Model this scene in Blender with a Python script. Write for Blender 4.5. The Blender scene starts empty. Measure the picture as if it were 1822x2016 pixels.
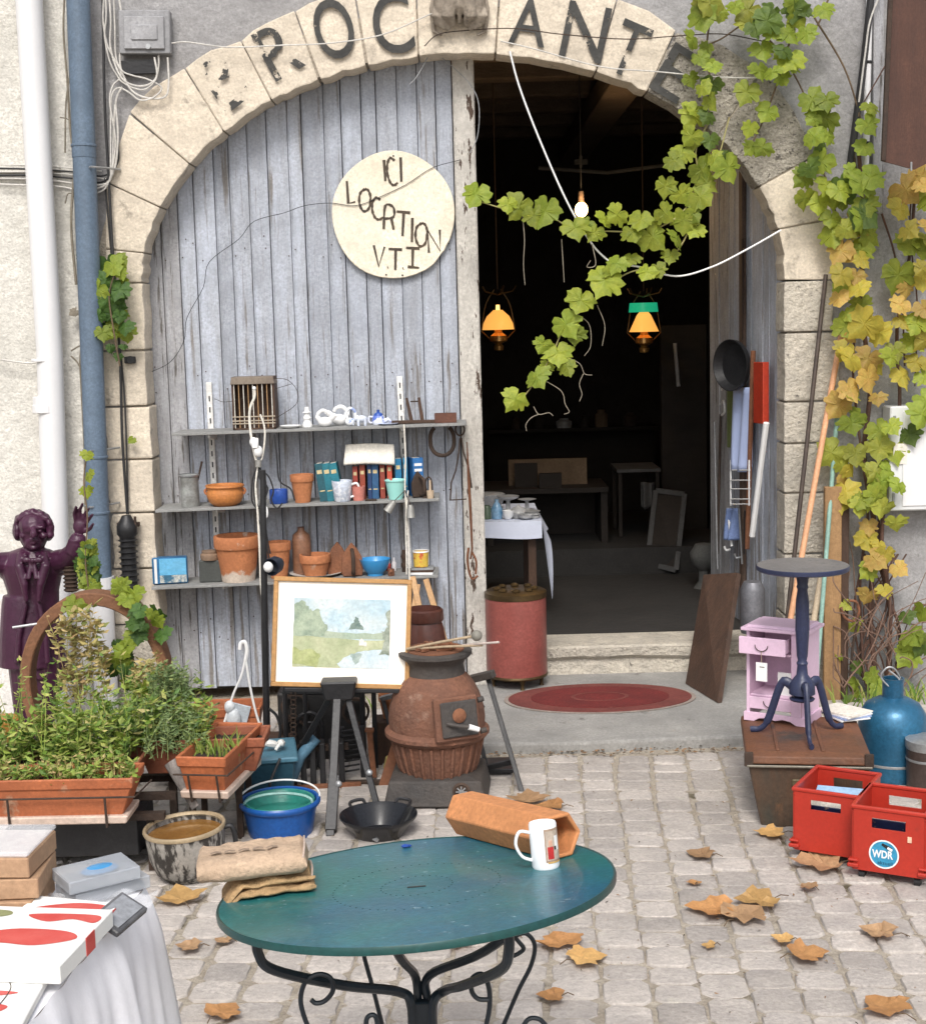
import bpy, bmesh, math, random
from mathutils import Matrix, Vector, noise
R = math.radians; PI = math.pi
sc = bpy.context.scene; C = sc.collection
# ---------------------------------------------------------------- camera, light
F = 2930.; CX = 911.; CY = 1007.5; EYE = 1.75; PITCH = R(7.5); ROLL = R(-1.5)
cam = bpy.data.cameras.new('camera'); co = bpy.data.objects.new('camera', cam); C.objects.link(co)
cam.sensor_fit = 'HORIZONTAL'; cam.sensor_width = 36; cam.lens = 36 * F / 1822
cam.clip_start = .05; cam.clip_end = 500
co.matrix_world = Matrix.Translation((0, 0, EYE)) @ Matrix.Rotation(PI / 2 - PITCH, 4, 'X') @ Matrix.Rotation(ROLL, 4, 'Z')
sc.camera = co
SUN_EL, SUN_AZ = R(48), R(184)
w = bpy.data.worlds.new('World'); sc.world = w; w.use_nodes = True
nt = w.node_tree; bg = nt.nodes['Background']
sky = nt.nodes.new('ShaderNodeTexSky'); sky.sky_type = 'NISHITA'; sky.sun_disc = False
sky.sun_elevation = SUN_EL; sky.sun_rotation = SUN_AZ; sky.dust_density = 3.5; sky.ozone_density = 1.0
hs = nt.nodes.new('ShaderNodeHueSaturation'); hs.inputs['Saturation'].default_value = .38
nt.links.new(sky.outputs[0], hs.inputs['Color']); nt.links.new(hs.outputs[0], bg.inputs['Color'])
bg.inputs['Strength'].default_value = .125
sl = bpy.data.lights.new('sun', 'SUN'); sl.energy = 1.5; sl.angle = R(20); sl.color = (1, .955, .89)
so = bpy.data.objects.new('sun', sl); C.objects.link(so)
# sky rotation is clockwise from +Y: sun direction
sd = Vector((math.sin(SUN_AZ) * math.cos(SUN_EL), math.cos(SUN_AZ) * math.cos(SUN_EL), math.sin(SUN_EL)))
so.rotation_euler = sd.to_track_quat('Z', 'Y').to_euler()
sc.view_settings.view_transform = 'Standard'; sc.view_settings.look = 'None'
sc.view_settings.gamma = 1; sc.view_settings.exposure = .70
sc.view_settings.use_curve_mapping = False

# ---------------------------------------------------------------- picture <-> place
def ray(U, V):
    d = Vector(((U - CX) / F, -(V - CY) / F, -1.))
    return co.matrix_world.to_3x3() @ d
def W(U, V, Y):                      # point of the vertical plane at distance Y
    d = ray(U, V); t = Y / d.y; return Vector((d.x * t, Y, EYE + d.z * t))
def G(U, V, z=0.):                   # point of the level plane at height z
    d = ray(U, V); t = (z - EYE) / d.z; return Vector((d.x * t, d.y * t, z))
def mpp(Y): return Y / F
FY = 6.6

# ---------------------------------------------------------------- mesh builder
def frame(p, d, up=(0, 0, 1)):
    z = Vector(d).normalized(); u = Vector(up)
    if abs(z.dot(u)) > .98: u = Vector((0, 1, 0))
    x = u.cross(z).normalized(); y = z.cross(x)
    m = Matrix((x, y, z)).transposed().to_4x4(); m.translation = Vector(p); return m
def T(x=0, y=0, z=0): return Matrix.Translation((x, y, z))
def Rz(a): return Matrix.Rotation(a, 4, 'Z')
def Rx(a): return Matrix.Rotation(a, 4, 'X')
def Ry(a): return Matrix.Rotation(a, 4, 'Y')
class MB:
    def __init__(s): s.v = []; s.f = []; s.M = Matrix(); s.m = []; s.mi = 0
    def add(s, vs, fs):
        o = len(s.v); s.v += [s.M @ Vector(p) for p in vs]
        s.f += [tuple(i + o for i in f) for f in fs]; s.m += [s.mi] * len(fs); return s
    def box(s, c, d, rot=None, taper=1.):
        x, y, z = d[0] / 2, d[1] / 2, d[2] / 2; t = taper
        vs = [Vector(p) for p in ((-x, -y, -z), (x, -y, -z), (x, y, -z), (-x, y, -z), (-x * t, -y * t, z), (x * t, -y * t, z), (x * t, y * t, z), (-x * t, y * t, z))]
        if rot is not None: vs = [rot @ p for p in vs]
        return s.add([p + Vector(c) for p in vs], [(0, 3, 2, 1), (4, 5, 6, 7), (0, 1, 5, 4), (1, 2, 6, 5), (2, 3, 7, 6), (3, 0, 4, 7)])
    def lathe(s, prof, n=24, c=(0, 0, 0), M=None, caps=True, sy=1., arc=2 * PI):
        full = arc > 6.28; k = n if full else n + 1
        vs = []; fs = []
        for r, z in prof:
            for i in range(k):
                a = arc * i / n; vs.append(Vector((r * math.cos(a), r * math.sin(a) * sy, z)))
        for j in range(len(prof) - 1):
            for i in range(n):
                i2 = (i + 1) % k if full else i + 1
                fs.append((j * k + i, j * k + i2, (j + 1) * k + i2, (j + 1) * k + i))
        if caps and full:
            if prof[0][0] > 1e-4: fs.append(tuple(range(k))[::-1])
            if prof[-1][0] > 1e-4: fs.append(tuple((len(prof) - 1) * k + i for i in range(k)))
        M = T(*c) @ (M or Matrix()); return s.add([M @ v for v in vs], fs)
    def cyl(s, p0, p1, r0, r1=None, n=12):
        p0 = Vector(p0); p1 = Vector(p1); r1 = r0 if r1 is None else r1
        return s.lathe([(r0, 0), (r1, (p1 - p0).length)], n, M=frame(p0, p1 - p0))
    def tube(s, pts, r, n=8, close=False, flat=1.):
        pts = [Vector(p) for p in pts]; N = len(pts); rs = r if isinstance(r, (list, tuple)) else [r] * N
        vs = []; fs = []; px = None
        for i, p in enumerate(pts):
            a = pts[(i - 1) % N] if (close or i > 0) else p; b = pts[(i + 1) % N] if (close or i < N - 1) else p
            d = (b - a); d = d.normalized() if d.length > 1e-9 else Vector((0, 0, 1))
            if px is None:
                u = Vector((0, 0, 1)) if abs(d.z) < .9 else Vector((0, 1, 0)); px = u.cross(d).normalized()
            else:
                px = px - d * px.dot(d); px = px.normalized() if px.length > 1e-6 else d.orthogonal().normalized()
            py = d.cross(px)
            for k in range(n):
                t = 2 * PI * k / n; vs.append(p + (px * math.cos(t) * flat + py * math.sin(t)) * rs[i])
        for i in range(N if close else N - 1):
            j = (i + 1) % N
            for k in range(n): fs.append((i * n + k, i * n + (k + 1) % n, j * n + (k + 1) % n, j * n + k))
        if not close: fs.append(tuple(range(n))[::-1]); fs.append(tuple((N - 1) * n + k for k in range(n)))
        return s.add(vs, fs)
    def ball(s, c, r, n=12, m=8):
        rx, ry, rz = r if isinstance(r, (tuple, list)) else (r, r, r)
        prof = [(max(1e-5, math.sin(PI * j / m)), -math.cos(PI * j / m)) for j in range(m + 1)]
        M = Matrix.Translation(c) @ Matrix.Diagonal((rx, ry, rz, 1))
        return s.lathe(prof, n, M=M)
    def prism(s, poly, h, M=None):   # poly in local xy, extruded along z by h
        n = len(poly); M = M or Matrix()
        a = sum(poly[i][0] * poly[(i + 1) % n][1] - poly[(i + 1) % n][0] * poly[i][1] for i in range(n))
        if a < 0: poly = poly[::-1]
        vs = [M @ Vector((x, y, 0)) for x, y in poly] + [M @ Vector((x, y, h)) for x, y in poly]
        fs = [tuple(range(n))[::-1], tuple(range(n, 2 * n))] + [(i, (i + 1) % n, n + (i + 1) % n, n + i) for i in range(n)]
        return s.add(vs, fs)
    def grid(s, fn, nu, nv, thick=0.):
        vs = [Vector(fn(i / nu, j / nv)) for j in range(nv + 1) for i in range(nu + 1)]; k = nu + 1
        fs = [(j * k + i, j * k + i + 1, (j + 1) * k + i + 1, (j + 1) * k + i) for j in range(nv) for i in range(nu)]
        return s.add(vs, fs)
def mesh_of(mb, name, mats, smooth=False, bevel=0, seg=1, tri=False):
    me = bpy.data.meshes.new(name); me.from_pydata([tuple(v) for v in mb.v], [], mb.f)
    for m in (mats if isinstance(mats, (list, tuple)) else [mats]): me.materials.append(m)
    if any(mb.m):
        for p, i in zip(me.polygons, mb.m): p.material_index = i
    if bevel or tri:
        bm = bmesh.new(); bm.from_mesh(me)
        if bevel:
            es = [e for e in bm.edges if len(e.link_faces) == 2 and e.calc_face_angle(0) > .6]
            bmesh.ops.bevel(bm, geom=es, offset=bevel, segments=seg, affect='EDGES', profile=.6)
        bm.to_mesh(me); bm.free()
    if smooth:
        me.polygons.foreach_set('use_smooth', [True] * len(me.polygons))
        try: me.set_sharp_from_angle(angle=R(42))
        except Exception: pass
    me.update(); return me
def rootloc(o):
    while o.parent: o = o.parent
    return o.location
def part(name, mb, mat, parent, smooth=False, bevel=0, ww=False, label=None, stuff=False, solid=0, seg=1):
    if ww:
        L = Vector(rootloc(parent)); mb.v = [v - L for v in mb.v]
    me = mesh_of(mb, name, mat, smooth, bevel, seg); o = bpy.data.objects.new(name, me); C.objects.link(o); o.parent = parent
    if solid:
        md = o.modifiers.new('solid', 'SOLIDIFY'); md.thickness = solid; md.offset = 0
    if label: o['label'] = label
    if stuff: o['kind'] = 'stuff'
    return o
def tag(o, label=None, cat=None, group=None, kind=None):
    if label: o['label'] = label
    if cat: o['category'] = cat
    if group: o['group'] = group
    if kind: o['kind'] = kind
    return o
def thing(name, label, cat, loc=(0, 0, 0), rz=0., group=None):
    o = bpy.data.objects.new(name, None); C.objects.link(o); o.location = loc; o.empty_display_size = .05
    o.rotation_euler = (0, 0, rz) if not isinstance(rz, tuple) else rz
    return tag(o, label, cat, group)
def solo(name, label, cat, mb, mat, loc=(0, 0, 0), rz=0., group=None, smooth=False, bevel=0, kind=None, ww=False, solid=0, seg=1):
    if ww: L = Vector(loc); mb.v = [v - L for v in mb.v]
    me = mesh_of(mb, name, mat, smooth, bevel, seg); o = bpy.data.objects.new(name, me); C.objects.link(o)
    o.location = loc; o.rotation_euler = (0, 0, rz) if not isinstance(rz, tuple) else rz
    if solid:
        md = o.modifiers.new('solid', 'SOLIDIFY'); md.thickness = solid; md.offset = 0
    return tag(o, label, cat, group, kind)
def inst(name, me, parent, M, label=None):
    o = bpy.data.objects.new(name, me); C.objects.link(o); o.parent = parent; o.matrix_local = M
    if label: o['label'] = label
    return o
def bez(pts, n=8, close=False):      # catmull-rom through points
    P = [Vector(p) for p in pts]; out = []; N = len(P)
    for i in range(N if close else N - 1):
        p1, p2 = P[i], P[(i + 1) % N]
        p0 = P[(i - 1) % N] if (close or i > 0) else p1 * 2 - p2; p3 = P[(i + 2) % N] if (close or i + 2 < N) else p2 * 2 - p1
        for k in range(n):
            t = k / n; out.append(.5 * ((2 * p1) + (p2 - p0) * t + (2 * p0 - 5 * p1 + 4 * p2 - p3) * t * t + (3 * p1 - p0 - 3 * p2 + p3) * t ** 3))
    if not close: out.append(P[-1])
    return out

# ---------------------------------------------------------------- materials
def pm(name, c1, c2=None, sc=6, rough=.7, metal=0., bump=.15, bsc=40, st=(1, 1, 1), c3=None, s3=3, t3=.6, w3=.06, rnd=0., trans=0., alpha=1., coat=0., emit=None, es=0., det=6, t2=.5, w2=.25, island=None, st3=None, trl=0., bst=None, zg=None, ior=1.45, grit=.16):
    m = bpy.data.materials.new(name); m.use_nodes = True; t = m.node_tree; N = t.nodes; L = t.links
    b = N['Principled BSDF']; b.inputs['Roughness'].default_value = rough; b.inputs['Metallic'].default_value = metal
    b.inputs['IOR'].default_value = ior
    if trans: b.inputs['Transmission Weight'].default_value = trans
    if coat: b.inputs['Coat Weight'].default_value = coat; b.inputs['Coat Roughness'].default_value = .08
    if alpha < 1: b.inputs['Alpha'].default_value = alpha
    tc = N.new('ShaderNodeTexCoord')
    oi = N.new('ShaderNodeObjectInfo')
    off = N.new('ShaderNodeVectorMath'); off.operation = 'MULTIPLY_ADD'
    L.new(oi.outputs['Random'], off.inputs[0]); off.inputs[1].default_value = (37, 19, 53)
    L.new(tc.outputs['Object'], off.inputs[2])
    def mp(s):
        n = N.new('ShaderNodeMapping'); n.inputs['Scale'].default_value = s; L.new(off.outputs[0], n.inputs[0]); return n.outputs[0]
    v = mp(st)
    def noi(s, vec, d=det, ro=.6):
        n = N.new('ShaderNodeTexNoise'); n.inputs['Scale'].default_value = s; n.inputs['Detail'].default_value = d; n.inputs['Roughness'].default_value = ro
        L.new(vec, n.inputs['Vector']); return n.outputs['Fac']
    def rng(x, a, c):
        n = N.new('ShaderNodeMapRange'); n.inputs[1].default_value = a; n.inputs[2].default_value = c; L.new(x, n.inputs[0]); return n.outputs[0]
    def mix(f, a, c):
        n = N.new('ShaderNodeMix'); n.data_type = 'RGBA'; L.new(f, n.inputs[0])
        for s_, x in ((6, a), (7, c)):
            if isinstance(x, tuple): n.inputs[s_].default_value = (*x, 1)
            else: L.new(x, n.inputs[s_])
        return n.outputs[2]
    col = c1
    if c2: col = mix(rng(noi(sc, v), t2 - w2, t2 + w2), c1, c2)
    if island:
        g = N.new('ShaderNodeNewGeometry'); cr = N.new('ShaderNodeValToRGB'); L.new(g.outputs['Random Per Island'], cr.inputs[0])
        e = cr.color_ramp.elements
        for i, c in enumerate(island):
            el = e[i] if i < 2 else e.new(1)
            el.position = i / (len(island) - 1) if len(island) > 1 else 0; el.color = (*c, 1)
        for i in range(len(island)): e[i].position = i / max(1, len(island) - 1)
        for i, c in enumerate(island): e[i].color = (*c, 1)
        col = cr.outputs[0]
    if c3:
        fc = noi(s3, mp(st3) if st3 else v, 8, .65)
        if zg:
            sx_ = N.new('ShaderNodeSeparateXYZ'); L.new(tc.outputs['Object'], sx_.inputs[0]); q = N.new('ShaderNodeMapRange'); q.inputs[1].default_value = zg[0]; q.inputs[2].default_value = zg[1]; q.inputs[3].default_value = zg[2]; q.inputs[4].default_value = 0; L.new(sx_.outputs[2], q.inputs[0])
            ad = N.new('ShaderNodeMath'); L.new(fc, ad.inputs[0]); L.new(q.outputs[0], ad.inputs[1]); fc = ad.outputs[0]
        col = mix(rng(fc, t3, t3 + w3), col, c3)
    if grit:
        gn = rng(noi(85, off.outputs[0], 4, .7), .3, .7); g2 = rng(noi(7.5, off.outputs[0], 8, .7), .25, .75)
        ml = N.new('ShaderNodeMath'); ml.operation = 'MULTIPLY'; L.new(gn, ml.inputs[0]); L.new(g2, ml.inputs[1]); h = N.new('ShaderNodeHueSaturation')
        if isinstance(col, tuple): h.inputs['Color'].default_value = (*col, 1)
        else: L.new(col, h.inputs['Color'])
        q = N.new('ShaderNodeMapRange'); q.inputs[3].default_value = 1 - grit * 1.6; q.inputs[4].default_value = 1 + grit; q.inputs[2].default_value = .6; L.new(ml.outputs[0], q.inputs[0]); L.new(q.outputs[0], h.inputs['Value']); col = h.outputs[0]
    if rnd:
        h = N.new('ShaderNodeHueSaturation')
        if isinstance(col, tuple): h.inputs['Color'].default_value = (*col, 1)
        else: L.new(col, h.inputs['Color'])
        q = N.new('ShaderNodeMapRange'); q.inputs[3].default_value = 1 - rnd; q.inputs[4].default_value = 1 + rnd; L.new(oi.outputs['Random'], q.inputs[0]); L.new(q.outputs[0], h.inputs['Value'])
        col = h.outputs[0]
    if isinstance(col, tuple): b.inputs['Base Color'].default_value = (*col, 1)
    else: L.new(col, b.inputs['Base Color'])
    if bump:
        bn = N.new('ShaderNodeBump'); bn.inputs['Strength'].default_value = min(1, bump); bn.inputs['Distance'].default_value = .01 * max(1, bump)
        L.new(noi(bsc, mp(bst) if bst else v, 8, .62), bn.inputs['Height']); L.new(bn.outputs[0], b.inputs['Normal'])
    if emit: b.inputs['Emission Color'].default_value = (*emit, 1); b.inputs['Emission Strength'].default_value = es
    if trl:
        tr = N.new('ShaderNodeBsdfTranslucent'); ms = N.new('ShaderNodeMixShader'); ms.inputs[0].default_value = trl
        if isinstance(col, tuple): tr.inputs[0].default_value = (*col, 1)
        else: L.new(col, tr.inputs[0])
        L.new(b.outputs[0], ms.inputs[1]); L.new(tr.outputs[0], ms.inputs[2]); L.new(ms.outputs[0], N['Material Output'].inputs[0])
    m['_'] = 1
    return m
rn = random.Random(7)
def U_(a, b): return rn.uniform(a, b)
# ================================================================ materials of the place
m_cob = pm('cobble_stone', (.48, .435, .395), (.36, .33, .31), sc=9, rough=.75, bump=.7, bsc=45, c3=(.46, .43, .38), s3=14, t3=.6, w3=.12, rnd=.17)
m_mort = pm('joint_sand', (.46, .41, .34), (.30, .255, .20), sc=16, rough=.95, bump=1.2, bsc=60, c3=(.10, .085, .05), s3=7, t3=.60, w3=.1)
m_slab = pm('worn_concrete', (.33, .32, .30), (.24, .235, .225), sc=4, rough=.85, bump=.5, bsc=35, c3=(.16, .15, .14), s3=9, t3=.62, w3=.08)
m_plas = pm('grey_plaster', (.35, .345, .35), (.27, .262, .26), sc=2.2, rough=.9, bump=1.1, bsc=22, c3=(.20, .195, .19), s3=7, t3=.62, w3=.14)
m_beige = pm('beige_render', (.70, .68, .63), (.58, .56, .51), sc=2.5, rough=.9, bump=1.3, bsc=26, c3=(.30, .28, .25), s3=7, t3=.62, w3=.12)
m_stone = pm('limestone', (.68, .60, .485), (.56, .49, .40), sc=4, rough=.88, bump=.9, bsc=24, c3=(.28, .245, .20), s3=9, t3=.60, w3=.12, rnd=.08)
m_stonew = pm('weathered_limestone', (.60, .545, .455), (.43, .395, .34), sc=14, rough=.92, bump=2.2, bsc=38, c3=(.13, .12, .105), s3=24, t3=.62, w3=.1, rnd=.08)
m_crumb = pm('crumbling_limestone', (.50, .455, .385), (.29, .265, .23), sc=30, rough=.95, bump=3.5, bsc=26, c3=(.14, .125, .11), s3=42, t3=.57, w3=.05, grit=.25)
m_paintb = pm('blue_grey_paint', (.45, .485, .56), (.37, .39, .435), sc=5, rough=.62, bump=.8, bsc=18, st=(5, 5, .5), c3=(.215, .20, .19), s3=4, t3=.575, w3=.09, rnd=.15, st3=(8, 8, .45), zg=(.3, 1.7, .085), w2=.15)
m_paintw = pm('worn_grey_boards', (.40, .405, .43), (.31, .305, .31), sc=5, rough=.75, bump=.7, bsc=22, st=(6, 6, .5), c3=(.12, .11, .10), s3=6, t3=.56, w3=.06, rnd=.10, st3=(10, 10, .6))
m_flake = pm('flaking_cream_paint', (.64, .61, .56), (.50, .47, .43), sc=9, rough=.8, bump=1.5, bsc=40, st=(2, 2, .5), c3=(.09, .06, .045), s3=9, t3=.585, w3=.02, st3=(3, 3, .7))
m_groove = pm('dark_wood_edge', (.05, .045, .042), rough=.9)
m_dark = pm('dark_room_wall', (.055, .046, .040), (.030, .026, .023), sc=2, rough=.95, bump=.8, bsc=12)  # the room's darkness is put into its wall and floor colours
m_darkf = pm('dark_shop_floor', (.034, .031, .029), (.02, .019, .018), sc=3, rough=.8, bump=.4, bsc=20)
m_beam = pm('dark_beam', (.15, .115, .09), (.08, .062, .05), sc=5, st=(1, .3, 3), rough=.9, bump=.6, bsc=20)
m_cblk = pm('black_cable', (.022, .022, .024), rough=.55, bump=0)
m_cwht = pm('pale_cable', (.62, .60, .56), (.48, .46, .43), sc=8, rough=.5, bump=0)
m_letter = None
def letter_mat():
    m = pm('worn_black_paint', (.035, .035, .035), (.07, .068, .062), sc=12, rough=.8, bump=.4, bsc=40)
    t = m.node_tree; N = t.nodes; b = N['Principled BSDF']
    tc = N.new('ShaderNodeTexCoord'); n = N.new('ShaderNodeTexNoise'); n.inputs['Scale'].default_value = 11; n.inputs['Detail'].default_value = 8; n.inputs['Roughness'].default_value = .62
    t.links.new(tc.outputs['Object'], n.inputs[0])
    oi = N.new('ShaderNodeObjectInfo'); sep = N.new('ShaderNodeSeparateColor'); t.links.new(oi.outputs['Color'], sep.inputs[0])
    g = N.new('ShaderNodeMath'); g.operation = 'LESS_THAN'; t.links.new(n.outputs['Fac'], g.inputs[0]); t.links.new(sep.outputs[0], g.inputs[1])
    t.links.new(g.outputs[0], b.inputs['Alpha']); return m
m_letter = letter_mat()

# ================================================================ ground, setting
g = MB(); g.box((0, 0, -.029), (60, 60, .063)); 
ground = solo('ground', None, None, g, m_mort, kind='structure')
# cobbles: rows run away from the camera 3.8 degrees to the right
ca = R(-3.83); ROT = Rz(ca)
def cob_mesh(seed, w, l, h=.05):
    r = random.Random(seed); n = 16; vs = []
    def ring(k, z):
        out = []
        for i in range(n):
            a = 2 * PI * i / n + .2; c, s_ = math.cos(a), math.sin(a); p = 11
            q = (abs(c) ** p + abs(s_) ** p) ** (-1 / p)
            out.append((c * q * w / 2 * k * jit[i], s_ * q * l / 2 * k * jit[i], z))
        return out
    jit = [1 + r.uniform(-.035, .03) for _ in range(n)]
    m = MB(); v = ring(1., -.03) + ring(1., h * .25 - .03) + ring(.985, h * .42 - .024) + ring(.93, h * .51 - .024) + [(0, 0, h * .54 - .0235)]
    fs = []
    for j in range(3):
        for i in range(n): fs.append((j * n + i, j * n + (i + 1) % n, (j + 1) * n + (i + 1) % n, (j + 1) * n + i))
    for i in range(n): fs.append((3 * n + i, 3 * n + (i + 1) % n, 4 * n))
    m.add(v, fs); return m
CW = .131
cms = []
for k in range(12):
    l = [.10, .115, .13, .12, .145, .105][k % 6]
    cms.append((l, cob_mesh(k, CW * .955, l * .965)))
cmesh = [(l, mesh_of(m, 'cobble', m_cob, smooth=True)) for l, m in cms]
cobs = []
for ix in range(-22, 26):
    y = -6 + rn.random() * .1; 
    while y < 7.6:
        k = rn.randrange(12); l = cmesh[k][0]; p = ROT @ Vector((ix * CW + .010 * math.sin(y * 2.1 + ix * .35) + .006 * math.sin(y * 5.3 + ix), y + l / 2, 0)); y += l
        X, Y = p.x, p.y
        if Y < 1.5 or Y > 6.5: continue
        if abs(X) > Y * .36 + .5: continue
        if Y > 5.72 and -.1 < X < 1.3: continue
        cobs.append((k, X, Y))
def vis(X, Y):
    # how large / uncovered a cobble shows: the free paving is right of the table and below it
    U0 = CX + X / Y * F
    s = 1 / Y
    if Y < 3.3 or U0 < 330 or U0 > 1850: s *= .1
    if X < -.1 and Y > 4.2: s *= .3
    if X > 1.1 and Y > 4.7: s *= .3
    return s
cobs.sort(key=lambda c: -vis(c[1], c[2]))
cst = MB()
for i, (k, X, Y) in enumerate(cobs):
    M = T(X, Y, .0065 + U_(-.003, .0035)) @ ROT @ Rz(U_(-.035, .035)) @ Rx(U_(-.02, .02)) @ Ry(U_(-.02, .02)) @ Matrix.Diagonal((1 + U_(-.05, .03), 1 + U_(-.03, .03), 1, 1))
    if i < 300: inst('cobble', cmesh[k][1], ground, M)
    else: cst.M = M; cst.add(cms[k][1].v, cms[k][1].f)
part('cobbles', cst, m_cob, ground, smooth=True, stuff=True)

# ================================================================ the shop building
ACX, AZ0 = .03, W(911, 556, FY).z
AL, AR = W(278, 556, FY).x, W(1544, 556, FY).x
ACX = (AL + AR) / 2; AW = (AR - AL) / 2; AH = W(920, 104, FY).z - AZ0
def arch(t, k=0.): return (ACX - (AW + k) * math.cos(t), AZ0 + (AH + k) * math.sin(t))
def archz(x, k=0.):
    q = 1 - ((x - ACX) / (AW + k)) ** 2
    return AZ0 + (AH + k) * math.sqrt(q) if q > 0 else AZ0
shop = thing('shop_building', 'grey plastered shop front with a pale stone arch lettered for a second hand dealer', 'building', (0, FY, 0))
LX = W(207, 900, FY).x; RXJ = W(1640, 900, FY).x
wl = MB()
k = .12; nseg = 40
xs = [LX - .02, AL - k] + [ACX - (AW + k) * math.cos(PI * i / nseg) for i in range(1, nseg)] + [AR + k, 3.9]
YP = FY + .018
def wallz(x):
    if x <= AL - k + 1e-6 or x >= AR + k - 1e-6: return 0.
    return archz(x, k)
for a, b in zip(xs[:-1], xs[1:]):
    za, zb = (0, 0) if (a < AL - k + 1e-4 and b <= AL - k + 1e-4) or a >= AR + k - 1e-4 else (archz(a, k), archz(b, k))
    wl.add([(a, YP, za), (b, YP, zb), (b, YP, 5), (a, YP, 5), (a, YP + .3, za), (b, YP + .3, zb), (b, YP + .3, 5), (a, YP + .3, 5)],
           [(0, 1, 2, 3), (5, 4, 7, 6), (0, 4, 5, 1), (3, 2, 6, 7)])
part('plaster_wall', wl, m_plas, shop, ww=True)
# voussoirs: (inner joint pixel, outer joint pixel)
J = [((277, 556), (207, 556)), ((281, 497), (208, 490)), ((297, 403), (209, 358)), ((357, 315), (255, 223)), ((440, 258), (363, 135)),
     ((524, 187), (474, 81)), ((621, 147), (580, 21)), ((727, 136), (698, -12)), ((824, 112), (818, -46)), ((975, 105), (985, -48)), ((1183, 124), (1215, -2)),
     ((1274, 179), (1330, 60)), ((1423, 262), (1500, 140)), ((1506, 363), (1600, 309)), ((1541, 449), (1636, 430)), ((1545, 551), (1636, 549))]
jp = []
for (a, b) in J:
    pa = W(*a, FY); pb = W(*b, FY); t = math.atan2((pa.z - AZ0) / AH, -(pa.x - ACX) / AW); t = t + 2 * PI if t < -1 else t; jp.append((t, pb))
RD = .17
def stone_block(poly, y0, y1, mat, name='arch_stone', bev=.006):
    m = MB(); m.prism(poly, y1 - y0, Matrix(((1, 0, 0, 0), (0, 0, 1, y0), (0, 1, 0, 0), (0, 0, 0, 1))))
    # reversed handedness of the xz plane: flip
    m.f = [f[::-1] for f in m.f]
    return part(name, m, mat, shop, ww=True, bevel=bev, seg=2)
for i in range(len(jp) - 1):
    (t0, o0), (t1, o1) = jp[i], jp[i + 1]; g_ = .004 / 1.2
    if i in (6,): g_ = .009
    t0 += g_ * .7; t1 -= g_ * .7
    inner = [arch(t0 + (t1 - t0) * q / 6, U_(-.006, .006) if 0 < q < 6 else 0) for q in range(7)]
    d = Vector((o1.x - o0.x, 0, o1.z - o0.z)); nrm = Vector((-d.z, 0, d.x)).normalized()
    outer = []
    for q in range(5):
        p = o0.lerp(o1, .008 + q / 4 * .984); bul = math.sin(PI * q / 4) * d.length * .07
        if 3 <= i: outer.append((p.x + nrm.x * bul, p.z + nrm.z * bul + U_(-.006, .006)))
        else: outer.append((p.x, p.z))
    poly = inner + outer[::-1]
    prd = .012 if i == 8 else U_(-.004, .004)
    stone_block(poly, FY - prd, FY + RD, m_crumb if i in (11, 12) else m_stone, bev=.006)
# mortar behind the stones so that joints are recessed
mo = MB()
for i in range(40):
    t0, t1 = .0 + PI * i / 40, PI * (i + 1) / 40
    a0, a1, b0, b1 = arch(t0, .012), arch(t1, .012), arch(t0, .2), arch(t1, .2)
    mo.add([(a0[0], FY + .008, a0[1]), (a1[0], FY + .008, a1[1]), (b1[0], FY + .008, b1[1]), (b0[0], FY + .008, b0[1]), (a0[0], FY + RD - .006, a0[1]), (a1[0], FY + RD - .006, a1[1])], [(0, 1, 2, 3)[::-1], (0, 4, 5, 1)[::-1]])
part('arch_mortar', mo, m_mort, shop, ww=True)
# jambs
def jamb(side, joints, mat):
    for a, b in zip(joints[:-1], joints[1:]):
        if side < 0: x0, x1 = LX + U_(-.004, .01), AL + U_(-.004, .006); rag = [(x0, 0)]
        else: x0, x1 = AR + U_(-.004, .004), RXJ + U_(-.05, .05)
        za, zb = a - .004, b + .004
        n = 5; poly = []
        L_ = [(x0 + (U_(-.008, .008) if side < 0 else U_(-.002, .002)), za + (zb - za) * q / n) for q in range(n + 1)]
        R_ = [(x1 + (U_(-.003, .003) if side < 0 else U_(-.015, .015)), za + (zb - za) * q / n) for q in range(n + 1)]
        stone_block(L_ + R_[::-1], FY + U_(-.006, .006), FY + RD, mat if b > .35 else m_stonew, 'jamb_stone', .008)
zj = lambda v, u: W(u, v, FY).z
jamb(-1, [zj(556, 240), zj(690, 240), zj(800, 240), zj(905, 240), zj(1010, 240), zj(1120, 240), zj(1230, 240), .0], m_stone)
jamb(1, [zj(551, 1590), zj(653, 1590), zj(790, 1590), zj(872, 1590), zj(970, 1590), zj(1090, 1590), zj(1210, 1590), .05], m_stonew)
mo = MB(); mo.box(((LX + AL) / 2, FY + .09, .92), (AL - LX - .02, .14, 1.84)); part('jamb_mortar', mo, m_mort, shop, ww=True)
mo = MB(); mo.box(((RXJ + AR) / 2 - .02, FY + .09, .92), (RXJ - AR - .07, .14, 1.84)); part('jamb_mortar', mo, m_mort, shop, ww=True)
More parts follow.
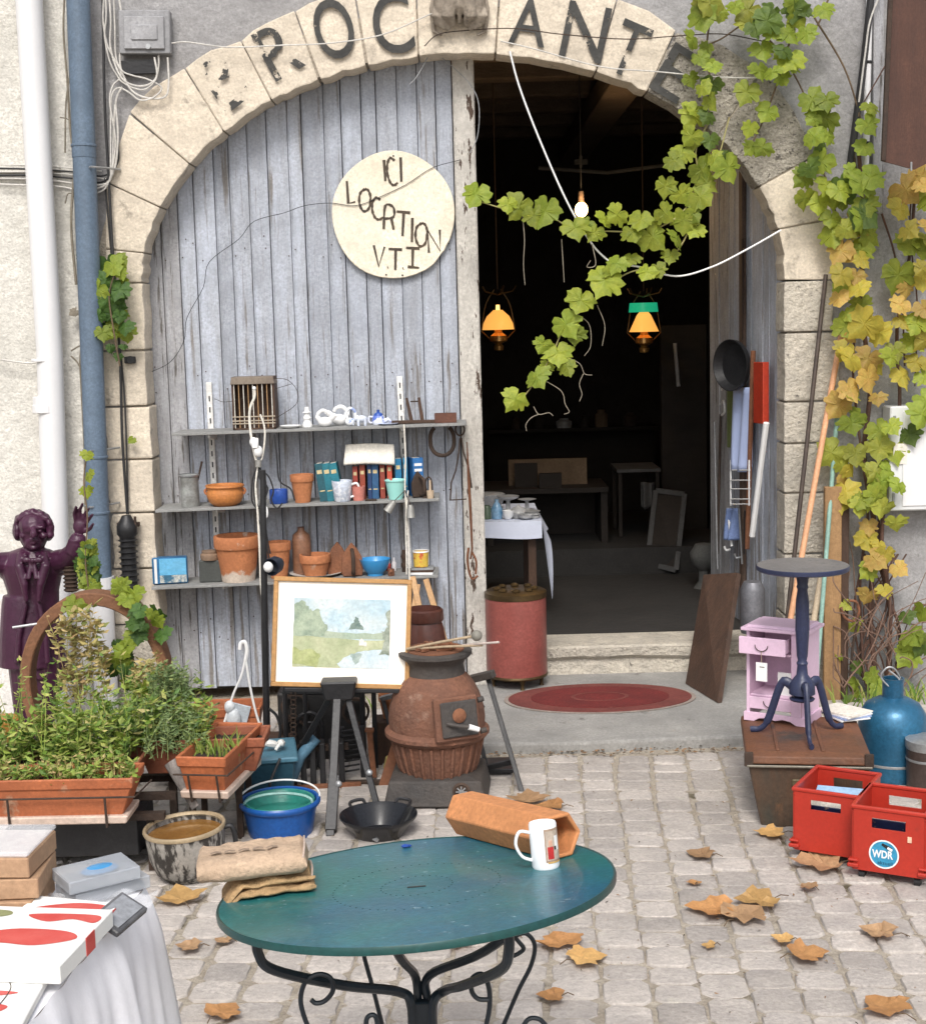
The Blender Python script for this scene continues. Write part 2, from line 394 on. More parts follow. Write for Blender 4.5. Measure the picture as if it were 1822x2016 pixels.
# carved head on the keystone (only its beard and shoulders reach into view)
def remesh(name, mb, mat, parent, vox, ww=True, smooth=True, it=2):
    o = part(name, mb, mat, parent, smooth=True, ww=ww)
    md = o.modifiers.new('r', 'REMESH'); md.mode = 'VOXEL'; md.voxel_size = vox; md.use_smooth_shade = True
    if it: ms = o.modifiers.new('s', 'SMOOTH'); ms.iterations = it; ms.factor = .5
    return o
m_carve = pm('carved_stone', (.36, .31, .25), (.22, .185, .15), sc=12, rough=.9, bump=.8, bsc=30, c3=(.10, .08, .065), s3=9, t3=.58, w3=.1)
h = MB(); kc = W(904, 20, FY)
def kp(u, v, y=0): q = W(u, v, FY); return Vector((q.x, FY - y, q.z))
h.box(kp(904, -50) - Vector((0, .0, 0)), (.20, .12, .30)); h.box(kp(904, 12), (.19, .08, .11)); h.ball(kp(904, -60, .05), (.09, .10, .13))
for s_ in (-1, 1):
    h.tube([kp(904 + s_ * 5, -40, .10), kp(904 + s_ * 14, 0, .10), kp(904 + s_ * 22, 38, .09), kp(904 + s_ * 12, 56, .06)], [.035, .036, .030, .010], 10)
    h.tube([kp(904 + s_ * 30, -40, .08), kp(904 + s_ * 38, 5, .08), kp(904 + s_ * 34, 40, .07), kp(904 + s_ * 20, 62, .05)], [.028, .03, .024, .012], 10)
    for q in range(4):
        h.tube([kp(904 + s_ * (30 + q * 5), 10, .07), kp(904 + s_ * (36 + q * 5), 38, .085), kp(904 + s_ * (30 + q * 5), 62 - q * 3, .06)], [.008, .011, .007], 8)
    h.tube([kp(904 + s_ * 46, -20, .03), kp(904 + s_ * 54, 20, .04), kp(904 + s_ * 50, 64, .03), kp(904 + s_ * 34, 72, .04)], [.011, .012, .010, .006], 8)
h.tube([kp(904, -30, .11), kp(904, 20, .105), kp(904, 52, .06)], [.014, .016, .008], 8)
remesh('carved_keystone_head', h, m_carve, shop, .004)
# painted letters
def text_mesh(ch, w_, h_, mat, name, seg=3, bold=0):
    c = bpy.data.curves.new('t', 'FONT'); c.body = ch; c.size = 1; c.resolution_u = seg; c.offset = bold
    o = bpy.data.objects.new('t', c); C.objects.link(o); dg = bpy.context.evaluated_depsgraph_get()
    me = bpy.data.meshes.new_from_object(o.evaluated_get(dg)); bpy.data.objects.remove(o)
    xs_ = [v.co.x for v in me.vertices]; ys_ = [v.co.y for v in me.vertices]
    x0, x1, y0, y1 = min(xs_), max(xs_), min(ys_), max(ys_)
    for v in me.vertices: v.co = (((v.co.x - x0) / (x1 - x0) - .5) * w_, ((v.co.y - y0) / (y1 - y0) - .5) * h_, 0)
    me.materials.clear(); me.materials.append(mat); me.name = name; return me
for ch, u, v, wp, hp, ang, wear in [('B', 440, 158, 62, 108, 33, .455), ('R', 548, 98, 66, 98, 27, .535), ('O', 657, 56, 74, 112, 14, .63), ('C', 772, 46, 74, 112, 8, .68),
                                    ('A', 1040, 42, 70, 88, -8, .66), ('N', 1152, 62, 82, 104, -13, .60), ('T', 1238, 96, 60, 100, -24, .56), ('E', 1330, 143, 62, 98, -32, .60)]:
    p = W(u, v, FY - .013); s_ = mpp(FY)
    me = text_mesh(ch, wp * s_, hp * s_, m_letter, 'letter', 5, .004)
    o = inst('letter', me, shop, T(p.x, p.y - FY, p.z) @ Ry(R(-ang)) @ Rx(PI / 2)); o.color = (wear, 0, 0, 1)
# threshold: raised slab and inner step
z1 = .05
sb = MB(); x0s, x1s = W(930, 1480, 5.8).x, 1.36
sb.prism([(x0s, 5.80), (.4, 5.775), (.8, 5.80), (x1s, 5.82), (x1s, FY + .45), (x0s, FY + .45)], .07 + z1 - .02, T(0, 0, -.05)); 
slab = solo('threshold_slab', None, None, sb, m_slab, kind='structure', bevel=.012, seg=2)
ZF = W(1220, 1266, 6.93).z
st = MB()
xa, xb = W(1075, 1300, 6.95).x - .25, 1.42
n = 24
def stf(i, top): return (xa + (xb - xa) * i / n)
vs = []; fs = []
for i in range(n + 1):
    x = xa + (xb - xa) * i / n; e = noise.noise((x * 5, 1.3, 0)) * .018
    vs += [(x, 6.90 + e * .6, z1 - .01), (x, 6.91 + e, ZF - .07 + e), (x, 6.885 + e * .3, ZF - .05 + e * .8), (x, 6.88 + e * .3, ZF - .008), (x, 6.895, ZF), (x, 7.16, ZF)]
for i in range(n):
    for j in range(5): fs.append((i * 6 + j, (i + 1) * 6 + j, (i + 1) * 6 + j + 1, i * 6 + j + 1))
st.add(vs, fs)
part('door_step', st, m_stonew, shop, ww=True)
# the dark room behind
rm = MB(); rx0, rx1, ry1, rz = -2.4, 2.6, 12.5, 3.3
yb = FY + .318
rm.add([(rx0, yb, ZF - .3), (rx0, ry1, ZF - .3), (rx0, ry1, rz), (rx0, yb, rz)], [(0, 1, 2, 3)[::-1]])
rm.add([(rx1, yb, ZF - .3), (rx1, ry1, ZF - .3), (rx1, ry1, rz), (rx1, yb, rz)], [(0, 1, 2, 3)])
rm.add([(rx0, ry1, 0), (rx1, ry1, 0), (rx1, ry1, rz), (rx0, ry1, rz)], [(0, 1, 2, 3)])
rm.add([(rx0, yb, rz), (rx1, yb, rz), (rx1, ry1, rz), (rx0, ry1, rz)], [(0, 1, 2, 3)])
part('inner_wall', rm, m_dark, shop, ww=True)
rf = MB(); rf.add([(rx0, 7.16, ZF + .0), (rx1, 7.16, ZF), (rx1, ry1, ZF), (rx0, ry1, ZF)], [(0, 1, 2, 3)])
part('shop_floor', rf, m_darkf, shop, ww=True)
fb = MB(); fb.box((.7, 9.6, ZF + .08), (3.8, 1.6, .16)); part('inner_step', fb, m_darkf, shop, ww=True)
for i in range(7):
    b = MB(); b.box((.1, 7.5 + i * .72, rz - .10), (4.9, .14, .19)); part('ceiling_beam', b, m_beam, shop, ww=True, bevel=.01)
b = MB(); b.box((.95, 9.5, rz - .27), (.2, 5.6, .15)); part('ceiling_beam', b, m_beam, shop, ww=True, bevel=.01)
# back and side of the block so that it stands as a volume
bk = MB(); bk.box((.75, 12.7, 2.5), (6.4, .2, 5)); bk.box((3.98, 9.7, 2.5), (.15, 6.2, 5)); bk.box((.75, 9.7, 5.06), (6.5, 6.3, .1)); part('outer_shell', bk, m_plas, shop, ww=True)

# ---------------------------------------------------------------- neighbouring house on the left
nb = thing('neighbour_house', 'cream rendered house wall left of the arch, crossed by cables', 'building', (-3.2, FY - .03, 0))
q = MB(); q.box((-3.6 + (LX + 1.5) / 2 - .003, FY + .10, 2.5), (3.0 + 0 * 1, .2, 5)) if False else q.box(((LX - 4.5) / 2, FY + .10, 2.5), (abs(-4.5 - LX) - .004, .2, 5)); part('rendered_wall', q, m_beige, nb, ww=True)
q = MB(); a = W(60, 330, FY).z; q.box(((LX - .12 - 4.5) / 2, FY - .005, a - .005), (abs(-4.5 - LX + .12) , .03, .028)); part('string_course', q, m_beige, nb, ww=True, bevel=.004)
q = MB(); q.box(((LX - .11 - 4.5) / 2, FY - .015, .28), (abs(-4.5 - LX + .11), .05, .56)); part('plinth', q, pm('white_plinth', (.74, .72, .69), (.62, .6, .57), sc=3, rough=.85, bump=.6, bsc=25), nb, ww=True, bevel=.01)

# ================================================================ the doors
YD = FY + RD + .005
ld = thing('barn_door', 'closed left door leaf of worn blue grey boards under the stone arch', 'door', (W(283, 1380, YD).x, YD, .05))
xL, xR = AL - .03, W(903, 700, YD).x
n = 17; pw = (xR - xL) / n
px_ = [xL + (i + (U_(-.16, .16) if 0 < i < n else 0)) * pw for i in range(n + 1)]
for i in range(n):
    x0 = px_[i]; x1 = px_[i + 1] - U_(.0022, .0045); a = archz(max(AL + .02, x0), .05); b = archz(max(AL + .02, x1), .05)
    q = MB(); y0 = YD + U_(-.002, .003); zb = .058 + U_(0, .012); t = .022
    q.add([(x0, y0, zb), (x1, y0, zb), (x1, y0, b), (x0, y0, a), (x0, y0 + t, zb), (x1, y0 + t, zb), (x1, y0 + t, b), (x0, y0 + t, a)],
          [(0, 1, 2, 3), (5, 4, 7, 6), (1, 5, 6, 2), (4, 0, 3, 7), (3, 2, 6, 7), (0, 4, 5, 1)])
    # beaded edge
    q.tube([(x0 + .006, y0 - .0005, zb), (x0 + .006, y0 - .0005, a - .01)], .0035, 6)
    part('plank', q, m_paintb if i > 1 else m_paintw, ld, ww=True, bevel=.0018)
q = MB(); q.box(((xL + xR) / 2, YD + .045, 1.4), (xR - xL, .02, 2.7)); part('backing_board', q, m_groove, ld, ww=True)
q = MB()
for i in range(n):
    for z in (.32, .38, .95, 1.47, 1.53, 2.05, 2.1):
        for dx in (.3, .72):
            x = px_[i] + dx * (px_[i + 1] - px_[i]) + U_(-.012, .012)
            if rn.random() > .4: continue
            if z < archz(x) - .08: q.lathe([(.0001, .0), (.0032, .0), (.0028, .003), (.0001, .0035)], 6, M=T(x, YD - .002, z + U_(-.03, .03)) @ Rx(PI / 2))
part('nail_heads', q, pm('rusty_nails', (.07, .04, .03), rough=.8, bump=0), ld, ww=True, stuff=True)
for z in (.35, 1.5): q = MB(); q.box(((xL + xR) / 2, YD + .075, z), (xR - xL, .03, .14)); part('ledge', q, m_paintw, ld, ww=True)
q = MB(); xp0, xp1 = xR + .002, W(948, 800, YD).x
q.box(((xp0 + xp1) / 2, YD + .01, (archz(.1) + .05) / 2 + .02), (xp1 - xp0, .075, archz(.1) - .0)); part('door_post', q, m_flake, ld, ww=True, bevel=.006)
# right leaf, swung inwards
rd = thing('open_barn_door', 'right door leaf swung inwards, blue grey boards hung with tools', 'door', (AR - .02, FY + RD + .03, ZF))
P0 = W(1537, 900, FY + RD + .05); P1 = W(1397, 900, 7.85)
dv = Vector((P1.x - P0.x, P1.y - P0.y, 0)); DL = dv.length; dn = dv.normalized(); DANG = math.atan2(dn.y, dn.x)
RDM = T(P0.x, P0.y, 0) @ Rz(DANG)      # local x along the leaf, local y pointing left-behind, front face toward the room
def RDp(u, v, off=-.0):               # point of the leaf's visible face under a pixel
    d = ray(u, v); o = Vector((0, 0, EYE)); nrm = Vector((-dn.y, dn.x, 0)); t = ((P0 - o).dot(nrm) + off) / d.dot(nrm); return o + d * t
nn = 13
for i in range(nn):
    a0 = DL * i / nn; a1 = DL * (i + 1) / nn - .003
    hz = lambda a: AZ0 + .05 + (AH + .02) * math.sqrt(max(0, 1 - (1 - a / (DL * 1.0)) ** 2)) - .03
    if i == 6: a0 += .012
    q = MB(); q.M = RDM; y0 = U_(-.002, .002)
    z0 = ZF - .1 if i > 1 else .07
    q.add([(a0, y0, z0), (a1, y0, z0), (a1, y0, hz(a1)), (a0, y0, hz(a0)), (a0, y0 - .025, z0), (a1, y0 - .025, z0), (a1, y0 - .025, hz(a1)), (a0, y0 - .025, hz(a0))],
          [(0, 1, 2, 3)[::-1], (5, 4, 7, 6)[::-1], (1, 5, 6, 2)[::-1], (4, 0, 3, 7)[::-1], (3, 2, 6, 7)[::-1], (0, 4, 5, 1)[::-1]])
    part('plank', q, m_paintb if i < 9 else m_paintw, rd, ww=True, bevel=.0018)
q = MB(); q.M = RDM; q.box((DL / 2, -.032, 1.4), (DL, .012, 2.5)); part('backing_board', q, m_groove, rd, ww=True)
q = MB(); q.M = RDM; q.box((DL * .47, .012, 1.35), (.05, .022, 2.5)); part('rail', q, pm('brown_rail', (.13, .08, .055), (.07, .05, .04), sc=6, rough=.8, st=(3, 3, .5)), rd, ww=True, bevel=.004)
# ================================================================ fittings on the walls
m_iron = pm('rusty_iron', (.075, .045, .03), (.035, .026, .022), sc=14, rough=.8, metal=.15, bump=.5, bsc=60)
m_rust = pm('orange_rust', (.26, .105, .05), (.14, .06, .035), sc=8, rough=.85, bump=.6, bsc=60, c3=(.06, .032, .024), s3=7, t3=.6, w3=.12)
m_blk = pm('black_metal', (.018, .018, .02), (.03, .03, .032), sc=8, rough=.45, metal=.2, bump=.2, bsc=60)
m_terrac = pm('chalky_terracotta', (.48, .19, .08), (.40, .145, .06), sc=6, rough=.85, bump=.25, bsc=50, c3=(.55, .46, .38), s3=9, t3=.60, w3=.08, zg=(.02, .075, .30))
m_terra = pm('terracotta', (.48, .19, .08), (.38, .14, .06), sc=6, rough=.8, bump=.35, bsc=50, c3=(.56, .40, .30), s3=9, t3=.62, w3=.08, rnd=.08)
m_white = pm('white_glaze', grit=.02, c1=(.80, .80, .79), c2=(.72, .72, .72), sc=6, rough=.25, bump=0)
m_whitem = pm('white_paint', (.78, .77, .75), (.66, .65, .62), sc=9, rough=.5, bump=.2, bsc=40, c3=(.30, .22, .16), s3=13, t3=.70, w3=.03)
m_galv = pm('galvanised_steel', (.45, .46, .47), (.33, .34, .35), sc=12, rough=.45, metal=.6, bump=.1)
m_paper = pm('paper', (.78, .75, .68), (.70, .66, .58), sc=5, rough=.8, bump=.1)
m_wood = pm('pale_wood', (.52, .32, .16), (.42, .24, .11), sc=6, st=(6, 6, .6), rough=.6, bump=.25, bsc=20)
m_dwood = pm('dark_wood', (.085, .045, .028), (.045, .026, .018), sc=5, st=(5, 5, .6), rough=.7, bump=.5, bsc=20, c3=(.19, .16, .14), s3=14, t3=.69, w3=.02)
m_shelf = pm('weathered_shelf', (.30, .30, .29), (.20, .20, .195), sc=7, rough=.8, bump=.4, bsc=30)
m_purple = pm('purple_resin', (.070, .018, .048), (.038, .011, .027), sc=4, rough=.36, bump=.2, bsc=60, c3=(.12, .06, .09), s3=9, t3=.62, w3=.1)

def pipe(name, label, pts, rad, mat, joints, mat2=None, group=None):
    t = thing(name, label, 'drainpipe', pts[0], 0, group)
    q = MB(); q.tube(pts, rad, 20); part('pipe', q, mat, t, smooth=True, ww=True)
    for f_, h_, k in joints:
        a = Vector(pts[0]).lerp(Vector(pts[-1]), f_); d = (Vector(pts[-1]) - Vector(pts[0])).normalized()
        q = MB(); q.cyl(a - d * h_ / 2, a + d * h_ / 2, rad + k, n=20); part('collar', q, mat2 or mat, t, ww=True, bevel=.002)
    return t
m_pwht = pm('white_pvc', grit=.02, c1=(.70, .70, .71), c2=(.64, .64, .65), sc=2, st=(3, 3, .7), rough=.35, bump=.05, c3=(.22, .30, .38), s3=2.2, t3=.80, w3=.02)
m_pblue = pm('slate_blue_pipe', (.125, .175, .24), (.10, .14, .195), sc=3, rough=.5, bump=.2, bsc=30, c3=(.42, .45, .5), s3=13, t3=.745, w3=.02)
YW = FY - .1
pipe('drainpipe', 'white plastic drainpipe, leftmost, with a grey scuff mark near the top', [W(50, -120, YW), W(98, 700, YW), W(124, 1480, YW)], .056, m_pwht, [(.50, .012, .002), (.56, .035, .006), (.555, .07, .003)])
bp = pipe('drainpipe', 'slate blue drainpipe with a pale lower end beside the arch', [W(149, -120, YW), W(181, 700, YW), W(198, 1140, YW)], .049, m_pblue, [(.32, .05, .002), (.80, .012, .004), (.89, .012, .004), (.31, .012, .005)])
q = MB(); q.tube([W(198, 1135, YW), W(213, 1450, YW)], .052, 20); part('pipe_foot', q, m_pwht, bp, smooth=True, ww=True, label='pale painted lower end')
q = MB(); a = W(198, 1135, YW); q.cyl(a, a - Vector((0, 0, .05)), .058, n=20); part('collar', q, m_pwht, bp, ww=True)
for v in (885, 995, 330):
    q = MB(); a = W(186, v, YW); q.tube([a + Vector((-.055, .02, 0)), a + Vector((0, -.056, 0)), a + Vector((.055, .02, 0)), a + Vector((.09, .09, .0))], .005, 6); part('clip', q, m_galv, bp, ww=True)

# junction box
p = W(289, 108, FY - .01); bx = thing('junction_box', 'weathered grey plastic junction box above the left arch shoulder', 'electrical box', p)
s_ = mpp(FY)
q = MB(); q.M = Ry(R(1.5)); q.box((0, -.015, 40 * s_), (97 * s_, .05, 80 * s_)); part('case', q, pm('grey_plastic', (.30, .30, .31), (.24, .24, .25), sc=6, rough=.6, bump=.3, bsc=30), bx, bevel=.004)
q = MB(); q.M = Ry(R(1.5)); q.prism([(-38 * s_, 8 * s_), (38 * s_, 8 * s_), (38 * s_, 68 * s_), (-38 * s_, 68 * s_)], .012, T(0, -.04, 0) @ Rx(PI / 2)); q.prism([(-24 * s_, 24 * s_), (26 * s_, 24 * s_), (26 * s_, 52 * s_), (-24 * s_, 52 * s_)], .006, T(0, -.052, 0) @ Rx(PI / 2)); q.v = q.v
part('cover', q, pm('pale_grey_plastic', (.36, .36, .375), (.27, .27, .28), sc=14, rough=.55, bump=.2, bsc=30), bx, bevel=.003)
q = MB(); q.cyl((8 * s_, -.05, 12 * s_), (8 * s_, -.058, 12 * s_), .011, n=14); part('screw', q, m_galv, bx)
q = MB(); q.box((-18 * s_, .0, -22 * s_), (70 * s_, .03, 24 * s_)); part('lower_bracket', q, m_blk, bx)
# pale cables from the box
cb = thing('cable_bundle', 'bundle of pale and black electric cables looping below the junction box', 'cables', W(215, 300, FY - .03))
def cable(px, y=FY - .03, r=.0036, mat=None, par=None, n=7, name='cable', js=0.):
    pts = [W(a, b, y - (k[0] if k else 0) - abs(js) * rn.random()) for a, b, *k in px]
    q = MB(); q.tube(bez(pts, n), r, 6); return part(name, q, mat or m_cwht, par or cb, smooth=True, ww=True)
for k, px in enumerate([
    [(207, -20), (209, 30), (206, 70), (216, 120), (232, 150), (240, 160), (262, 172), (285, 175), (305, 158), (312, 130), (312, 108)],
    [(214, -20), (218, 40), (217, 90), (232, 140), (252, 163), (285, 168), (308, 150), (304, 112)],
    [(223, -20), (226, 50), (228, 110), (240, 138), (262, 148), (290, 155), (318, 172), (300, 192), (275, 196), (255, 182), (235, 172), (222, 182), (218, 215), (218, 350)],
    [(232, -20), (240, 45), (236, 120), (246, 155), (262, 180), (290, 192), (324, 190), (332, 165), (330, 112)],
    [(205, -20), (203, 40), (212, 90), (232, 128), (238, 150), (222, 168), (216, 200), (226, 262), (226, 300), (218, 345), (205, 372), (180, 382)],
    [(240, 170), (228, 200), (232, 260), (228, 320), (216, 352), (198, 368), (150, 372), (110, 366), (0, 362)],
    [(226, 205), (223, 270), (221, 330), (210, 360), (160, 362), (80, 352), (-40, 350)]]):
    cable(px, r=.0038 + .0006 * (k % 2), js=.008)
for px in [[(-40, 330), (60, 332), (150, 338), (205, 345), (232, 318), (231, 270)], [(-40, 345), (60, 344), (140, 350), (200, 358), (226, 330)], [(-40, 352), (70, 350), (120, 357), (190, 366)]]: cable(px, r=.0042, mat=m_cblk, y=FY - .02)
for px in [[(-40, 322), (60, 325), (140, 330), (200, 336)], [(-40, 338), (60, 338), (150, 344), (210, 352)]]: cable(px, r=.003, y=FY - .02)
cable([(-40, 700), (20, 710), (60, 714), (84, 710)], r=.0045, y=FY - .05)
# thin cable from the box along the arch
c2 = thing('pale_wire', 'thin pale wire running from the junction box across the arch letters to the carved head', 'wire', W(338, 85, FY - .05))
cable([(338, 84), (370, 82), (450, 92), (560, 88), (650, 84), (750, 68), (840, 30), (870, 18)], y=FY - .05, r=.003, par=c2)
c2 = thing('thin_wire', 'dark wire strung from the carved head rightwards over the letters A N T E', 'wire', W(900, 60, FY - .05))
cable([(835, 90), (860, 68), (905, 60), (1010, 55), (1100, 66), (1230, 76), (1330, 70), (1420, 66), (1500, 80)], y=FY - .05, r=.0024, mat=m_iron, par=c2)
c2 = thing('pale_wire', 'pale wire tracing the right inner edge of the arch below the letters', 'wire', W(1300, 150, FY - .04))
cable([(985, 80), (1050, 95), (1180, 130), (1290, 140), (1400, 150), (1490, 152), (1520, 140)], y=FY - .04, r=.003, par=c2)
c2 = thing('white_rope', 'taut white cord hanging from the arch top down to the vine garland in the doorway', 'cord', W(1000, 100, FY - .05))
cable([(1003, 100), (1022, 170), (1060, 270), (1115, 395), (1165, 480), (1205, 520)], y=FY - .06, r=.0042, par=c2, mat=m_white)
c2 = thing('white_rope', 'slack white cord from the garland up to the right jamb', 'cord', W(1300, 540, FY - .06))
cable([(1205, 520), (1260, 525), (1330, 543), (1400, 525), (1470, 490), (1537, 452)], y=FY - .06, r=.0042, par=c2, mat=m_white)
c2 = thing('loose_wire', 'loose thin wire hanging from the arch top over the dark doorway edge', 'wire', W(880, 115, FY))
cable([(866, 110), (890, 130), (925, 165), (942, 205), (940, 265), (925, 300)], y=FY + .1, r=.0022, par=c2, mat=m_galv)
c2 = thing('loose_wire', 'short loose wire dangling over the boards left of the carved head', 'wire', W(840, 120, FY))
cable([(846, 85), (842, 110), (820, 150), (806, 165)], y=FY + .05, r=.0022, par=c2, mat=m_galv)
c2 = thing('thin_wire', 'thin black wire wandering across the door boards and the round sign', 'wire', W(290, 735, YD - .03))
cable([(290, 735), (335, 712), (362, 670), (368, 625), (400, 565), (412, 515), (470, 470), (500, 435), (560, 418), (600, 404), (650, 399), (700, 404), (745, 388), (800, 362), (850, 330), (905, 314)], y=YD - .035, r=.0016, par=c2, mat=m_cblk, n=5)
# black cable with insulator
ins = thing('ribbed_surge_arrester', 'black ribbed insulator hanging on a black cable left of the arch foot', 'insulator', W(257, 1165, FY - .06))
cable([(202, -20), (206, 200), (214, 350), (222, 500), (236, 700), (240, 850), (247, 960), (251, 1012)], y=FY - .03, r=.0062, mat=m_cblk, par=ins, n=5)
cable([(206, 350), (212, 420), (219, 500), (232, 640), (246, 800), (252, 1012)], y=FY - .02, r=.004, mat=m_cblk, par=ins, n=5)
prof = [(.001, 0), (.03, 0), (.032, .01)]
z = .02
while z < .24: prof += [(.034, z), (.044, z + .006), (.034, z + .012)]; z += .026
prof += [(.036, .25), (.046, .262), (.046, .30), (.03, .325), (.02, .345), (.001, .345)]
q = MB(); q.lathe(prof, 18); part('ribbed_body', q, m_blk, ins, smooth=True)
q = MB(); q.box((0, .03, .30), (.10, .02, .02)); q.cyl((.04, -.01, .29), (.04, -.01, .34), .006); part('bracket', q, m_iron, ins)
# small square vent hole high on the jamb
q = MB(); q.cyl(W(170, 38, FY - .045), W(170, 38, FY - .075), .013); solo('wall_hook', 'short dark peg sticking out of the wall right of the blue drainpipe', 'hook', q, m_blk, W(170, 38, FY), ww=True)
q = MB(); q.cyl(W(256, 708, FY + .0), W(256, 708, FY - .03), .016, .018, n=12); q.box(W(256, 708, FY - .02), (.05, .012, .03)); solo('wall_bracket', 'small black iron fitting on the left jamb below the climbing leaves', 'fitting', q, m_blk, W(256, 708, FY), ww=True, bevel=.003)

# round sign
sp = W(774, 423, YD - .03); sr = 120 * mpp(YD)
sg = thing('round_sign', 'round cream wooden sign hand lettered ICI LOCATION V.T.T. on the door', 'sign', sp)
poly = []
for i in range(72):
    a = 2 * PI * i / 72; r = sr * (1 + .008 * math.sin(5 * a) + (.0 if not (-1.35 < a - 2 * PI < -.45) else -abs(noise.noise((a * 9, 0, 0))) * .05)); poly.append((r * math.cos(a) * .985, r * math.sin(a) * 1.01))
q = MB(); q.prism(poly, .018, T(0, .0, 0) @ Rx(PI / 2) @ T(0, 0, 0)); q.v = [v + Vector((0, .018, 0)) for v in q.v]
part('disc', q, pm('cream_board', (.80, .73, .60), (.73, .65, .51), sc=3, rough=.7, bump=.25, bsc=25, c3=(.38, .28, .17), s3=5, t3=.72, w3=.06), sg, bevel=.003)
m_slet = pm('brown_lettering', (.10, .07, .045), (.035, .03, .028), sc=10, rough=.8, bump=.2)
GL = {'I': [[(.5, 0), (.5, 1)]], 'C': [[(.85, .88), (.5, 1), (.2, .8), (.1, .45), (.25, .12), (.55, 0), (.9, .08)]], 'L': [[(.2, 1), (.15, 0), (.9, .04)]],
      'O': [[(.5, 1), (.15, .8), (.1, .35), (.4, 0), (.8, .12), (.92, .6), (.75, .93), (.5, 1)]], 'A': [[(.05, 0), (.1, 1), (.75, .96), (.8, .55), (.12, .45)], [(.62, .5), (.85, 0)]],
      'T': [[(0, 1), (1, .97)], [(.52, .97), (.5, 0)]], 'N': [[(.05, 0), (.1, 1), (.85, .02), (.92, 1)]], 'V': [[(0, 1), (.5, 0), (.95, .95)]], '.': [[(.4, .0), (.6, .08)]],
      't': [[(0, 1), (1, .98)], [(.5, .98), (.5, .1)], [(.15, .1), (1., .06)]]}
def stroke(ch, u, v, wp, hp, ang, mat, par, base, yo, th, name='letter', Y=YD):
    s_ = mpp(Y); q = MB()
    c = W(u, v, base.y) - base
    for k, pl in enumerate(GL[ch]):
        pts = [Vector(((x - .5) * wp * s_, 0, (y - .5) * hp * s_)) for x, y in pl]
        if len(pts) > 4: pts = bez(pts, 4)
        n = len(pts); vs = []
        for i, p in enumerate(pts):
            d = (pts[min(i + 1, n - 1)] - pts[max(i - 1, 0)]).normalized(); nn_ = Vector((-d.z, 0, d.x)) * th * (1 + .3 * math.sin(i * 2.1 + k))
            vs += [p + nn_, p - nn_]
        vs = [Ry(R(-ang)) @ v + c + Vector((0, yo - k * .0004, 0)) for v in vs]
        q.add(vs, [(2 * i, 2 * i + 1, 2 * i + 3, 2 * i + 2) for i in range(n - 1)])
    return part(name, q, mat, par)
for ch, u, v, wp, hp, a in [('I', 757, 335, 8, 40, 2), ('C', 771, 337, 22, 52, 5), ('I', 789, 333, 8, 46, 0), ('L', 690, 377, 18, 42, 3), ('O', 718, 393, 26, 42, -3), ('C', 742, 410, 24, 42, 5), ('A', 767, 428, 24, 44, -4),
                            ('T', 793, 440, 26, 46, -4), ('I', 811, 452, 8, 46, -3), ('O', 829, 461, 27, 44, -4), ('N', 855, 474, 28, 42, 3), ('V', 746, 503, 22, 40, -4), ('.', 763, 522, 8, 8, 0), ('T', 778, 510, 26, 40, -2), ('.', 793, 524, 8, 8, 0), ('t', 812, 508, 26, 40, -3)]:
    stroke(ch, u, v, wp, hp, a, m_slet, sg, sp, -.0022, .0052)
for u, v in ((774, 306), (700, 540), (792, 541)):
    q = MB(); q.ball(W(u if u != 700 else 760, v, sp.y - .002) - sp, .004, 8, 5); part('nail', q, m_blk, sg)

# ================================================================ shelves on the door
shf = thing('wall_shelves', 'three grey plank shelves on slotted white uprights fixed to the barn door', 'shelves', W(600, 1155, YD - .02))
YS = 6.53
SH = {}
for k, (a, b) in {1: ((338, 853), (918, 832)), 2: ((305, 1004), (864, 981)), 3: ((298, 1156), (862, 1132))}.items():
    pa, pb = W(*a, YS), W(*b, YS); SH[k] = (pa, pb)
    q = MB(); q.add([(pa.x, YS, pa.z), (pb.x, YS, pb.z), (pb.x, YD - .012, pb.z), (pa.x, YD - .012, pa.z)] + [(pa.x, YS, pa.z - .012), (pb.x, YS, pb.z - .012), (pb.x, YD - .012, pb.z - .012), (pa.x, YD - .012, pa.z - .012)],
                    [(0, 1, 2, 3), (7, 6, 5, 4), (0, 4, 5, 1), (1, 5, 6, 2), (2, 6, 7, 3), (3, 7, 4, 0)])
    part('shelf', q, m_shelf, shf, ww=True, bevel=.0015)
def shz(k, x):
    a, b = SH[k]; return a.z + (b.z - a.z) * (x - a.x) / (b.x - a.x) + .0005
def on(k, u, v, y=6.62):             # standing place on shelf k under pixel column u
    p = W(u, v, y); return Vector((p.x, y, shz(k, p.x)))
for (u0, v0, u1, v1) in ((411, 752, 430, 1135), (786, 740, 806, 1130)):
    q = MB(); a, b = W(u0, v0, YD - .012), W(u1, v1, YD - .012); q.M = frame(b, a - b, (0, 1, 0)); L_ = (a - b).length
    q.box((0, 0, L_ / 2), (.016 + .01, .014, L_)); part('upright', q, m_whitem, shf, ww=True, bevel=.002)
    q = MB(); q.M = frame(b, a - b, (0, 1, 0))
    nsl = int(L_ / .05)
    for i in range(nsl): q.box((0, -.0075, .02 + i * .05), (.006, .002, .024)); 
    q.v = q.v; part('slot_row', q, m_blk, shf, ww=True, stuff=True)
for k, us in ((1, (416, 792)), (2, (424, 798)), (3, (430, 804))):
    for u in us:
        p = on(k, u, 900); q = MB(); q.prism([(0, 0), (.21, 0), (.21, -.012), (0, -.04)], .008, Matrix(((0, 0, 1, p.x), (-1, 0, 0, YD - .014), (0, 1, 0, p.z - .013), (0, 0, 0, 1)))); q.f = [f[::-1] for f in q.f]
        part('bracket', q, m_whitem, shf, ww=True)
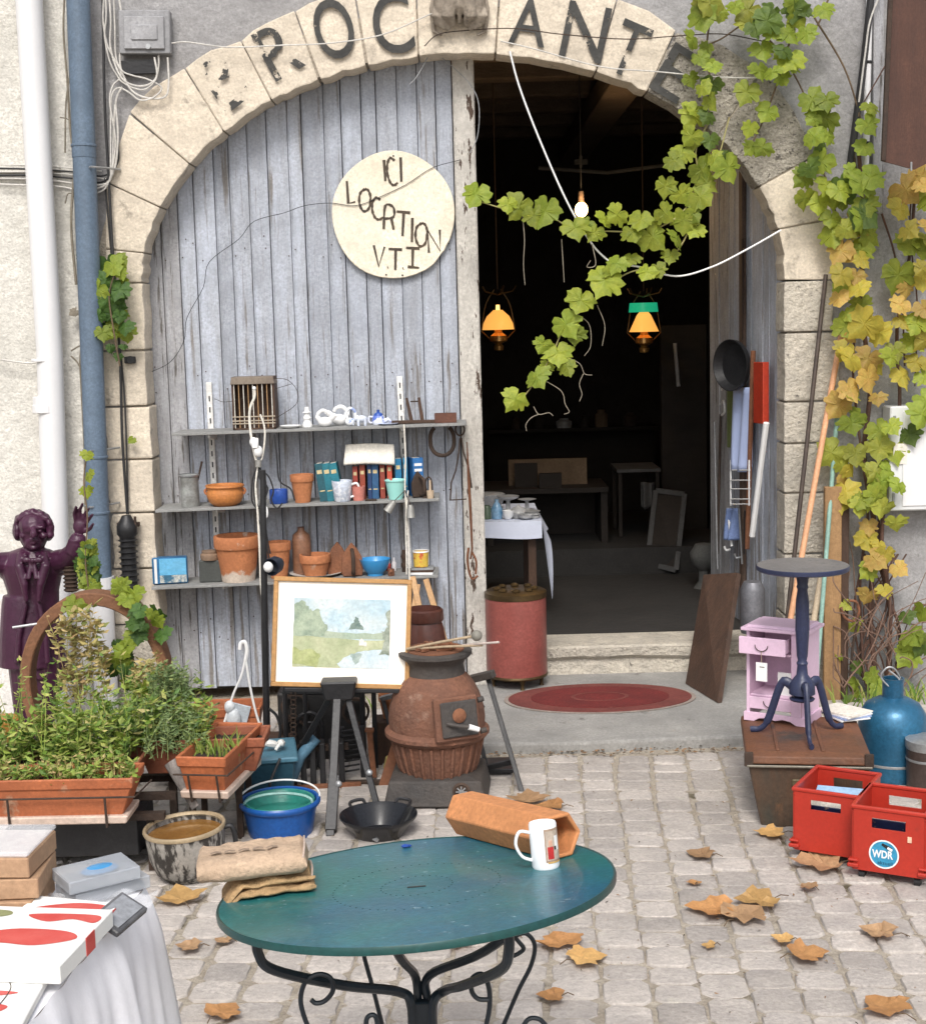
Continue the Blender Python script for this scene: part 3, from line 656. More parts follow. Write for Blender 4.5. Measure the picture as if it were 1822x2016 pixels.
# ================================================================ things on the shelves
s6 = mpp(6.62)
m_bluep = pm('blue_glaze', (.03, .09, .40), (.02, .07, .30), sc=6, rough=.3, bump=0)
m_cyan = pm('bright_blue_plastic', grit=.02, c1=(.05, .28, .58), c2=(.04, .24, .50), sc=4, rough=.3, bump=0)
m_turq = pm('pale_turquoise', grit=.02, c1=(.33, .66, .60), c2=(.28, .6, .55), sc=5, rough=.35, bump=0)
m_soil = pm('soil', (.05, .035, .025), (.03, .02, .015), sc=20, rough=1, bump=1, bsc=50)
def pot(name, label, loc, rt, h, mat, cat='flower pot', rb=.70, rim=.24, group=None, saucer=False, n=28, rz=0., tilt=None):
    t = thing(name, label, cat, loc, tilt or rz, group); w_ = rt * .08; R0 = rt * .92
    q = MB(); q.lathe([(.0001, .0), (R0 * rb, 0), (R0, h * (1 - rim)), (R0 - w_, h * (1 - rim)), (R0 * rb * .9, .01), (.0001, .01)], n); part('body', q, mat, t, smooth=True)
    q = MB(); q.lathe([(R0 - w_ - .0005, h * (1 - rim) - .001), (rt * .985, h * (1 - rim) - .001), (rt, h * (1 - rim) + .003), (rt, h - .003), (rt * .985, h), (R0 - w_ + .002, h), (R0 - w_ - .0005, h * (1 - rim))], n, caps=False); part('rim', q, mat, t, smooth=True)
    return t
def mug(name, label, loc, r, h, mat, hand=1, mat2=None, ang=0., taper=1., cat='mug', par=True):
    t = thing(name, label, cat, loc, ang)
    q = MB(); w_ = .0028; q.lathe([(.0001, 0), (r * .92 * taper, 0), (r * taper, .004), (r, h - .003), (r - w_ / 2, h), (r - w_, h - .003), (r * taper - w_, .008), (.0001, .007)], 32); part('cup', q, mat, t, smooth=True)
    if hand:
        q = MB(); c = [(hand * (r - .002), 0, h * .80), (hand * (r + h * .22), 0, h * .84), (hand * (r + h * .32), 0, h * .58), (hand * (r + h * .20), 0, h * .30), (hand * (r * taper - .003), 0, h * .18)]
        q.tube(bez(c, 6), r * .12, 8, flat=1.5); part('handle', q, mat2 or mat, t, smooth=True)
    return t
def book(label, loc, w_, d, h, mat, rz=0., lean=0., spine=True, group=None, cat='book'):
    t = thing('book', label, cat, loc, (0, lean, rz), group)
    q = MB(); q.box((0, 0, h / 2), (w_, d, h)); q.v = q.v
    q2 = MB(); q2.box((0, .003, h / 2), (w_ * .84, d - .002, h - .006)); part('pages', q2, m_paper, t)
    q = MB(); q.box((-w_ / 2, 0, h / 2), (.0025, d, h)); q.box((w_ / 2, 0, h / 2), (.0025, d, h)); q.box((0, -d / 2, h / 2), (w_ + .0025, .003, h)); part('cover', q, mat, t, bevel=.001)
    if spine:
        q = MB(); q.box((0, -d / 2 - .0018, h * .78), (w_ * .7, .0008, h * .1)); q.box((0, -d / 2 - .0018, h * .28), (w_ * .7, .0008, h * .03)); part('spine_band', q, pm('gilt_print', (.55, .45, .25), rough=.5, bump=0), t)
    return t
def colm(name, c, rough=.5, **k): return pm(name, c, tuple(x * .8 for x in c), sc=k.pop('sc', 6), rough=rough, bump=k.pop('bump', .15), **k)

# --- top shelf
p = on(1, 504, 842, 6.64); cg = thing('bird_cage', 'small dark wooden bird cage with thin pale bars on the top shelf', 'bird cage', p)
w_, h_, d_ = 84 * s6, 103 * s6, .11
q = MB(); q.box((0, d_ / 2, h_ / 2), (w_, .006, h_)); q.box((-w_ / 2 + .004, 0, h_ / 2), (.007, d_, h_)); q.box((w_ / 2 - .004, 0, h_ / 2), (.007, d_, h_)); q.box((0, 0, .004), (w_, d_, .008)); part('box', q, m_dwood, cg)
q = MB(); q.box((0, -.004, h_ - .016), (w_ + .006, d_ + .012, .032), taper=.94); part('lid', q, pm('grey_lid', (.22, .18, .14), (.14, .11, .09), sc=9, rough=.8), cg, bevel=.002)
for i in range(9): q = MB(); x = -w_ / 2 + .012 + (w_ - .024) * i / 8; q.cyl((x, -d_ / 2, .008), (x, -d_ / 2, h_ - .03), .0019, n=6); part('bar', q, m_wood if i % 2 else m_paper, cg)
for z in (.028, .04, .058): q = MB(); q.box((0, -d_ / 2 - .003, z), (w_, .004, .005)); part('slat', q, pm('bleached_wood', (.42, .36, .28), (.3, .25, .19), sc=9, rough=.8), cg)
q = MB(); q.tube(bez([(w_ / 2, -.02, h_ - .01), (w_ / 2 + .06, -.03, h_ - .02), (w_ / 2 + .10, -.04, h_ * .7), (w_ / 2 + .09, -.04, h_ * .45), (w_ / 2, -.03, h_ * .2)], 6), .0014, 5); q.tube(bez([(-w_ / 2 - .08, -.04, h_ * .6), (-w_ / 2, -.05, h_ * .55), (w_ / 2 + .08, -.05, h_ * .85)], 6), .0012, 5); part('wire', q, m_iron, cg)

def orn(label, u, v, y, fn, mat=m_white, name='ornament', cat='ornament', group=None, sm=True):
    p = on(1, u, v, y); q = MB(); fn(q); return solo(name, label, cat, q, mat, p, smooth=sm, group=group)
def swan(q, k=1., m=1):
    q.ball((0, 0, .022 * k), (.032 * k, .02 * k, .022 * k)); q.tube(bez([(m * -.02 * k, 0, .025 * k), (m * -.034 * k, 0, .05 * k), (m * -.012 * k, 0, .072 * k), (m * .012 * k, 0, .066 * k), (m * .02 * k, 0, .052 * k)], 5), [.011 * k] * 5 + [.008 * k] * 8 + [.007 * k] * 7 + [.003 * k], 8)
    q.tube(bez([(m * .02 * k, 0, .03 * k), (m * .045 * k, 0, .05 * k), (m * .055 * k, 0, .045 * k)], 4), [.012 * k] * 5 + [.006 * k] * 3 + [.002 * k], 8)
orn('flat white dish with a scalloped edge, leftmost of the white china on the top shelf', 572, 838, 6.60, lambda q: (q.lathe([(.0001, 0), (.03, 0), (.048, .010), (.049, .012), (.028, .004), (.0001, .004)], 20)), cat='dish', name='dish')
def snow(q): q.lathe([(.0001, 0), (.022, 0), (.024, .01), (.014, .03), (.019, .04), (.012, .055), (.014, .062), (.022, .066), (.011, .07), (.010, .09), (.0001, .09)], 16)
orn('small white china figure in a tall hat on the top shelf', 605, 838, 6.62, snow, cat='figurine', name='china_figurine')
orn('larger white china swan with a raised neck, right of the hatted figure', 640, 838, 6.60, lambda q: swan(q, 1.0, 1), cat='figurine', name='china_swan')
orn('white china swan with a spread wing beside the blue ringed duck', 668, 838, 6.66, lambda q: swan(q, 1.15, -1), cat='figurine', name='china_swan')
def ringd(q): q.ball((0, 0, .018), (.024, .016, .018)); q.tube(bez([(-.012, 0, .03), (-.02, 0, .055), (-.002, 0, .078), (.02, 0, .066), (.022, 0, .045)], 6), .0065, 8)
orn('white china duck with a blue ringed neck in the middle of the top shelf', 690, 836, 6.60, ringd, mat=pm('blue_white_china', grit=.02, c1=(.78, .79, .8), c2=(.25, .32, .55), sc=28, rough=.25, bump=0, t2=.58, w2=.03), cat='figurine', name='china_duck')
def eleph(q): q.ball((0, 0, .03), (.026, .016, .016)); q.ball((-.022, 0, .034), (.014, .012, .014)); q.tube([(-.032, 0, .03), (-.04, 0, .012), (-.036, 0, .002)], [.006, .004, .003], 8); [q.cyl((x, y, 0), (x, y, .03), .006, n=8) for x in (-.014, .016) for y in (-.008, .008)]
orn('white and blue china elephant with lowered trunk beside the blue pot', 712, 838, 6.59, eleph, mat=pm('blue_rim_china', (.74, .78, .84), (.5, .56, .7), sc=20, rough=.25, bump=0), cat='figurine', name='china_elephant')
t = thing('china_teapot', 'blue and white china lidded pot, rightmost of the china on the top shelf', 'teapot', on(1, 745, 836, 6.61))
m_delft = pm('delft_china', grit=.02, c1=(.72, .75, .85), c2=(.10, .16, .50), sc=24, rough=.22, bump=0, t2=.52, w2=.04)
q = MB(); q.lathe([(.0001, 0), (.024, 0), (.030, .012), (.026, .035), (.02, .042), (.0001, .042)], 24); part('body', q, m_delft, t, smooth=True)
q = MB(); q.lathe([(.021, .042), (.018, .05), (.006, .056), (.007, .066), (.0001, .068)], 20); part('lid', q, m_bluep, t, smooth=True)
q = MB(); q.tube([(.02, 0, .015), (.045, 0, .025), (.055, 0, .012)], [.01, .007, .005], 8); q.tube(bez([(-.022, 0, .035), (-.042, 0, .035), (-.04, 0, .012), (-.024, 0, .01)], 4), .004, 6); part('spout_and_handle', q, m_delft, t, smooth=True)
q = MB(); q.lathe([(.0001, 0), (.03, 0), (.046, .008), (.0001, .006)], 20); solo('saucer', 'pale blue saucer next to the lidded china pot', 'saucer', q, pm('pale_blue_china', (.55, .62, .8), rough=.25, bump=0), on(1, 764, 836, 6.575), smooth=True)
# rusty wooden press and tray
t = thing('wooden_yoke', 'rusty brown wooden frame with two upright prongs on the top shelf', 'wooden tool', on(1, 815, 832, 6.60))
q = MB(); q.box((0, 0, .008), (.20, .03, .014)); part('base', q, m_dwood, t, bevel=.002)
for x, r_ in ((-.012, -.18), (.036, -.12)): q = MB(); q.M = T(x, 0, .014) @ Ry(r_); q.box((0, 0, .05), (.017, .018, .105), taper=.7); part('prong', q, m_dwood, t, bevel=.002)
q = MB(); q.box((.006, 0, .098), (.04, .006, .006)); part('crossbar', q, m_iron, t)
t = thing('wooden_tray', 'shallow reddish brown wooden tray at the right end of the top shelf', 'tray', on(1, 877, 829, 6.60))
q = MB(); q.box((0, 0, .004), (.096, .07, .006)); [q.box(c, d) for c, d in (((0, -.034, .021), (.096, .005, .04)), ((0, .034, .021), (.096, .005, .04)), ((-.046, 0, .021), (.005, .063, .04)), ((.046, 0, .021), (.005, .063, .04)))]; part('tray_walls', q, pm('redbrown_wood', (.13, .05, .03), (.08, .03, .02), sc=8, rough=.6), t)
# horseshoe
q = MB(); c = W(870, 866, 6.62); rr = 29 * s6
pts = [(rr * .8 * math.cos(a) * (1 + .12 * abs(math.sin(a))), 0, rr * 1.05 * math.sin(a)) for a in [R(125) + R(290) * i / 24 for i in range(25)]]
q.tube(pts, .009, 8, flat=.5); solo('horseshoe', 'rusty horseshoe hanging under the right end of the top shelf', 'horseshoe', q, m_iron, c, smooth=True)
# hanging saw / scythe
t = thing('hanging_tongs', 'long rusty iron tool hanging from the door edge by a ring', 'hand tool', W(905, 838, 6.60))
def L6(px, y=6.60): return [W(a, b, y) for a, b in px]
q = MB(); q.tube([W(905, 845, 6.6) + Vector((math.cos(a) * .02, 0, math.sin(a) * .027)) for a in [2 * PI * i / 16 for i in range(16)]], .004, 6, close=True); part('ring', q, m_iron, t, smooth=True, ww=True)
q = MB(); q.tube(L6([(905, 862), (903, 890), (897, 925), (888, 950), (886, 985)]), .0035, 6); q.tube(L6([(908, 862), (912, 890), (922, 920), (928, 960)]), .004, 6); q.tube(L6([(886, 984), (918, 982)]), .003, 6); part('shank', q, m_iron, t, smooth=True, ww=True)
q = MB(); q.tube(L6([(919, 870), (922, 940), (926, 1010), (929, 1080), (926, 1100)]), [.006, .018, .018, .013, .012], 8, flat=.35); part('blade', q, m_rust, t, smooth=True, ww=True)
q = MB(); q.tube(bez(L6([(922, 1078), (920, 1100), (923, 1125), (930, 1140), (940, 1133)]), 4), .009, 8, flat=.6); q.tube(bez(L6([(928, 1085), (937, 1105), (936, 1130)]), 4), .005, 6); part('hook', q, m_rust, t, smooth=True, ww=True)

# --- middle shelf
p = on(2, 375, 992, 6.62); t = thing('glass_jar', 'clouded glass jar with metal rim and spoon, leftmost on the middle shelf', 'jar', p)
q = MB(); q.lathe([(.0001, 0), (.040, 0), (.042, .01), (.040, .13), (.043, .137), (.043, .142), (.039, .142), (.038, .012), (.0001, .01)], 24); part('glass', q, pm('clouded_glass', (.34, .35, .34), (.20, .20, .19), sc=12, rough=.3, bump=.1, t2=.5, w2=.1), t, smooth=True)
q = MB(); q.lathe([(.0435, .134), (.046, .137), (.046, .143), (.0435, .145)], 24, caps=False); part('rim', q, m_galv, t, smooth=True)
q = MB(); q.cyl((.02, 0, .05), (.06, 0, .20), .003, .005, n=8); part('spoon', q, m_iron, t)
p = on(2, 444, 992, 6.60); t = thing('terracotta_bowl', 'round ridged orange terracotta bowl with lugs on the middle shelf', 'bowl', p)
q = MB(); q.lathe([(.0001, 0), (.05, 0), (.072, .018), (.082, .045), (.081, .062), (.077, .075), (.078, .080), (.086, .086), (.085, .093), (.076, .093), (.074, .08), (.078, .05), (.06, .012), (.0001, .01)], 32); part('bowl', q, pm('orange_terracotta', (.60, .24, .07), (.50, .18, .05), sc=4, st=(1, 1, 9), rough=.5, bump=.3, bsc=12), t, smooth=True)
for s_ in (-1, 1): q = MB(); q.tube(bez([(s_ * .078, 0, .078), (s_ * .09, 0, .066), (s_ * .082, 0, .05)], 4), .006, 8); part('lug', q, m_terra, t, smooth=True)
mug('cup', 'small cobalt blue straight cup left of the terracotta pot on the middle shelf', on(2, 549, 990, 6.60), .041, .062, m_bluep, hand=0, cat='cup')
pot('flower_pot', 'orange terracotta flower pot standing on the middle shelf', on(2, 596, 990, 6.60), .053, .125, m_terra)
for i, (u, c, l) in enumerate([(640, (.02, .10, .13), 'dark teal book leaning at the left end of the book row'), (655, (.02, .17, .22), 'teal book leaning second in the book row'), (670, (.02, .20, .26), 'brighter teal book leaning right of two teal books')]):
    book(l, on(2, u, 984, 6.64), .032, .10, .172, colm('teal_cover', c), rz=0, lean=R(-7 - i))
mug('mug', 'pale grey blue dotted mug in front of the teal books on the middle shelf', on(2, 674, 986, 6.575), .046, .093, pm('dotted_grey_glaze', (.48, .52, .60), (.70, .72, .76), sc=34, rough=.3, bump=0, t2=.56, w2=.02), mat2=m_white, taper=.78)
q = MB(); q.lathe([(.0001, 0), (.025, 0), (.031, .064), (.029, .064), (.0235, .006), (.0001, .005)], 20); solo('pot', 'small salmon pink clay pot right of the dotted mug', 'flower pot', q, colm('salmon_clay', (.55, .2, .16)), on(2, 706, 984, 6.585), smooth=True)
for u, w_, h_, c, l in [(702, .018, .15, (.30, .05, .035), 'dark red book behind the pink pot'), (716, .02, .155, (.33, .07, .04), 'red brown book left of the blue books'), (730, .014, .16, (.02, .05, .14), 'narrow navy book in the book row'), (741, .024, .158, (.03, .10, .22), 'thick blue book in the middle of the book row'),
                     (755, .018, .165, (.30, .06, .04), 'brick red book right of the thick blue book'), (769, .018, .168, (.55, .09, .05), 'bright red book at the right of the row')]:
    book(l, on(2, u, 980, 6.66), w_ * 1.1, .10, h_, colm('book_cover', c))
for u, w_, h_, c, l in [(786, .026, .175, (.02, .18, .36), 'tall blue book behind the turquoise pot'), (800, .016, .178, (.04, .24, .42), 'light blue book next to the tall blue book')]:
    book(l, on(2, u, 978, 6.67), w_, .09, h_, colm('book_cover', c))
t = book('blue and white paperback, rightmost of the books on the middle shelf', on(2, 819, 976, 6.67), .045, .09, .175, colm('blue_white_cover', (.03, .16, .42)), spine=False, rz=.3)
for z in (.09, .12, .145): q = MB(); q.box((0, -.0468, z), (.035, .001, .012)); part('title_bar', q, m_white, t)
p = W(727, 908, 6.60); q = MB(); q.M = Ry(R(1.5))
q.grid(lambda a, b: ((a - .5) * 100 * s6 * (1 - .05 * b), -.02 + .05 * b + .02 * math.sin(b * 3), .012 + .06 * b - .025 * (1 - b) ** 3 + .006 * math.sin(a * 3)), 12, 8)
solo('paper_sheets', 'thick fold of cream paper lying on top of the book row', 'paper', q, m_paper, p, smooth=True, solid=.012)
t = thing('small_pail', 'pale turquoise pot with a rolled rim in front of the blue books', 'pot', on(2, 779, 983, 6.575))
q = MB(); q.lathe([(.0001, 0), (.031, 0), (.045, .082), (.042, .082), (.029, .006), (.0001, .005)], 28); part('body', q, m_turq, t, smooth=True)
q = MB(); q.lathe([(.044, .080), (.048, .081), (.049, .086), (.045, .088), (.042, .082)], 28, caps=False); part('rim', q, m_turq, t, smooth=True)
def flatiron(label, loc, k=1., rz=0., stand=True, handle=True, group=None):
    t = thing('flat_iron', label, 'flat iron', loc, rz, group)
    q = MB(); o = [(-.035, 0), (-.04, .03), (-.036, .07), (-.02, .10), (0, .125), (.02, .10), (.036, .07), (.04, .03), (.035, 0)]
    q.prism([(a * k, b * k) for a, b in o], .016 * k, T(0, .0, 0) @ Rx(R(80))); part('sole', q, m_rust if k > 1 else m_iron, t, bevel=.003)
    if handle: q = MB(); q.tube(bez([(0, -.012 * k, .015 * k), (0, -.05 * k, .02 * k), (0, -.055 * k, .06 * k), (0, -.045 * k, .09 * k), (0, -.01 * k, .10 * k)], 5), .007 * k, 8); part('handle', q, m_iron, t, smooth=True)
    return t
flatiron('rusty flat iron standing on its heel at the right end of the middle shelf', on(2, 825, 979, 6.60), .95, rz=.5)
q = MB(); q.tube(bez([(0, 0, 0), (.0, 0, .07), (.012, 0, .092), (.026, 0, .08), (.03, 0, .03), (.03, 0, .0)], 5), .0035, 8); q.box((.012, .0, .004), (.05, .02, .008)); solo('iron_hoop', 'thin dark iron hoop right of the small flat iron', 'hoop', q, m_iron, on(2, 838, 979, 6.57), smooth=True)
q = MB(); q.lathe([(.0001, 0), (.014, 0), (.017, .034), (.0001, .034)], 14); q.cyl((0, 0, .03), (0, 0, .08), .005, .004); solo('shaving_brush', 'small cream stub with a handle at the right end of the middle shelf', 'brush', q, colm('cream_wax', (.62, .48, .34)), on(2, 847, 982, 6.55), smooth=True)
q = MB(); q.box((0, 0, .004), (.05, .03, .008)); solo('metal_clip', 'small dark metal plate lying in front of the book row', 'metal plate', q, m_iron, on(2, 730, 985, 6.545), bevel=.002)

# --- bottom shelf
p = on(3, 336, 1148, 6.60); t = thing('tin_box', 'blue picture tin with a harbour scene on its lid, left end of the bottom shelf', 'tin', p, .12)
m_tin = pm('blue_tin', (.03, .16, .34), (.02, .09, .2), sc=5, rough=.3, bump=0)
q = MB(); q.box((0, .01, .062), (.155, .05, .12)); part('tin', q, m_tin, t, bevel=.004)
m_pic = pm('sky_print', (.10, .40, .68), (.20, .50, .72), sc=4, st=(1, 1, 3), rough=.3, bump=0); m_pic2 = pm('harbour_print', (.55, .55, .5), (.05, .14, .22), sc=26, rough=.3, bump=0, t2=.5, w2=.05)
q = MB(); q.box((.014, -.0165, .080), (.118, .002, .075)); part('picture_sky', q, m_pic, t)
q = MB(); q.box((.014, -.0165, .025), (.118, .002, .033)); part('picture_town', q, m_pic2, t)
q = MB(); q.box((-.062, -.0165, .062), (.012, .002, .11)); part('stripe', q, m_white, t)
t = thing('dark_canister', 'dark grey canister with a wooden lid beside the big pot', 'canister', on(3, 417, 1148, 6.62))
q = MB(); q.box((0, 0, .05), (.10, .06, .10)); part('body', q, colm('dark_tin', (.07, .075, .07)), t, bevel=.004)
q = MB(); q.lathe([(.0001, .10), (.042, .10), (.046, .112), (.046, .125), (.038, .13), (.04, .14), (.0001, .142)], 20); part('lid', q, colm('old_wood_lid', (.28, .19, .13)), t, smooth=True)
pot('flower_pot', 'large terracotta flower pot with a chalky foot on the bottom shelf', on(3, 470, 1146, 6.62), .104, .205, m_terrac, rim=.26, rb=.78)
pot('flower_pot', 'terracotta flower pot half hidden behind the black lamp on the bottom shelf', on(3, 550, 1140, 6.64), .058, .165, m_terra, rim=.22)
q = MB(); q.lathe([(.0001, 0), (.041, 0), (.043, .01), (.043, .16), (.038, .185), (.016, .205), (.014, .218), (.018, .22), (.0001, .222)], 26); solo('stoneware_bottle', 'brown stoneware bottle standing at the back of the bottom shelf', 'bottle', q, pm('brown_stoneware', (.26, .13, .075), (.18, .085, .05), sc=4, st=(1, 1, 4), rough=.4, bump=.2), on(3, 596, 1140, 6.69), smooth=True)
q = MB(); q.lathe([(.0001, 0), (.055, 0), (.115, .012), (.12, .016), (.112, .015), (.055, .004), (.0001, .004)], 36); pl = solo('plate', 'flat off white plate under the small terracotta pot on the bottom shelf', 'plate', q, pm('old_plate', (.58, .56, .52), (.4, .38, .36), sc=12, rough=.4), on(3, 622, 1135, 6.66), smooth=True)
q = on(3, 621, 1133, 6.63); q.z += .005; pot('flower_pot', 'small wide terracotta pot standing on the white plate', q, .070, .098, m_terra, rim=.36, rb=.74)
flatiron('larger pointed flat iron standing upright behind the plate', on(3, 665, 1138, 6.66), 1.2, rz=-.1, handle=False)
flatiron('pointed flat iron with a bent handle beside the blue bowl', on(3, 694, 1138, 6.60), 1.22, rz=.15)
q = MB(); q.lathe([(.0001, 0), (.036, 0), (.036, .01), (.055, .03), (.068, .07), (.069, .075), (.066, .074), (.05, .028), (.03, .014), (.0001, .012)], 30); solo('bowl', 'bright blue plastic bowl on the bottom shelf', 'bowl', q, m_cyan, on(3, 739, 1134, 6.60), smooth=True)
q = MB(); q.cyl((0, 0, 0), (0, 0, .03), .015, n=14); q.cyl((0, -.002, .016), (0, -.03, .026), .005, .007); solo('rusty_valve', 'small rusty tap fitting right of the blue bowl', 'tap', q, m_rust, on(3, 770, 1133, 6.57), smooth=True)
t = thing('spray_can', 'small yellow printed tin cup right end of the bottom shelf', 'tin', on(3, 829, 1128, 6.58) + Vector((0, 0, .035)))
q = MB(); q.lathe([(.0001, 0), (.032, 0), (.036, .066), (.034, .066), (.030, .004), (.0001, .004)], 24); part('body', q, pm('yellow_print', (.70, .48, .08), (.55, .12, .05), sc=22, rough=.4, bump=0, t2=.6, w2=.03), t, smooth=True)
q = MB(); q.lathe([(.034, .064), (.038, .066), (.037, .072), (.034, .07)], 24, caps=False); part('rim', q, m_white, t, smooth=True)
p = on(3, 832, 1128, 6.59); t = thing('magazine_pile', 'short pile of magazines under the yellow tin', 'magazines', p, -.06)
for i in range(3): q = MB(); q.M = Rz(U_(-.1, .1)); q.box((0, 0, .006 + i * .0105), (.10, .08, .010)); part('magazine', q, [m_white, m_dwood, m_galv][i], t)
for u, c, l, h_ in [(752, (.03, .035, .045), 'tiny dark bottle with a red cap behind the blue bowl', .062), (765, (.55, .08, .06), 'tiny red tube behind the blue bowl', .05), (776, (.62, .6, .62), 'small white figurine behind the bell cord', .06)]:
    q = MB(); q.lathe([(.0001, 0), (.010, 0), (.011, h_ * .6), (.004, h_ * .75), (.004, h_), (.0001, h_)], 12); solo('tiny_bottle', l, 'bottle', q, colm('tiny', c), on(3, u, 1130, 6.70), smooth=True)
q = MB(); q.cyl((0, 0, 0), (0, 0, .10), .011, .008); q.lathe([(.013, .02), (.016, .03), (.013, .04)], 12); q.lathe([(.012, .06), (.015, .07), (.012, .08)], 12); solo('pewter_candlestick', 'dark pewter stick behind the hanging bell cord', 'candlestick', q, m_iron, on(3, 796, 1130, 6.66), smooth=True)
# bell cord
t = thing('bell_cord', 'pale cord with two small grey cow bells hanging from the shelf bracket', 'bell', W(800, 950, 6.5))
q = MB(); q.tube(bez([W(795, 835, 6.5), W(798, 900, 6.5), W(797, 965, 6.49), W(803, 1050, 6.49), W(806, 1150, 6.49)], 5), .0035, 6); q.tube(bez([W(803, 965, 6.49), W(799, 1020, 6.48), W(800, 1130, 6.48)], 5), .0028, 6); part('cord', q, m_paper, t, smooth=True, ww=True)
m_bell = pm('grey_bell_metal', (.26, .26, .24), (.36, .35, .33), sc=12, rough=.5, metal=.4, bump=.2)
for u, v, tl in ((768, 998, R(35)), (808, 1008, 0)):
    q = MB(); q.lathe([(.001, .034), (.010, .032), (.015, .02), (.019, -.018), (.021, -.022), (.017, -.022), (.012, .018), (.001, .028)], 18, M=Ry(tl)); o_ = W(u, v, 6.47); q.v = [v_ + o_ for v_ in q.v]; part('bell', q, m_bell, t, smooth=True, ww=True)
    q = MB(); q.tube([W(797, 965, 6.48), o_ + Ry(tl) @ Vector((0, 0, .034))], .0018, 5); part('loop', q, m_iron, t, ww=True)

# --- cords and sockets hanging left of the easel, black floor lamp
t = thing('hanging_flex', 'cream electric flex with white plugs and tangled black cords hanging over the shelves', 'electric cord', W(505, 860, 6.42))
yf = 6.42
def tb(par, name, px, r, mat, y=yf, n=5, flat=1.): q = MB(); q.tube(bez([W(a, b, y) for a, b in px], n), r, 7, flat=flat); return part(name, q, mat, par, smooth=True, ww=True)
tb(t, 'flex', [(500, 762), (501, 780), (493, 800), (491, 825), (496, 870), (505, 910)], .0055, m_paper)
tb(t, 'flex', [(512, 815), (520, 838), (521, 865), (516, 900), (508, 912)], .004, m_paper)
q = MB(); q.ball(W(499, 870, 6.41), (.018, .018, .022)); q.ball(W(508, 888, 6.41), (.020, .018, .026)); q.box(W(502, 872, 6.40), (.03, .02, .045)); part('plug', q, m_white, t, ww=True, smooth=True, bevel=.004)
q = MB(); a = W(508, 905, 6.41); q.cyl(a, a - Vector((0, 0, .03)), .014, n=14); part('connector', q, m_bell, t, ww=True)
q = MB(); q.ball(W(500, 764, yf), .009); part('bead', q, m_white, t, ww=True, smooth=True)
tb(t, 'cream_cord', [(507, 918), (503, 960), (507, 1010), (511, 1080), (513, 1140), (515, 1170)], .005, m_paper)
for px in [[(506, 918), (497, 945), (496, 985), (510, 1000), (515, 960), (508, 925)], [(508, 918), (520, 935), (523, 970), (512, 1000), (503, 975), (508, 930)], [(508, 920), (516, 960), (520, 1010), (526, 1060), (532, 1090)], [(508, 918), (500, 960), (508, 1020), (520, 1050), (530, 1100)],
           [(540, 855), (545, 900), (550, 945), (572, 962), (580, 985)], [(516, 925), (530, 940), (538, 965), (534, 985), (545, 1000), (556, 990)], [(505, 925), (513, 945), (527, 960), (520, 985)]]:
    tb(t, 'black_cord', px, .0036, m_cblk)
q = MB(); q.ball(W(524, 1008, 6.40), (.009, .005, .026)); q.ball(W(521, 1050, 6.40), (.008, .005, .018)); part('tag', q, m_white, t, ww=True, smooth=True)
yl = 5.9
fl = thing('floor_lamp', 'thin black floor lamp pole with a small spotlight left of the painting', 'lamp', W(528, 1560, yl))
q = MB(); q.tube([W(517, 925, yl), W(521, 1250, yl), W(528, 1560, yl)], [.012, .014, .015], 10); part('pole', q, m_blk, fl, smooth=True, ww=True)
q = MB(); a = W(541, 1112, yl - .04); d = Vector((-.45, -1, -.15)); q.lathe([(.0001, -.04), (.02, -.038), (.034, -.01), (.036, .03), (.033, .03), (.03, 0), (.0001, -.01)], 22, M=frame(a, d)); part('spot_head', q, pm('navy_metal', (.015, .02, .035), rough=.3, bump=0), fl, smooth=True, ww=True)
q = MB(); q.ball(W(528, 1116, yl - .075), (.02, .018, .022)); part('bulb', q, m_white, fl, smooth=True, ww=True)
q = MB(); q.lathe([(.0001, 0), (.12, 0), (.12, .012), (.03, .025), (.0001, .03)], 28); b = G(530, 1566, 0); q.v = [v + W(528, 1560, yl) * 0 for v in q.v]; o = part('foot', q, m_blk, fl, smooth=True); o.location = Vector((0, 0, .0))
fl.location.z = 0; 
for ch in fl.children:
    if ch.name.split('.')[0] != 'foot': ch.location.z = W(528, 1560, yl).z
q = MB(); q.tube([(0, 0, .02), (0, 0, W(528, 1560, yl).z + .01)], .015, 10); part('lower_pole', q, m_blk, fl, smooth=True)
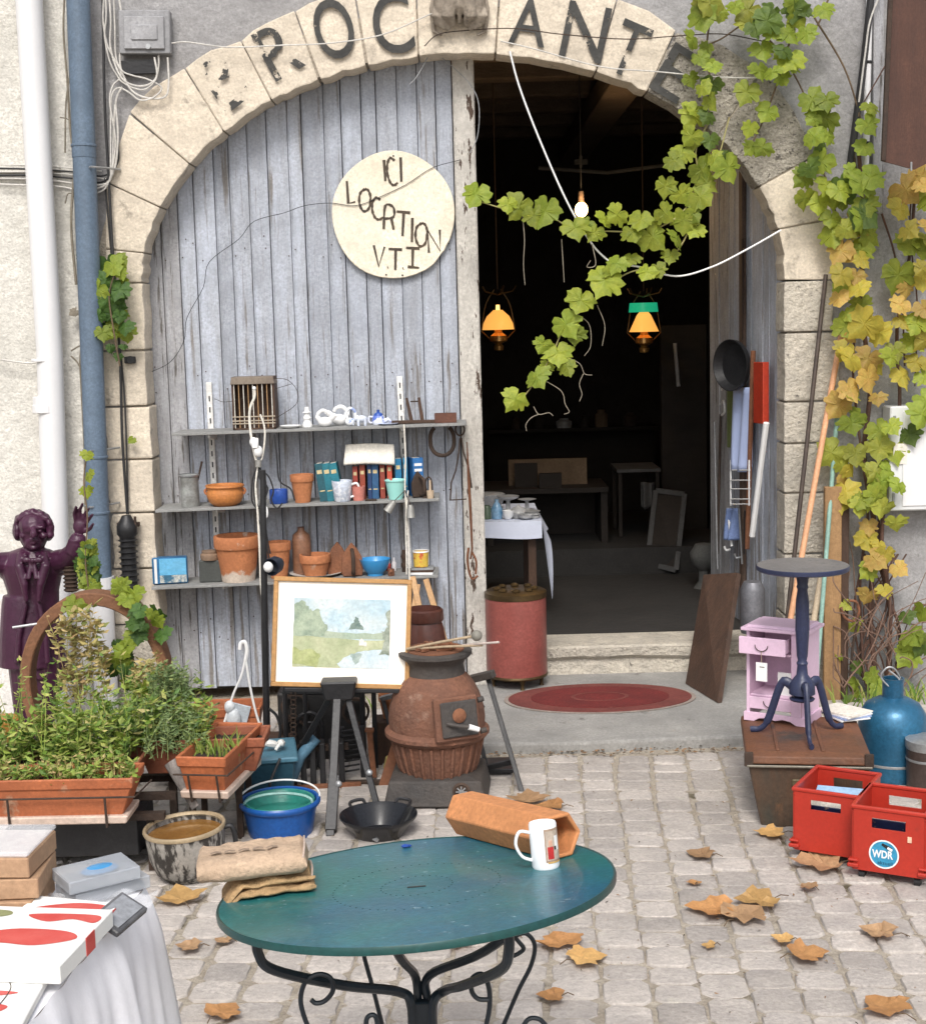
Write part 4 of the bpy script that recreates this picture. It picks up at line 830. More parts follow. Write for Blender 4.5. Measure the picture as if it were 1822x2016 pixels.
# ================================================================ leaves and herbs
def leaf_mesh(seed, kind='vine'):
    r = random.Random(seed); q = MB()
    if kind == 'vine':
        o = [(0, 0), (.09, -.15), (.24, -.22), (.38, -.14), (.44, -.02), (.58, .04), (.60, .18), (.50, .25), (.58, .38), (.50, .50), (.36, .47), (.35, .62), (.24, .70), (.12, .78), (.0, .96)]
    elif kind == 'plane':
        o = [(0, 0), (.14, -.06), (.34, -.08), (.46, .06), (.46, .16), (.62, .26), (.64, .46), (.50, .50), (.36, .54), (.34, .70), (.18, .80), (.0, 1.0)]
    else:
        o = [(0, 0), (.2, .05), (.36, .3), (.3, .6), (.14, .85), (0, 1.0)]
    out = [(x * (1 + r.uniform(-.14, .14)), y + r.uniform(-.045, .045)) for x, y in o]
    mir = [(-x * (1 + r.uniform(-.12, .12)), y + r.uniform(-.03, .03)) for x, y in o[-2:0:-1]]
    poly = out + mir; cup = r.uniform(.10, .32); cur = r.uniform(-.30, .12); tw = r.uniform(-.25, .25)
    def z(x, y): return cup * abs(x) ** 1.3 * .9 + cur * (y - .2) ** 2 + tw * x * y + .03 * math.sin(x * 11 + y * 7)
    ring = [(x, y, z(x, y)) for x, y in poly]; mid = [(x * .55, .28 + (y - .28) * .55, z(x * .55, .28 + (y - .28) * .55) - .035 * (1 if i % 2 else 0)) for i, (x, y) in enumerate(poly)]; n = len(ring)
    vs = ring + mid + [(0, .28, -.03)]
    fs = [(i, (i + 1) % n, n + (i + 1) % n, n + i) for i in range(n)] + [(n + i, n + (i + 1) % n, 2 * n) for i in range(n)]
    q.add([(a, b - .0, c) for a, b, c in vs], fs); return q
def leafmat(name, c, c2, c3=None, trl=.45, t3=.62): return pm(name, c, c2, sc=3.5, rough=.5, bump=.35, bsc=9, trl=trl, c3=c3, s3=5, t3=t3, w3=.1, rnd=.25, det=3)
m_lg = [leafmat('vine_green', (.22, .31, .035), (.33, .39, .05)), leafmat('vine_lime', (.40, .44, .05), (.26, .34, .04), (.46, .40, .07)), leafmat('vine_dark_green', (.09, .15, .03), (.15, .22, .035))]
m_ly = [leafmat('vine_yellow', (.56, .43, .06), (.44, .40, .06), (.45, .22, .05), t3=.68), leafmat('vine_ochre', (.60, .36, .10), (.55, .42, .10), (.30, .13, .05), t3=.66), leafmat('vine_yellow_green', (.42, .42, .06), (.30, .34, .05), (.50, .40, .08))]
m_dry = [leafmat('dry_leaf_orange', (.50, .27, .11), (.37, .17, .065), (.2, .1, .05), .1), leafmat('dry_leaf_tan', (.46, .29, .16), (.32, .19, .10), None, .1), leafmat('dry_leaf_yellow', (.60, .38, .15), (.45, .25, .09), None, .1)]
VL = [mesh_of(leaf_mesh(i), 'leaf', m_lg[0], smooth=True) for i in range(7)]
def vmesh(mat, k):
    key = (mat.name, k)
    if key not in VC: me = VL[k].copy(); me.materials.clear(); me.materials.append(mat); VC[key] = me
    return VC[key]
VC = {}
m_stem = pm('vine_stem', (.16, .11, .06), (.09, .06, .04), sc=12, rough=.8, bump=.3, bsc=40)
m_stemg = pm('green_tendril', (.34, .33, .12), (.28, .22, .10), sc=12, rough=.6, bump=0)
def put_leaf(par, P, size, mats, droop=None, base=(0, 0, 0)):
    # leaf hangs from P: its tip points down, its face outward to the street
    L = Vector(rootloc(par)); a = U_(-.9, .9) if droop is None else droop
    M = T(*(P - L)) @ Rz(U_(-.6, .6)) @ Ry(a) @ Rx(R(-90) + U_(-.7, .35)) @ Matrix.Diagonal((size, size * U_(.85, 1.1), size, 1))
    return inst('leaf', vmesh(rn.choice(mats), rn.randrange(7)), par, M)
m_herb = pm('herb_leaves', (.1, .2, .03), rough=.55, bump=0, trl=.3, island=[(.07, .15, .03), (.18, .29, .04), (.32, .42, .07), (.10, .20, .04), (.45, .48, .12), (.22, .34, .06), (.52, .44, .18)])
m_herbd = pm('dry_herbs', (.1, .2, .03), rough=.7, bump=0, trl=.2, island=[(.46, .34, .14), (.36, .32, .10), (.56, .42, .20), (.22, .26, .07), (.46, .30, .15)])
m_herbs = pm('grey_green_herbs', (.1, .2, .03), rough=.6, bump=0, trl=.25, island=[(.13, .20, .07), (.26, .34, .14), (.08, .14, .05), (.36, .42, .15)])
def herbs(q, n, fn, hmin, hmax, lf, seed, lean=.35, lw=.5, per=9):
    """n stems, each a thin stalk with small leaves; fn(r) gives the foot of a stem"""
    r = random.Random(seed)
    for i in range(n):
        b = Vector(fn(r)); h = r.uniform(hmin, hmax); d = Vector((r.uniform(-lean, lean), r.uniform(-lean, lean), 1)).normalized()
        bend = Vector((r.uniform(-.5, .5), r.uniform(-.5, .5), 0)) * h * .3
        pt = lambda t: b + d * h * t + bend * t * t
        w_ = .0012; e = Vector((w_, 0, 0)); P = [pt(t) for t in (0, .5, 1)]
        q.add([P[0] - e, P[0] + e, P[1] + e, P[1] - e, P[2]], [(0, 1, 2, 3), (3, 2, 4)])
        for k in range(per):
            t = r.uniform(.15, 1); p = pt(t); a = r.uniform(0, 2 * PI); s_ = lf * r.uniform(.6, 1.3)
            u = Vector((math.cos(a), math.sin(a), r.uniform(-.2, .9))).normalized(); v_ = u.cross(Vector((0, 0, 1)) + Vector((r.uniform(-.6, .6), r.uniform(-.6, .6), 0))).normalized()
            n_ = u.cross(v_)
            m = p + u * s_ * .5
            q.add([p, m - v_ * s_ * lw * .5 + n_ * s_ * .08, p + u * s_, m + v_ * s_ * lw * .5 + n_ * s_ * .08, m - n_ * s_ * .05], [(0, 1, 4), (1, 2, 4), (2, 3, 4), (3, 0, 4)])

# ================================================================ statue (purple figure of a man in a frock coat)
ys = 5.95
def S(u, v, dy=0.): return W(u, v, ys - dy)
t = thing('statue', 'dark purple statue of a man in a frock coat and bow tie raising one hand', 'statue', (S(70, 1200).x, ys, 0))
k = mpp(ys)
q = MB()
# legs, coat, torso
for u0, u1 in ((48, 52), (88, 84)): q.tube([S(u0 + 8, 1290), S(u0 + 6, 1340), S(u1, 1400), S(u1, 1470)], [.085 * 1, .07, .05, .045], 16)
for u1 in (50, 84): q.ball(S(u1, 1478, .05) , (.045, .10, .03))
q.lathe([(.001, -.44), (.118, -.43), (.112, -.32), (.098, -.2), (.104, -.08), (.124, .0), (.125, .04), (.085, .085), (.04, .10), (.001, .11)], 28, c=tuple(S(63, 1125)), sy=.72)
q.lathe([(.001, 0), (.135, .01), (.128, .1), (.108, .26), (.1, .30), (.001, .3)], 28, c=tuple(S(64, 1312)), sy=.75)
q.ball(S(22, 1118), (.06, .055, .055)); q.ball(S(106, 1112), (.06, .055, .055))
q.tube([S(106, 1108), S(132, 1098, .05), S(148, 1082, .10)], [.052, .042, .034], 14); q.tube([S(146, 1086, .09), S(152, 1068, .10), S(155, 1052, .10)], [.040, .036, .026], 14)
q.tube([S(20, 1110), S(-14, 1108, .05), S(-50, 1085, .12)], [.052, .044, .036], 14); q.tube([S(-50, 1085, .12), S(-60, 1040, .15)], [.036, .02], 12)
q.tube([S(152, 1066, .10), S(151, 1060, .10)], .036, 14)
# palm and fingers
q.ball(S(157, 1036, .10), (.028, .016, .034))
for a in ((150, 1030, 146, 1010, 150, 996), (157, 1024, 157, 1004, 163, 990), (163, 1026, 169, 1008, 176, 1000), (167, 1032, 176, 1020, 183, 1012), (166, 1046, 178, 1040, 184, 1030)):
    q.tube([S(a[0], a[1], .10), S(a[2], a[3], .115), S(a[4], a[5], .14)], [.0095, .008, .0055], 8)
# neck + head
q.cyl(S(64, 1096), S(65, 1070, .01), .038, .036); q.ball(S(66, 1048, .010), (.060, .062, .080)); q.ball(S(66, 1068, .035), (.040, .042, .036)); q.ball(S(66, 1033, .02), (.060, .066, .055))
# face
q.tube([S(66, 1038, .078), S(66, 1050, .098), S(66, 1055, .095)], [.010, .014, .016], 8)
for s_ in (-1, 1):
    q.tube([S(66 + s_ * 7, 1038, .074), S(66 + s_ * 17, 1037, .072), S(66 + s_ * 24, 1041, .05)], [.006, .007, .004], 8)
    q.ball(S(66 + s_ * 20, 1054, .056), (.016, .016, .014)); q.ball(S(66 + s_ * 13, 1045, .066), (.009, .008, .005))
    q.ball(S(66 + s_ * 30, 1052, .0), (.008, .014, .018))
q.tube([S(54, 1065, .074), S(66, 1061, .084), S(78, 1065, .074)], [.003, .006, .003], 8); q.tube([S(57, 1068, .072), S(66, 1069, .080), S(75, 1068, .072)], [.003, .006, .003], 8); q.ball(S(66, 1078, .066), (.016, .014, .010))
# lapels, bow tie, waistcoat edge, buttons
for s_ in (-1, 1):
    q.tube([S(64 + s_ * 22, 1088, .05), S(64 + s_ * 26, 1115, .10), S(64 + s_ * 16, 1150, .11), S(64 + s_ * 12, 1185, .105)], [.012, .020, .016, .008], 10, flat=1.0)
    q.tube([S(64 + s_ * 12, 1185, .09), S(64 + s_ * 26, 1250, .10), S(64 + s_ * 30, 1305, .105)], [.010, .012, .012], 8)
    q.ball(S(64 + s_ * 12, 1102, .105), (.020, .012, .013)); q.tube([S(64 + s_ * 3, 1106, .10), S(64 + s_ * 8, 1140, .115)], [.008, .012], 8)
    q.tube([S(64 + s_ * 10, 1090, .05), S(64 + s_ * 16, 1096, .085)], .010, 8)
q.ball(S(64, 1103, .11), (.010, .010, .012))
for v in (1150, 1168, 1186, 1204): q.ball(S(64, v, .098 if v < 1190 else .09), .005)
remesh('body', q, m_purple, t, .0042)
q = MB(); r_ = random.Random(4)   # wavy hair: clumps round the back and sides
for i in range(46):
    a = R(-20) + R(220) * i / 45; 
    for rad, vv in ((34, 0), (31, 4)):
        u = 66 + rad * math.cos(a) * 1.02; v = 1043 - rad * math.sin(a) * 1.02 + vv
        if v > 1066: continue
        q.ball(S(u, v, r_.uniform(-.03, .035)), (r_.uniform(.012, .017), .02, r_.uniform(.013, .019)), 8, 6)
for i in range(14): q.tube(bez([S(66 + (i - 7) * 4.2, 1012 + abs(i - 7) * 1.6, .05), S(66 + (i - 7) * 4.6, 1004 + abs(i - 7) * 2, .0), S(66 + (i - 7) * 4.8, 1010 + abs(i - 7) * 2.2, -.05)], 4), .010, 7)
for s_ in (-1, 1): q.ball(S(66 + s_ * 31, 1052, -.015), (.016, .035, .024)); q.ball(S(66 + s_ * 33, 1042, -.015), (.015, .032, .022))
remesh('hair', q, m_purple, t, .0045, it=1)

# insulator ring stack beside the statue's arm
q = MB(); b = W(141, 1165, 5.9); prof = [(.001, 0)] + [x for i in range(8) for x in ((.024, .003 + i * .016), (.032, .010 + i * .016), (.024, .015 + i * .016))] + [(.001, .135)]
q.lathe(prof, 18); solo('coil_spring', 'rusty coiled spring standing behind the iron ring next to the statue', 'spring', q, m_iron, b, smooth=True)

# ================================================================ iron ring with creeper
yr = 5.45
t = thing('iron_ring', 'large rusty iron wheel rim standing upright behind the herbs', 'wheel rim', W(190, 1290, yr))
c0 = W(192, 1340, yr); rr_ = 150 * mpp(yr)
q = MB(); nn_ = 56; zs = 186 / 150
ro, ri, wd = rr_, rr_ * .86, .045
for i in range(nn_):
    a = 2 * PI * i / nn_; c, s_ = math.cos(a), math.sin(a)
    for rad, y in ((ro, -wd), (ro, wd), (ri * 1.0, wd), (ri, -wd)): q.v.append(c0 + Vector((c * rad, y, s_ * rad * zs * .99)))
q.f = [(4 * i + j, 4 * i + (j + 1) % 4, 4 * ((i + 1) % nn_) + (j + 1) % 4, 4 * ((i + 1) % nn_) + j) for i in range(nn_) for j in range(4)]; q.m = [0] * len(q.f)
part('rim', q, pm('brown_rust', (.23, .105, .05), (.15, .07, .038), sc=6, rough=.8, bump=.5, bsc=50), t, ww=True, bevel=.004)
q = MB(); q.tube([W(25, 1235, yr - .04), W(85, 1226, yr - .04)], .005, 6); part('spoke_stub', q, m_galv, t, ww=True)
# ivy climbing on the ring and dry stalks
m_ivy = leafmat('ivy_leaf', (.05, .12, .025), (.10, .19, .035))
t = thing('climbing_creeper', 'green creeper climbing the right side of the rusty iron ring', 'climber', W(270, 1400, yr))
q = MB(); q.tube(bez([W(262, 1420, yr - .06), W(272, 1340, yr - .06), (W(255, 1260, yr - .06)), W(285, 1200, yr - .05), W(240, 1160, yr - .05)], 6), .004, 6); part('stem', q, m_stem, t, smooth=True, ww=True)
for i in range(38):
    a = i / 38; P = W(262 + 22 * math.sin(a * 9) + U_(-24, 24), 1400 - a * 215 + U_(-8, 8), yr - .07 - U_(0, .05)); put_leaf(t, P, U_(.035, .062), [m_ivy, m_lg[0], m_ivy])
for u, v in ((150, 1180), (250, 1170), (262, 1160), (310, 1200), (320, 1240), (240, 1150), (232, 1148)): put_leaf(t, W(u, v, yr - .06), .07, [m_ivy, m_lg[0]])
t = thing('climbing_creeper', 'light green creeper rising between the statue hand and the blue pipe', 'climber', W(170, 1160, 5.7))
q = MB(); q.tube(bez([W(175, 1165, 5.7), W(168, 1100, 5.7), W(172, 1020, 5.72), W(165, 950, 5.75), W(170, 900, 5.8)], 6), .003, 6); part('stem', q, m_stem, t, smooth=True, ww=True)
for i in range(44): a = i / 44; P = W(172 + U_(-14, 16) * (1.1 - a * .6), 1165 - a * 105, 5.74 - U_(0, .04)); put_leaf(t, P, U_(.03, .055), [m_lg[0], m_lg[1], m_ivy])
for u, v in ((170, 960), (174, 930), (172, 890)): put_leaf(t, W(u, v, 5.75), .05, [m_lg[1]])

# ================================================================ planters on a low dark rack
m_rim = pm('terracotta_plastic', (.42, .13, .05), (.34, .10, .04), sc=5, rough=.65, bump=.3, bsc=30, c3=(.46, .27, .17), s3=10, t3=.60, w3=.10)
m_rimd = pm('old_terracotta_plastic', (.28, .09, .045), (.20, .065, .035), sc=5, rough=.7, bump=.3)
m_cream = pm('cream_saucer', (.62, .50, .42), (.52, .40, .33), sc=6, rough=.6)
def trough(name, label, c, L_, D, H, rz=0., saucer=True, mat=None, bracket=True, group=None):
    mat = mat or m_rim
    t = thing(name, label, 'planter', c, rz, group); w_ = .008; tp = 1.16
    q = MB()
    def ring(l, d, z): return [(-l / 2, -d / 2, z), (l / 2, -d / 2, z), (l / 2, d / 2, z), (-l / 2, d / 2, z)]
    vs = ring(L_ / tp, D / tp, 0) + ring(L_, D, H * .72) + ring(L_ + .012, D + .012, H * .73) + ring(L_ + .02, D + .02, H) + ring(L_ - .004, D - .004, H) + ring(L_ - .012, D - .012, H * .72) + ring(L_ / tp - .02, D / tp - .02, .01)
    fs = [(0, 3, 2, 1)] + [(4 * j + i, 4 * j + (i + 1) % 4, 4 * (j + 1) + (i + 1) % 4, 4 * (j + 1) + i) for j in range(6) for i in range(4)] + [(24, 25, 26, 27)]
    q.add(vs, fs); part('trough', q, mat, t, bevel=.003)
    q = MB(); q.grid(lambda a, b: ((a - .5) * (L_ - .014), (b - .5) * (D - .014), H * .74 + .012 * noise.noise((a * 9, b * 5, L_))), 14, 5); part('soil', q, m_soil, t)
    if saucer: q = MB(); q.box((0, 0, .004 - .012), (L_ / tp + .03, D / tp + .03, .026), taper=1.03); part('saucer', q, m_cream, t, bevel=.004)
    if bracket:
        for x in (-L_ * .30, L_ * .33):
            q = MB(); q.tube([(x, D / 2 + .01, H * .5), (x, D / 2, -.028), (x + .004, -D / tp / 2 - .02, -.028), (x + .004, -D / 2 - .018, H * .55)], .004, 6); part('bracket', q, m_iron, t)
        q = MB(); z = H * .55; q.tube([(-L_ / 2 - .016, -D / 2 - .018, z), (L_ / 2 + .016, -D / 2 - .018, z), (L_ / 2 + .03, D / 2, z)], .0032, 6); part('bracket', q, m_iron, t)
    return t
zp = .24
a, b = G(-40, 1612, zp), G(262, 1606, zp)
LF = (b - a).length; ang = math.atan2(b.y - a.y, b.x - a.x); D = .15
cF = (a + b) / 2 + Vector((0, D * .45, 0))
trough('window_box', 'long terracotta window box nearest the camera at the left edge', cF, LF * 1.0, D, .125, rz=ang)
a, b = G(-40, 1560, zp), G(262, 1560, zp); cB = Vector(((a.x + b.x) / 2 + .02, cF.y + .26, zp - .03))
trough('window_box', 'old terracotta window box hidden behind the front one under the herbs', cB, .5, .16, .13, mat=m_rimd, saucer=False, bracket=False)
a, b = G(372, 1568, zp), G(476, 1545, zp)
trough('window_box', 'small terracotta window box seen end on with grass blades', Vector(((a.x + b.x) / 2 - .005, a.y + .22, zp)), .15, .40, .125, rz=R(-9))
trough('window_box', 'dull brown window box running behind beside the end on box', Vector((cF.x + .38, cF.y + .42, zp + .0)), .42, .15, .12, mat=m_rimd, saucer=False, bracket=False)
a = W(445, 1415, 5.9); trough('window_box', 'terracotta window box with a pale rim standing under the hanging feeder', Vector((a.x + .0, 5.95, a.z - .09)), .27, .15, .14, bracket=False)
# dark rack under the planters
rk = thing('plant_rack', 'low dark metal rack carrying the window boxes', 'rack', (cF.x, cF.y + .2, 0))
for y in (-.14, .06, .26): q = MB(); q.box((.0, y, zp - .045), (.62, .03, .022)); part('rail', q, m_iron, rk)
for x in (-.28, .26):
    for y in (-.12, .25): q = MB(); q.box((x, y, (zp - .056) / 2), (.025, .025, zp - .056)); part('leg', q, m_iron, rk)
q = MB(); q.box((0, .1, .05), (.60, .34, .015)); part('lower_shelf', q, m_blk, rk)
r2 = thing('plant_stand', 'dark metal stand under the end on window box', 'rack', (cF.x + .42, cF.y + .47, 0))
for y in (-.12, .14): q = MB(); q.box((.0, y, zp - .045), (.20, .03, .022)); part('rail', q, m_iron, r2)
for x in (-.08, .08):
    for y in (-.10, .12): q = MB(); q.box((x, y, (zp - .056) / 2), (.02, .02, zp - .056)); part('leg', q, m_iron, r2)
# odd things below; the box is black to put the deep shade into its colour
q = MB(); q.box((0, 0, .06), (.34, .24, .12)); solo('dark_crate', 'box under the window boxes, coloured black for the deep shade there', 'box', q, m_blk, (cF.x + .05, cF.y + .19, .06), bevel=.004)
q = MB()
a_, b_ = W(335, 1500, 4.75), W(385, 1590, 4.7); q.tube([a_, (a_ + b_) / 2, b_], [.028, .024, .018], 10, flat=.5); solo('driftwood_stake', 'split grey wooden stake leaning between the two window boxes', 'stake', q, pm('grey_driftwood', (.30, .27, .25), (.18, .16, .15), sc=9, st=(3, 3, .6), rough=.9, bump=.7), a_, ww=True)
q = MB(); p = G(322, 1600, 0)
for i in range(7): q.M = T(p.x + U_(-.06, .07), p.y + .22 + U_(0, .12), .06 + .025 * i) @ Rz(U_(-.5, .5)) @ Ry(U_(-.2, .2)); q.box((0, 0, 0), (.14, .10, .022))
q.M = Matrix(); solo('dark_pile', 'heap of flat dark pieces filling the gap between the two window boxes', 'slates', q, m_iron, (p.x, p.y + .25, 0), ww=True, kind='stuff')  # nondescript dark mass added as a heap of flat pieces
# foliage
def reg(u0, u1, v0, v1, y0, y1, z0):
    def f(r):
        p = W(r.uniform(u0, u1), r.uniform(v0, v1), r.uniform(y0, y1)); return (p.x, p.y, p.z)
    return f
q = MB()
def rect(cx, cy, l, d, z): return lambda r: (cx + r.uniform(-l, l) / 2, cy + r.uniform(-d, d) / 2, z)
herbs(q, 75, rect(cF.x, cF.y, LF * .98, D * .8, zp + .09), .03, .10, .030, 1, per=8)
herbs(q, 120, rect(cB.x - .02, cB.y, .52, .2, zp + .09), .04, .19, .038, 2, per=12)
herbs(q, 30, rect(cB.x, cB.y, .6, .2, zp + .12), .2, .32, .026, 12, per=10, lean=.15)
herbs(q, 125, rect(cB.x + .16, cB.y + .2, .56, .3, zp + .08), .05, .21, .036, 3, per=12)
solo('leafy_herbs', 'bright green mixed herbs filling the window boxes on the left', 'herbs', q, m_herb, (cF.x, cF.y, zp), ww=True, kind='stuff')
q = MB()
herbs(q, 120, rect(cB.x + .27, cB.y + .10, .34, .24, zp + .08), .06, .19, .026, 5, per=15, lw=.32)
herbs(q, 120, reg(300, 370, 1350, 1420, 5.0, 5.25, 0), .05, .11, .022, 6, per=10)
solo('grey_green_herbs', 'grey green lavender like herbs in the middle of the window boxes', 'herbs', q, m_herbs, (cF.x, cF.y, zp), ww=True, kind='stuff')
q = MB()
herbs(q, 85, reg(115, 210, 1240, 1400, 5.2, 5.38, 0), .05, .13, .034, 7, per=9, lw=.55)
herbs(q, 30, reg(255, 320, 1320, 1360, 5.1, 5.3, 0), .04, .08, .026, 8, per=9)
herbs(q, 60, rect(cF.x, cF.y, LF, D * .8, zp + .09), .04, .10, .02, 9, per=5)
solo('dry_herb_stalks', 'yellowing dry stalks rising inside the rusty iron ring', 'herbs', q, m_herbd, (cF.x, cF.y, zp), ww=True, kind='stuff')
q = MB(); r_ = random.Random(3)
for i in range(60):
    p = Vector(((G(425, 1480, zp + .09)).x + r_.uniform(-.09, .08), G(425, 1480, zp + .1).y + r_.uniform(-.05, .08), zp + .08)); h_ = r_.uniform(.05, .10); d = Vector((r_.uniform(-.5, .5), r_.uniform(-.5, .3), 1)).normalized(); e = Vector((.003, .001, 0))
    q.add([p - e, p + e, p + d * h_ * .6 + e * .8, p + d * h_ * .6 - e * .8, p + d * h_ + Vector((d.x * .02, 0, -.004))], [(0, 1, 2, 3), (3, 2, 4)])
solo('chives', 'tuft of green chive blades in the end on window box', 'herbs', q, m_herb, tuple(G(425, 1480, zp)), ww=True, kind='stuff')

# hanging feeder on white strings
t = thing('hanging_feeder', 'white plastic hook with two white strings and a pale bird figure', 'bird feeder', W(480, 1268, 5.85)); y_ = 5.85
def tb2(par, name, px, r, mat, y=y_, n=5, flat=1.): q = MB(); q.tube(bez([W(a, b, y) for a, b in px], n), r, 7, flat=flat); return part(name, q, mat, par, smooth=True, ww=True)
tb2(t, 'hook', [(472, 1278), (474, 1266), (482, 1264), (486, 1280), (483, 1300)], .008, m_white)
tb2(t, 'string', [(482, 1300), (475, 1330), (458, 1370), (436, 1440)], .005, m_white); tb2(t, 'string', [(484, 1300), (492, 1350), (503, 1400), (516, 1440)], .005, m_white)
q = MB(); q.ball(W(452, 1392, y_), (.022, .02, .028)); q.ball(W(460, 1415, y_), (.030, .026, .045)); q.tube([W(466, 1430, y_), W(490, 1445, y_)], [.026, .006], 8, flat=.5); part('bird_figure', q, pm('pale_blue_china', (.52, .56, .6), (.66, .68, .7), sc=15, rough=.4), t, smooth=True, ww=True)
q = MB(); q.M = T(*W(470, 1405, y_ + .01)) @ Rx(.2) @ Ry(.3); q.box((0, 0, 0), (.08, .008, .085)); part('panel', q, pm('pale_plastic', (.50, .55, .60), rough=.4), t, ww=True)
q = MB(); q.M = T(*W(470, 1446, y_ - .02)); q.lathe([(.0001, 0), (.075, 0), (.085, .01), (.0001, .006)], 24, sy=.6); part('tray', q, m_white, t, ww=True, smooth=True)

# ================================================================ vessels in front
m_cauld = pm('corroded_copper', (.36, .34, .31), (.045, .04, .036), sc=26, st=(1.5, 1.5, .5), rough=.6, metal=.2, bump=.8, bsc=30, t2=.5, w2=.04)
c = G(366, 1745, 0); c.y += .07; hC = .168
t = thing('planter_pot', 'dented corroded metal cauldron with a pale rim, filled with brown water', 'cauldron', (c.x, c.y, 0), (R(1), R(-3), 0)); r0 = 82 * mpp(c.y) * 1.0
q = MB(); q.lathe([(.0001, .0), (r0 * .55, .005), (r0 * .80, .035), (r0 * .93, .08), (r0 * .99, hC), (r0 * .955, hC), (r0 * .9, .10), (r0 * .88, .08)], 40, caps=False); part('body', q, m_cauld, t, smooth=True)
q = MB(); q.lathe([(r0 * .93, hC - .004), (r0 * 1.01, hC - .005), (r0 * 1.03, hC + .003), (r0 * 1.01, hC + .009), (r0 * .95, hC + .008), (r0 * .93, hC)], 40, caps=False); part('rim', q, pm('worn_brass_rim', (.52, .42, .28), (.38, .29, .18), sc=14, rough=.5, metal=.3), t, smooth=True)
q = MB(); q.lathe([(.0001, .150), (r0 * .95, .151)], 40); part('water', q, pm('brown_water', (.26, .13, .035), (.20, .10, .03), sc=8, rough=.12, bump=.05), t)
q = MB(); q.tube(bez([(r0 * .98, 0, .16), (r0 * 1.18, 0, .16), (r0 * 1.22, 0, .10), (r0 * .98, 0, .07)], 5), .008, 8); part('handle', q, m_blk, t, smooth=True)
m_bpl = pm('blue_bucket_plastic', (.012, .09, .34), (.01, .075, .28), sc=5, rough=.32, bump=.05)
c = G(548, 1657, 0); c.y += .075; r0 = 80 * mpp(c.y)
t = thing('bucket', 'blue plastic bucket with a green inner sieve beside the cauldron', 'bucket', (c.x, c.y, 0)); hB = .122
q = MB(); q.lathe([(.0001, 0), (r0 * .80, 0), (r0 * .97, hB), (r0 * .94, hB), (r0 * .78, .006), (.0001, .006)], 40); part('body', q, m_bpl, t, smooth=True)
q = MB(); q.lathe([(r0 * .94, hB - .016), (r0 * 1.0, hB - .016), (r0 * 1.04, hB - .008), (r0 * 1.04, hB), (r0 * 1.0, hB + .006), (r0 * .95, hB + .003), (r0 * .94, hB - .016)], 40, caps=False); part('rim', q, m_bpl, t, smooth=True)
m_teal = pm('teal_plastic', (.02, .16, .13), (.03, .22, .18), sc=8, rough=.3, bump=.1)
q = MB(); q.lathe([(.0001, hB * .62), (r0 * .74, hB * .62), (r0 * .86, hB * .97), (r0 * .90, hB * .99), (r0 * .88, hB * 1.02), (r0 * .83, hB), (r0 * .70, hB * .68), (.0001, hB * .66)], 40); part('sieve', q, m_teal, t, smooth=True)
q = MB(); q.tube([(r0 * 1.02 * math.cos(a), r0 * 1.02 * math.sin(a) * .98 , hB + .008 + .02 * math.sin(a)) for a in [PI * .02 + PI * .96 * i / 20 for i in range(21)]], .0035, 6); part('handle', q, m_white, t, smooth=True)
q = MB(); q.tube([(r0 * .86 * math.cos(a), -r0 * .3 + r0 * .5 * math.sin(a), hB + .002 + .012 * math.sin(a)) for a in [PI * i / 14 for i in range(15)]], .005, 6); part('sieve_handle', q, pm('pale_teal', (.25, .45, .42), rough=.4), t, smooth=True)
c = G(745, 1612, .06); r0 = 78 * mpp(c.y)
t = thing('paella_pan', 'wide black enamel pan with loop handles under the tripod', 'pan', (c.x, c.y, 0))
q = MB(); q.lathe([(.0001, .004), (r0 * .62, .004), (r0 * .95, .06), (r0 * 1.02, .072), (r0 * 1.02, .078), (r0 * .93, .066), (r0 * .6, .012), (.0001, .012)], 40); part('pan', q, pm('black_enamel', (.012, .013, .016), rough=.18, bump=0), t, smooth=True)
for s_ in (-1, 1): q = MB(); q.tube(bez([(s_ * r0 * .75, r0 * .64, .072), (s_ * r0 * .8, r0 * .95, .08), (s_ * r0 * .5, r0 * 1.05, .085), (s_ * r0 * .4, r0 * .92, .074)], 5), .006, 8); part('loop_handle', q, m_blk, t, smooth=True)
q = MB(); q.tube(bez([(-r0 * .2, -.02, .014), (-r0 * .3, -.06, .03), (-.0, -.10, .02)], 5), .007, 8); part('ladle_end', q, m_galv, t, smooth=True)
# ================================================================ easel with the framed watercolour
yp = 5.25
pa, pb, pd = W(540, 1134, yp + .05), W(811, 1141, yp + .05), W(533, 1350, yp - .02)
ex = (pb - pa).normalized(); ez = (pa - pd).normalized(); ey = ez.cross(ex).normalized()
PW, PH = (pb - pa).length, (pa - pd).length
Mp = Matrix((ex, ey, ez)).transposed().to_4x4(); Mp.translation = pd + ex * PW / 2 + Vector((0, 0, 0))
t = thing('framed_picture', 'pale watercolour landscape in a light wooden frame standing on the tripod', 'picture', tuple(Mp.translation), tuple(Mp.to_euler()))
fw = .0165
m_oak = pm('light_oak_frame', (.46, .25, .09), (.38, .20, .07), sc=5, st=(2, 2, 2), rough=.45, bump=.15)
for c, d in (((0, 0, fw / 2), (PW, .024, fw)), ((0, 0, PH - fw / 2), (PW, .024, fw)), ((-PW / 2 + fw / 2, 0, PH / 2), (fw, .024, PH - 2 * fw - .0006)), ((PW / 2 - fw / 2, 0, PH / 2), (fw, .024, PH - 2 * fw - .0006))):
    q = MB(); q.box(c, d); part('frame_bar', q, m_oak, t, bevel=.002)
q = MB(); q.box((0, .002, PH / 2), (PW - 2 * fw, .006, PH - 2 * fw)); part('mount', q, pm('cream_mount', grit=.02, c1=(.86, .80, .71), c2=(.83, .77, .68), sc=2, rough=.7, bump=0), t)
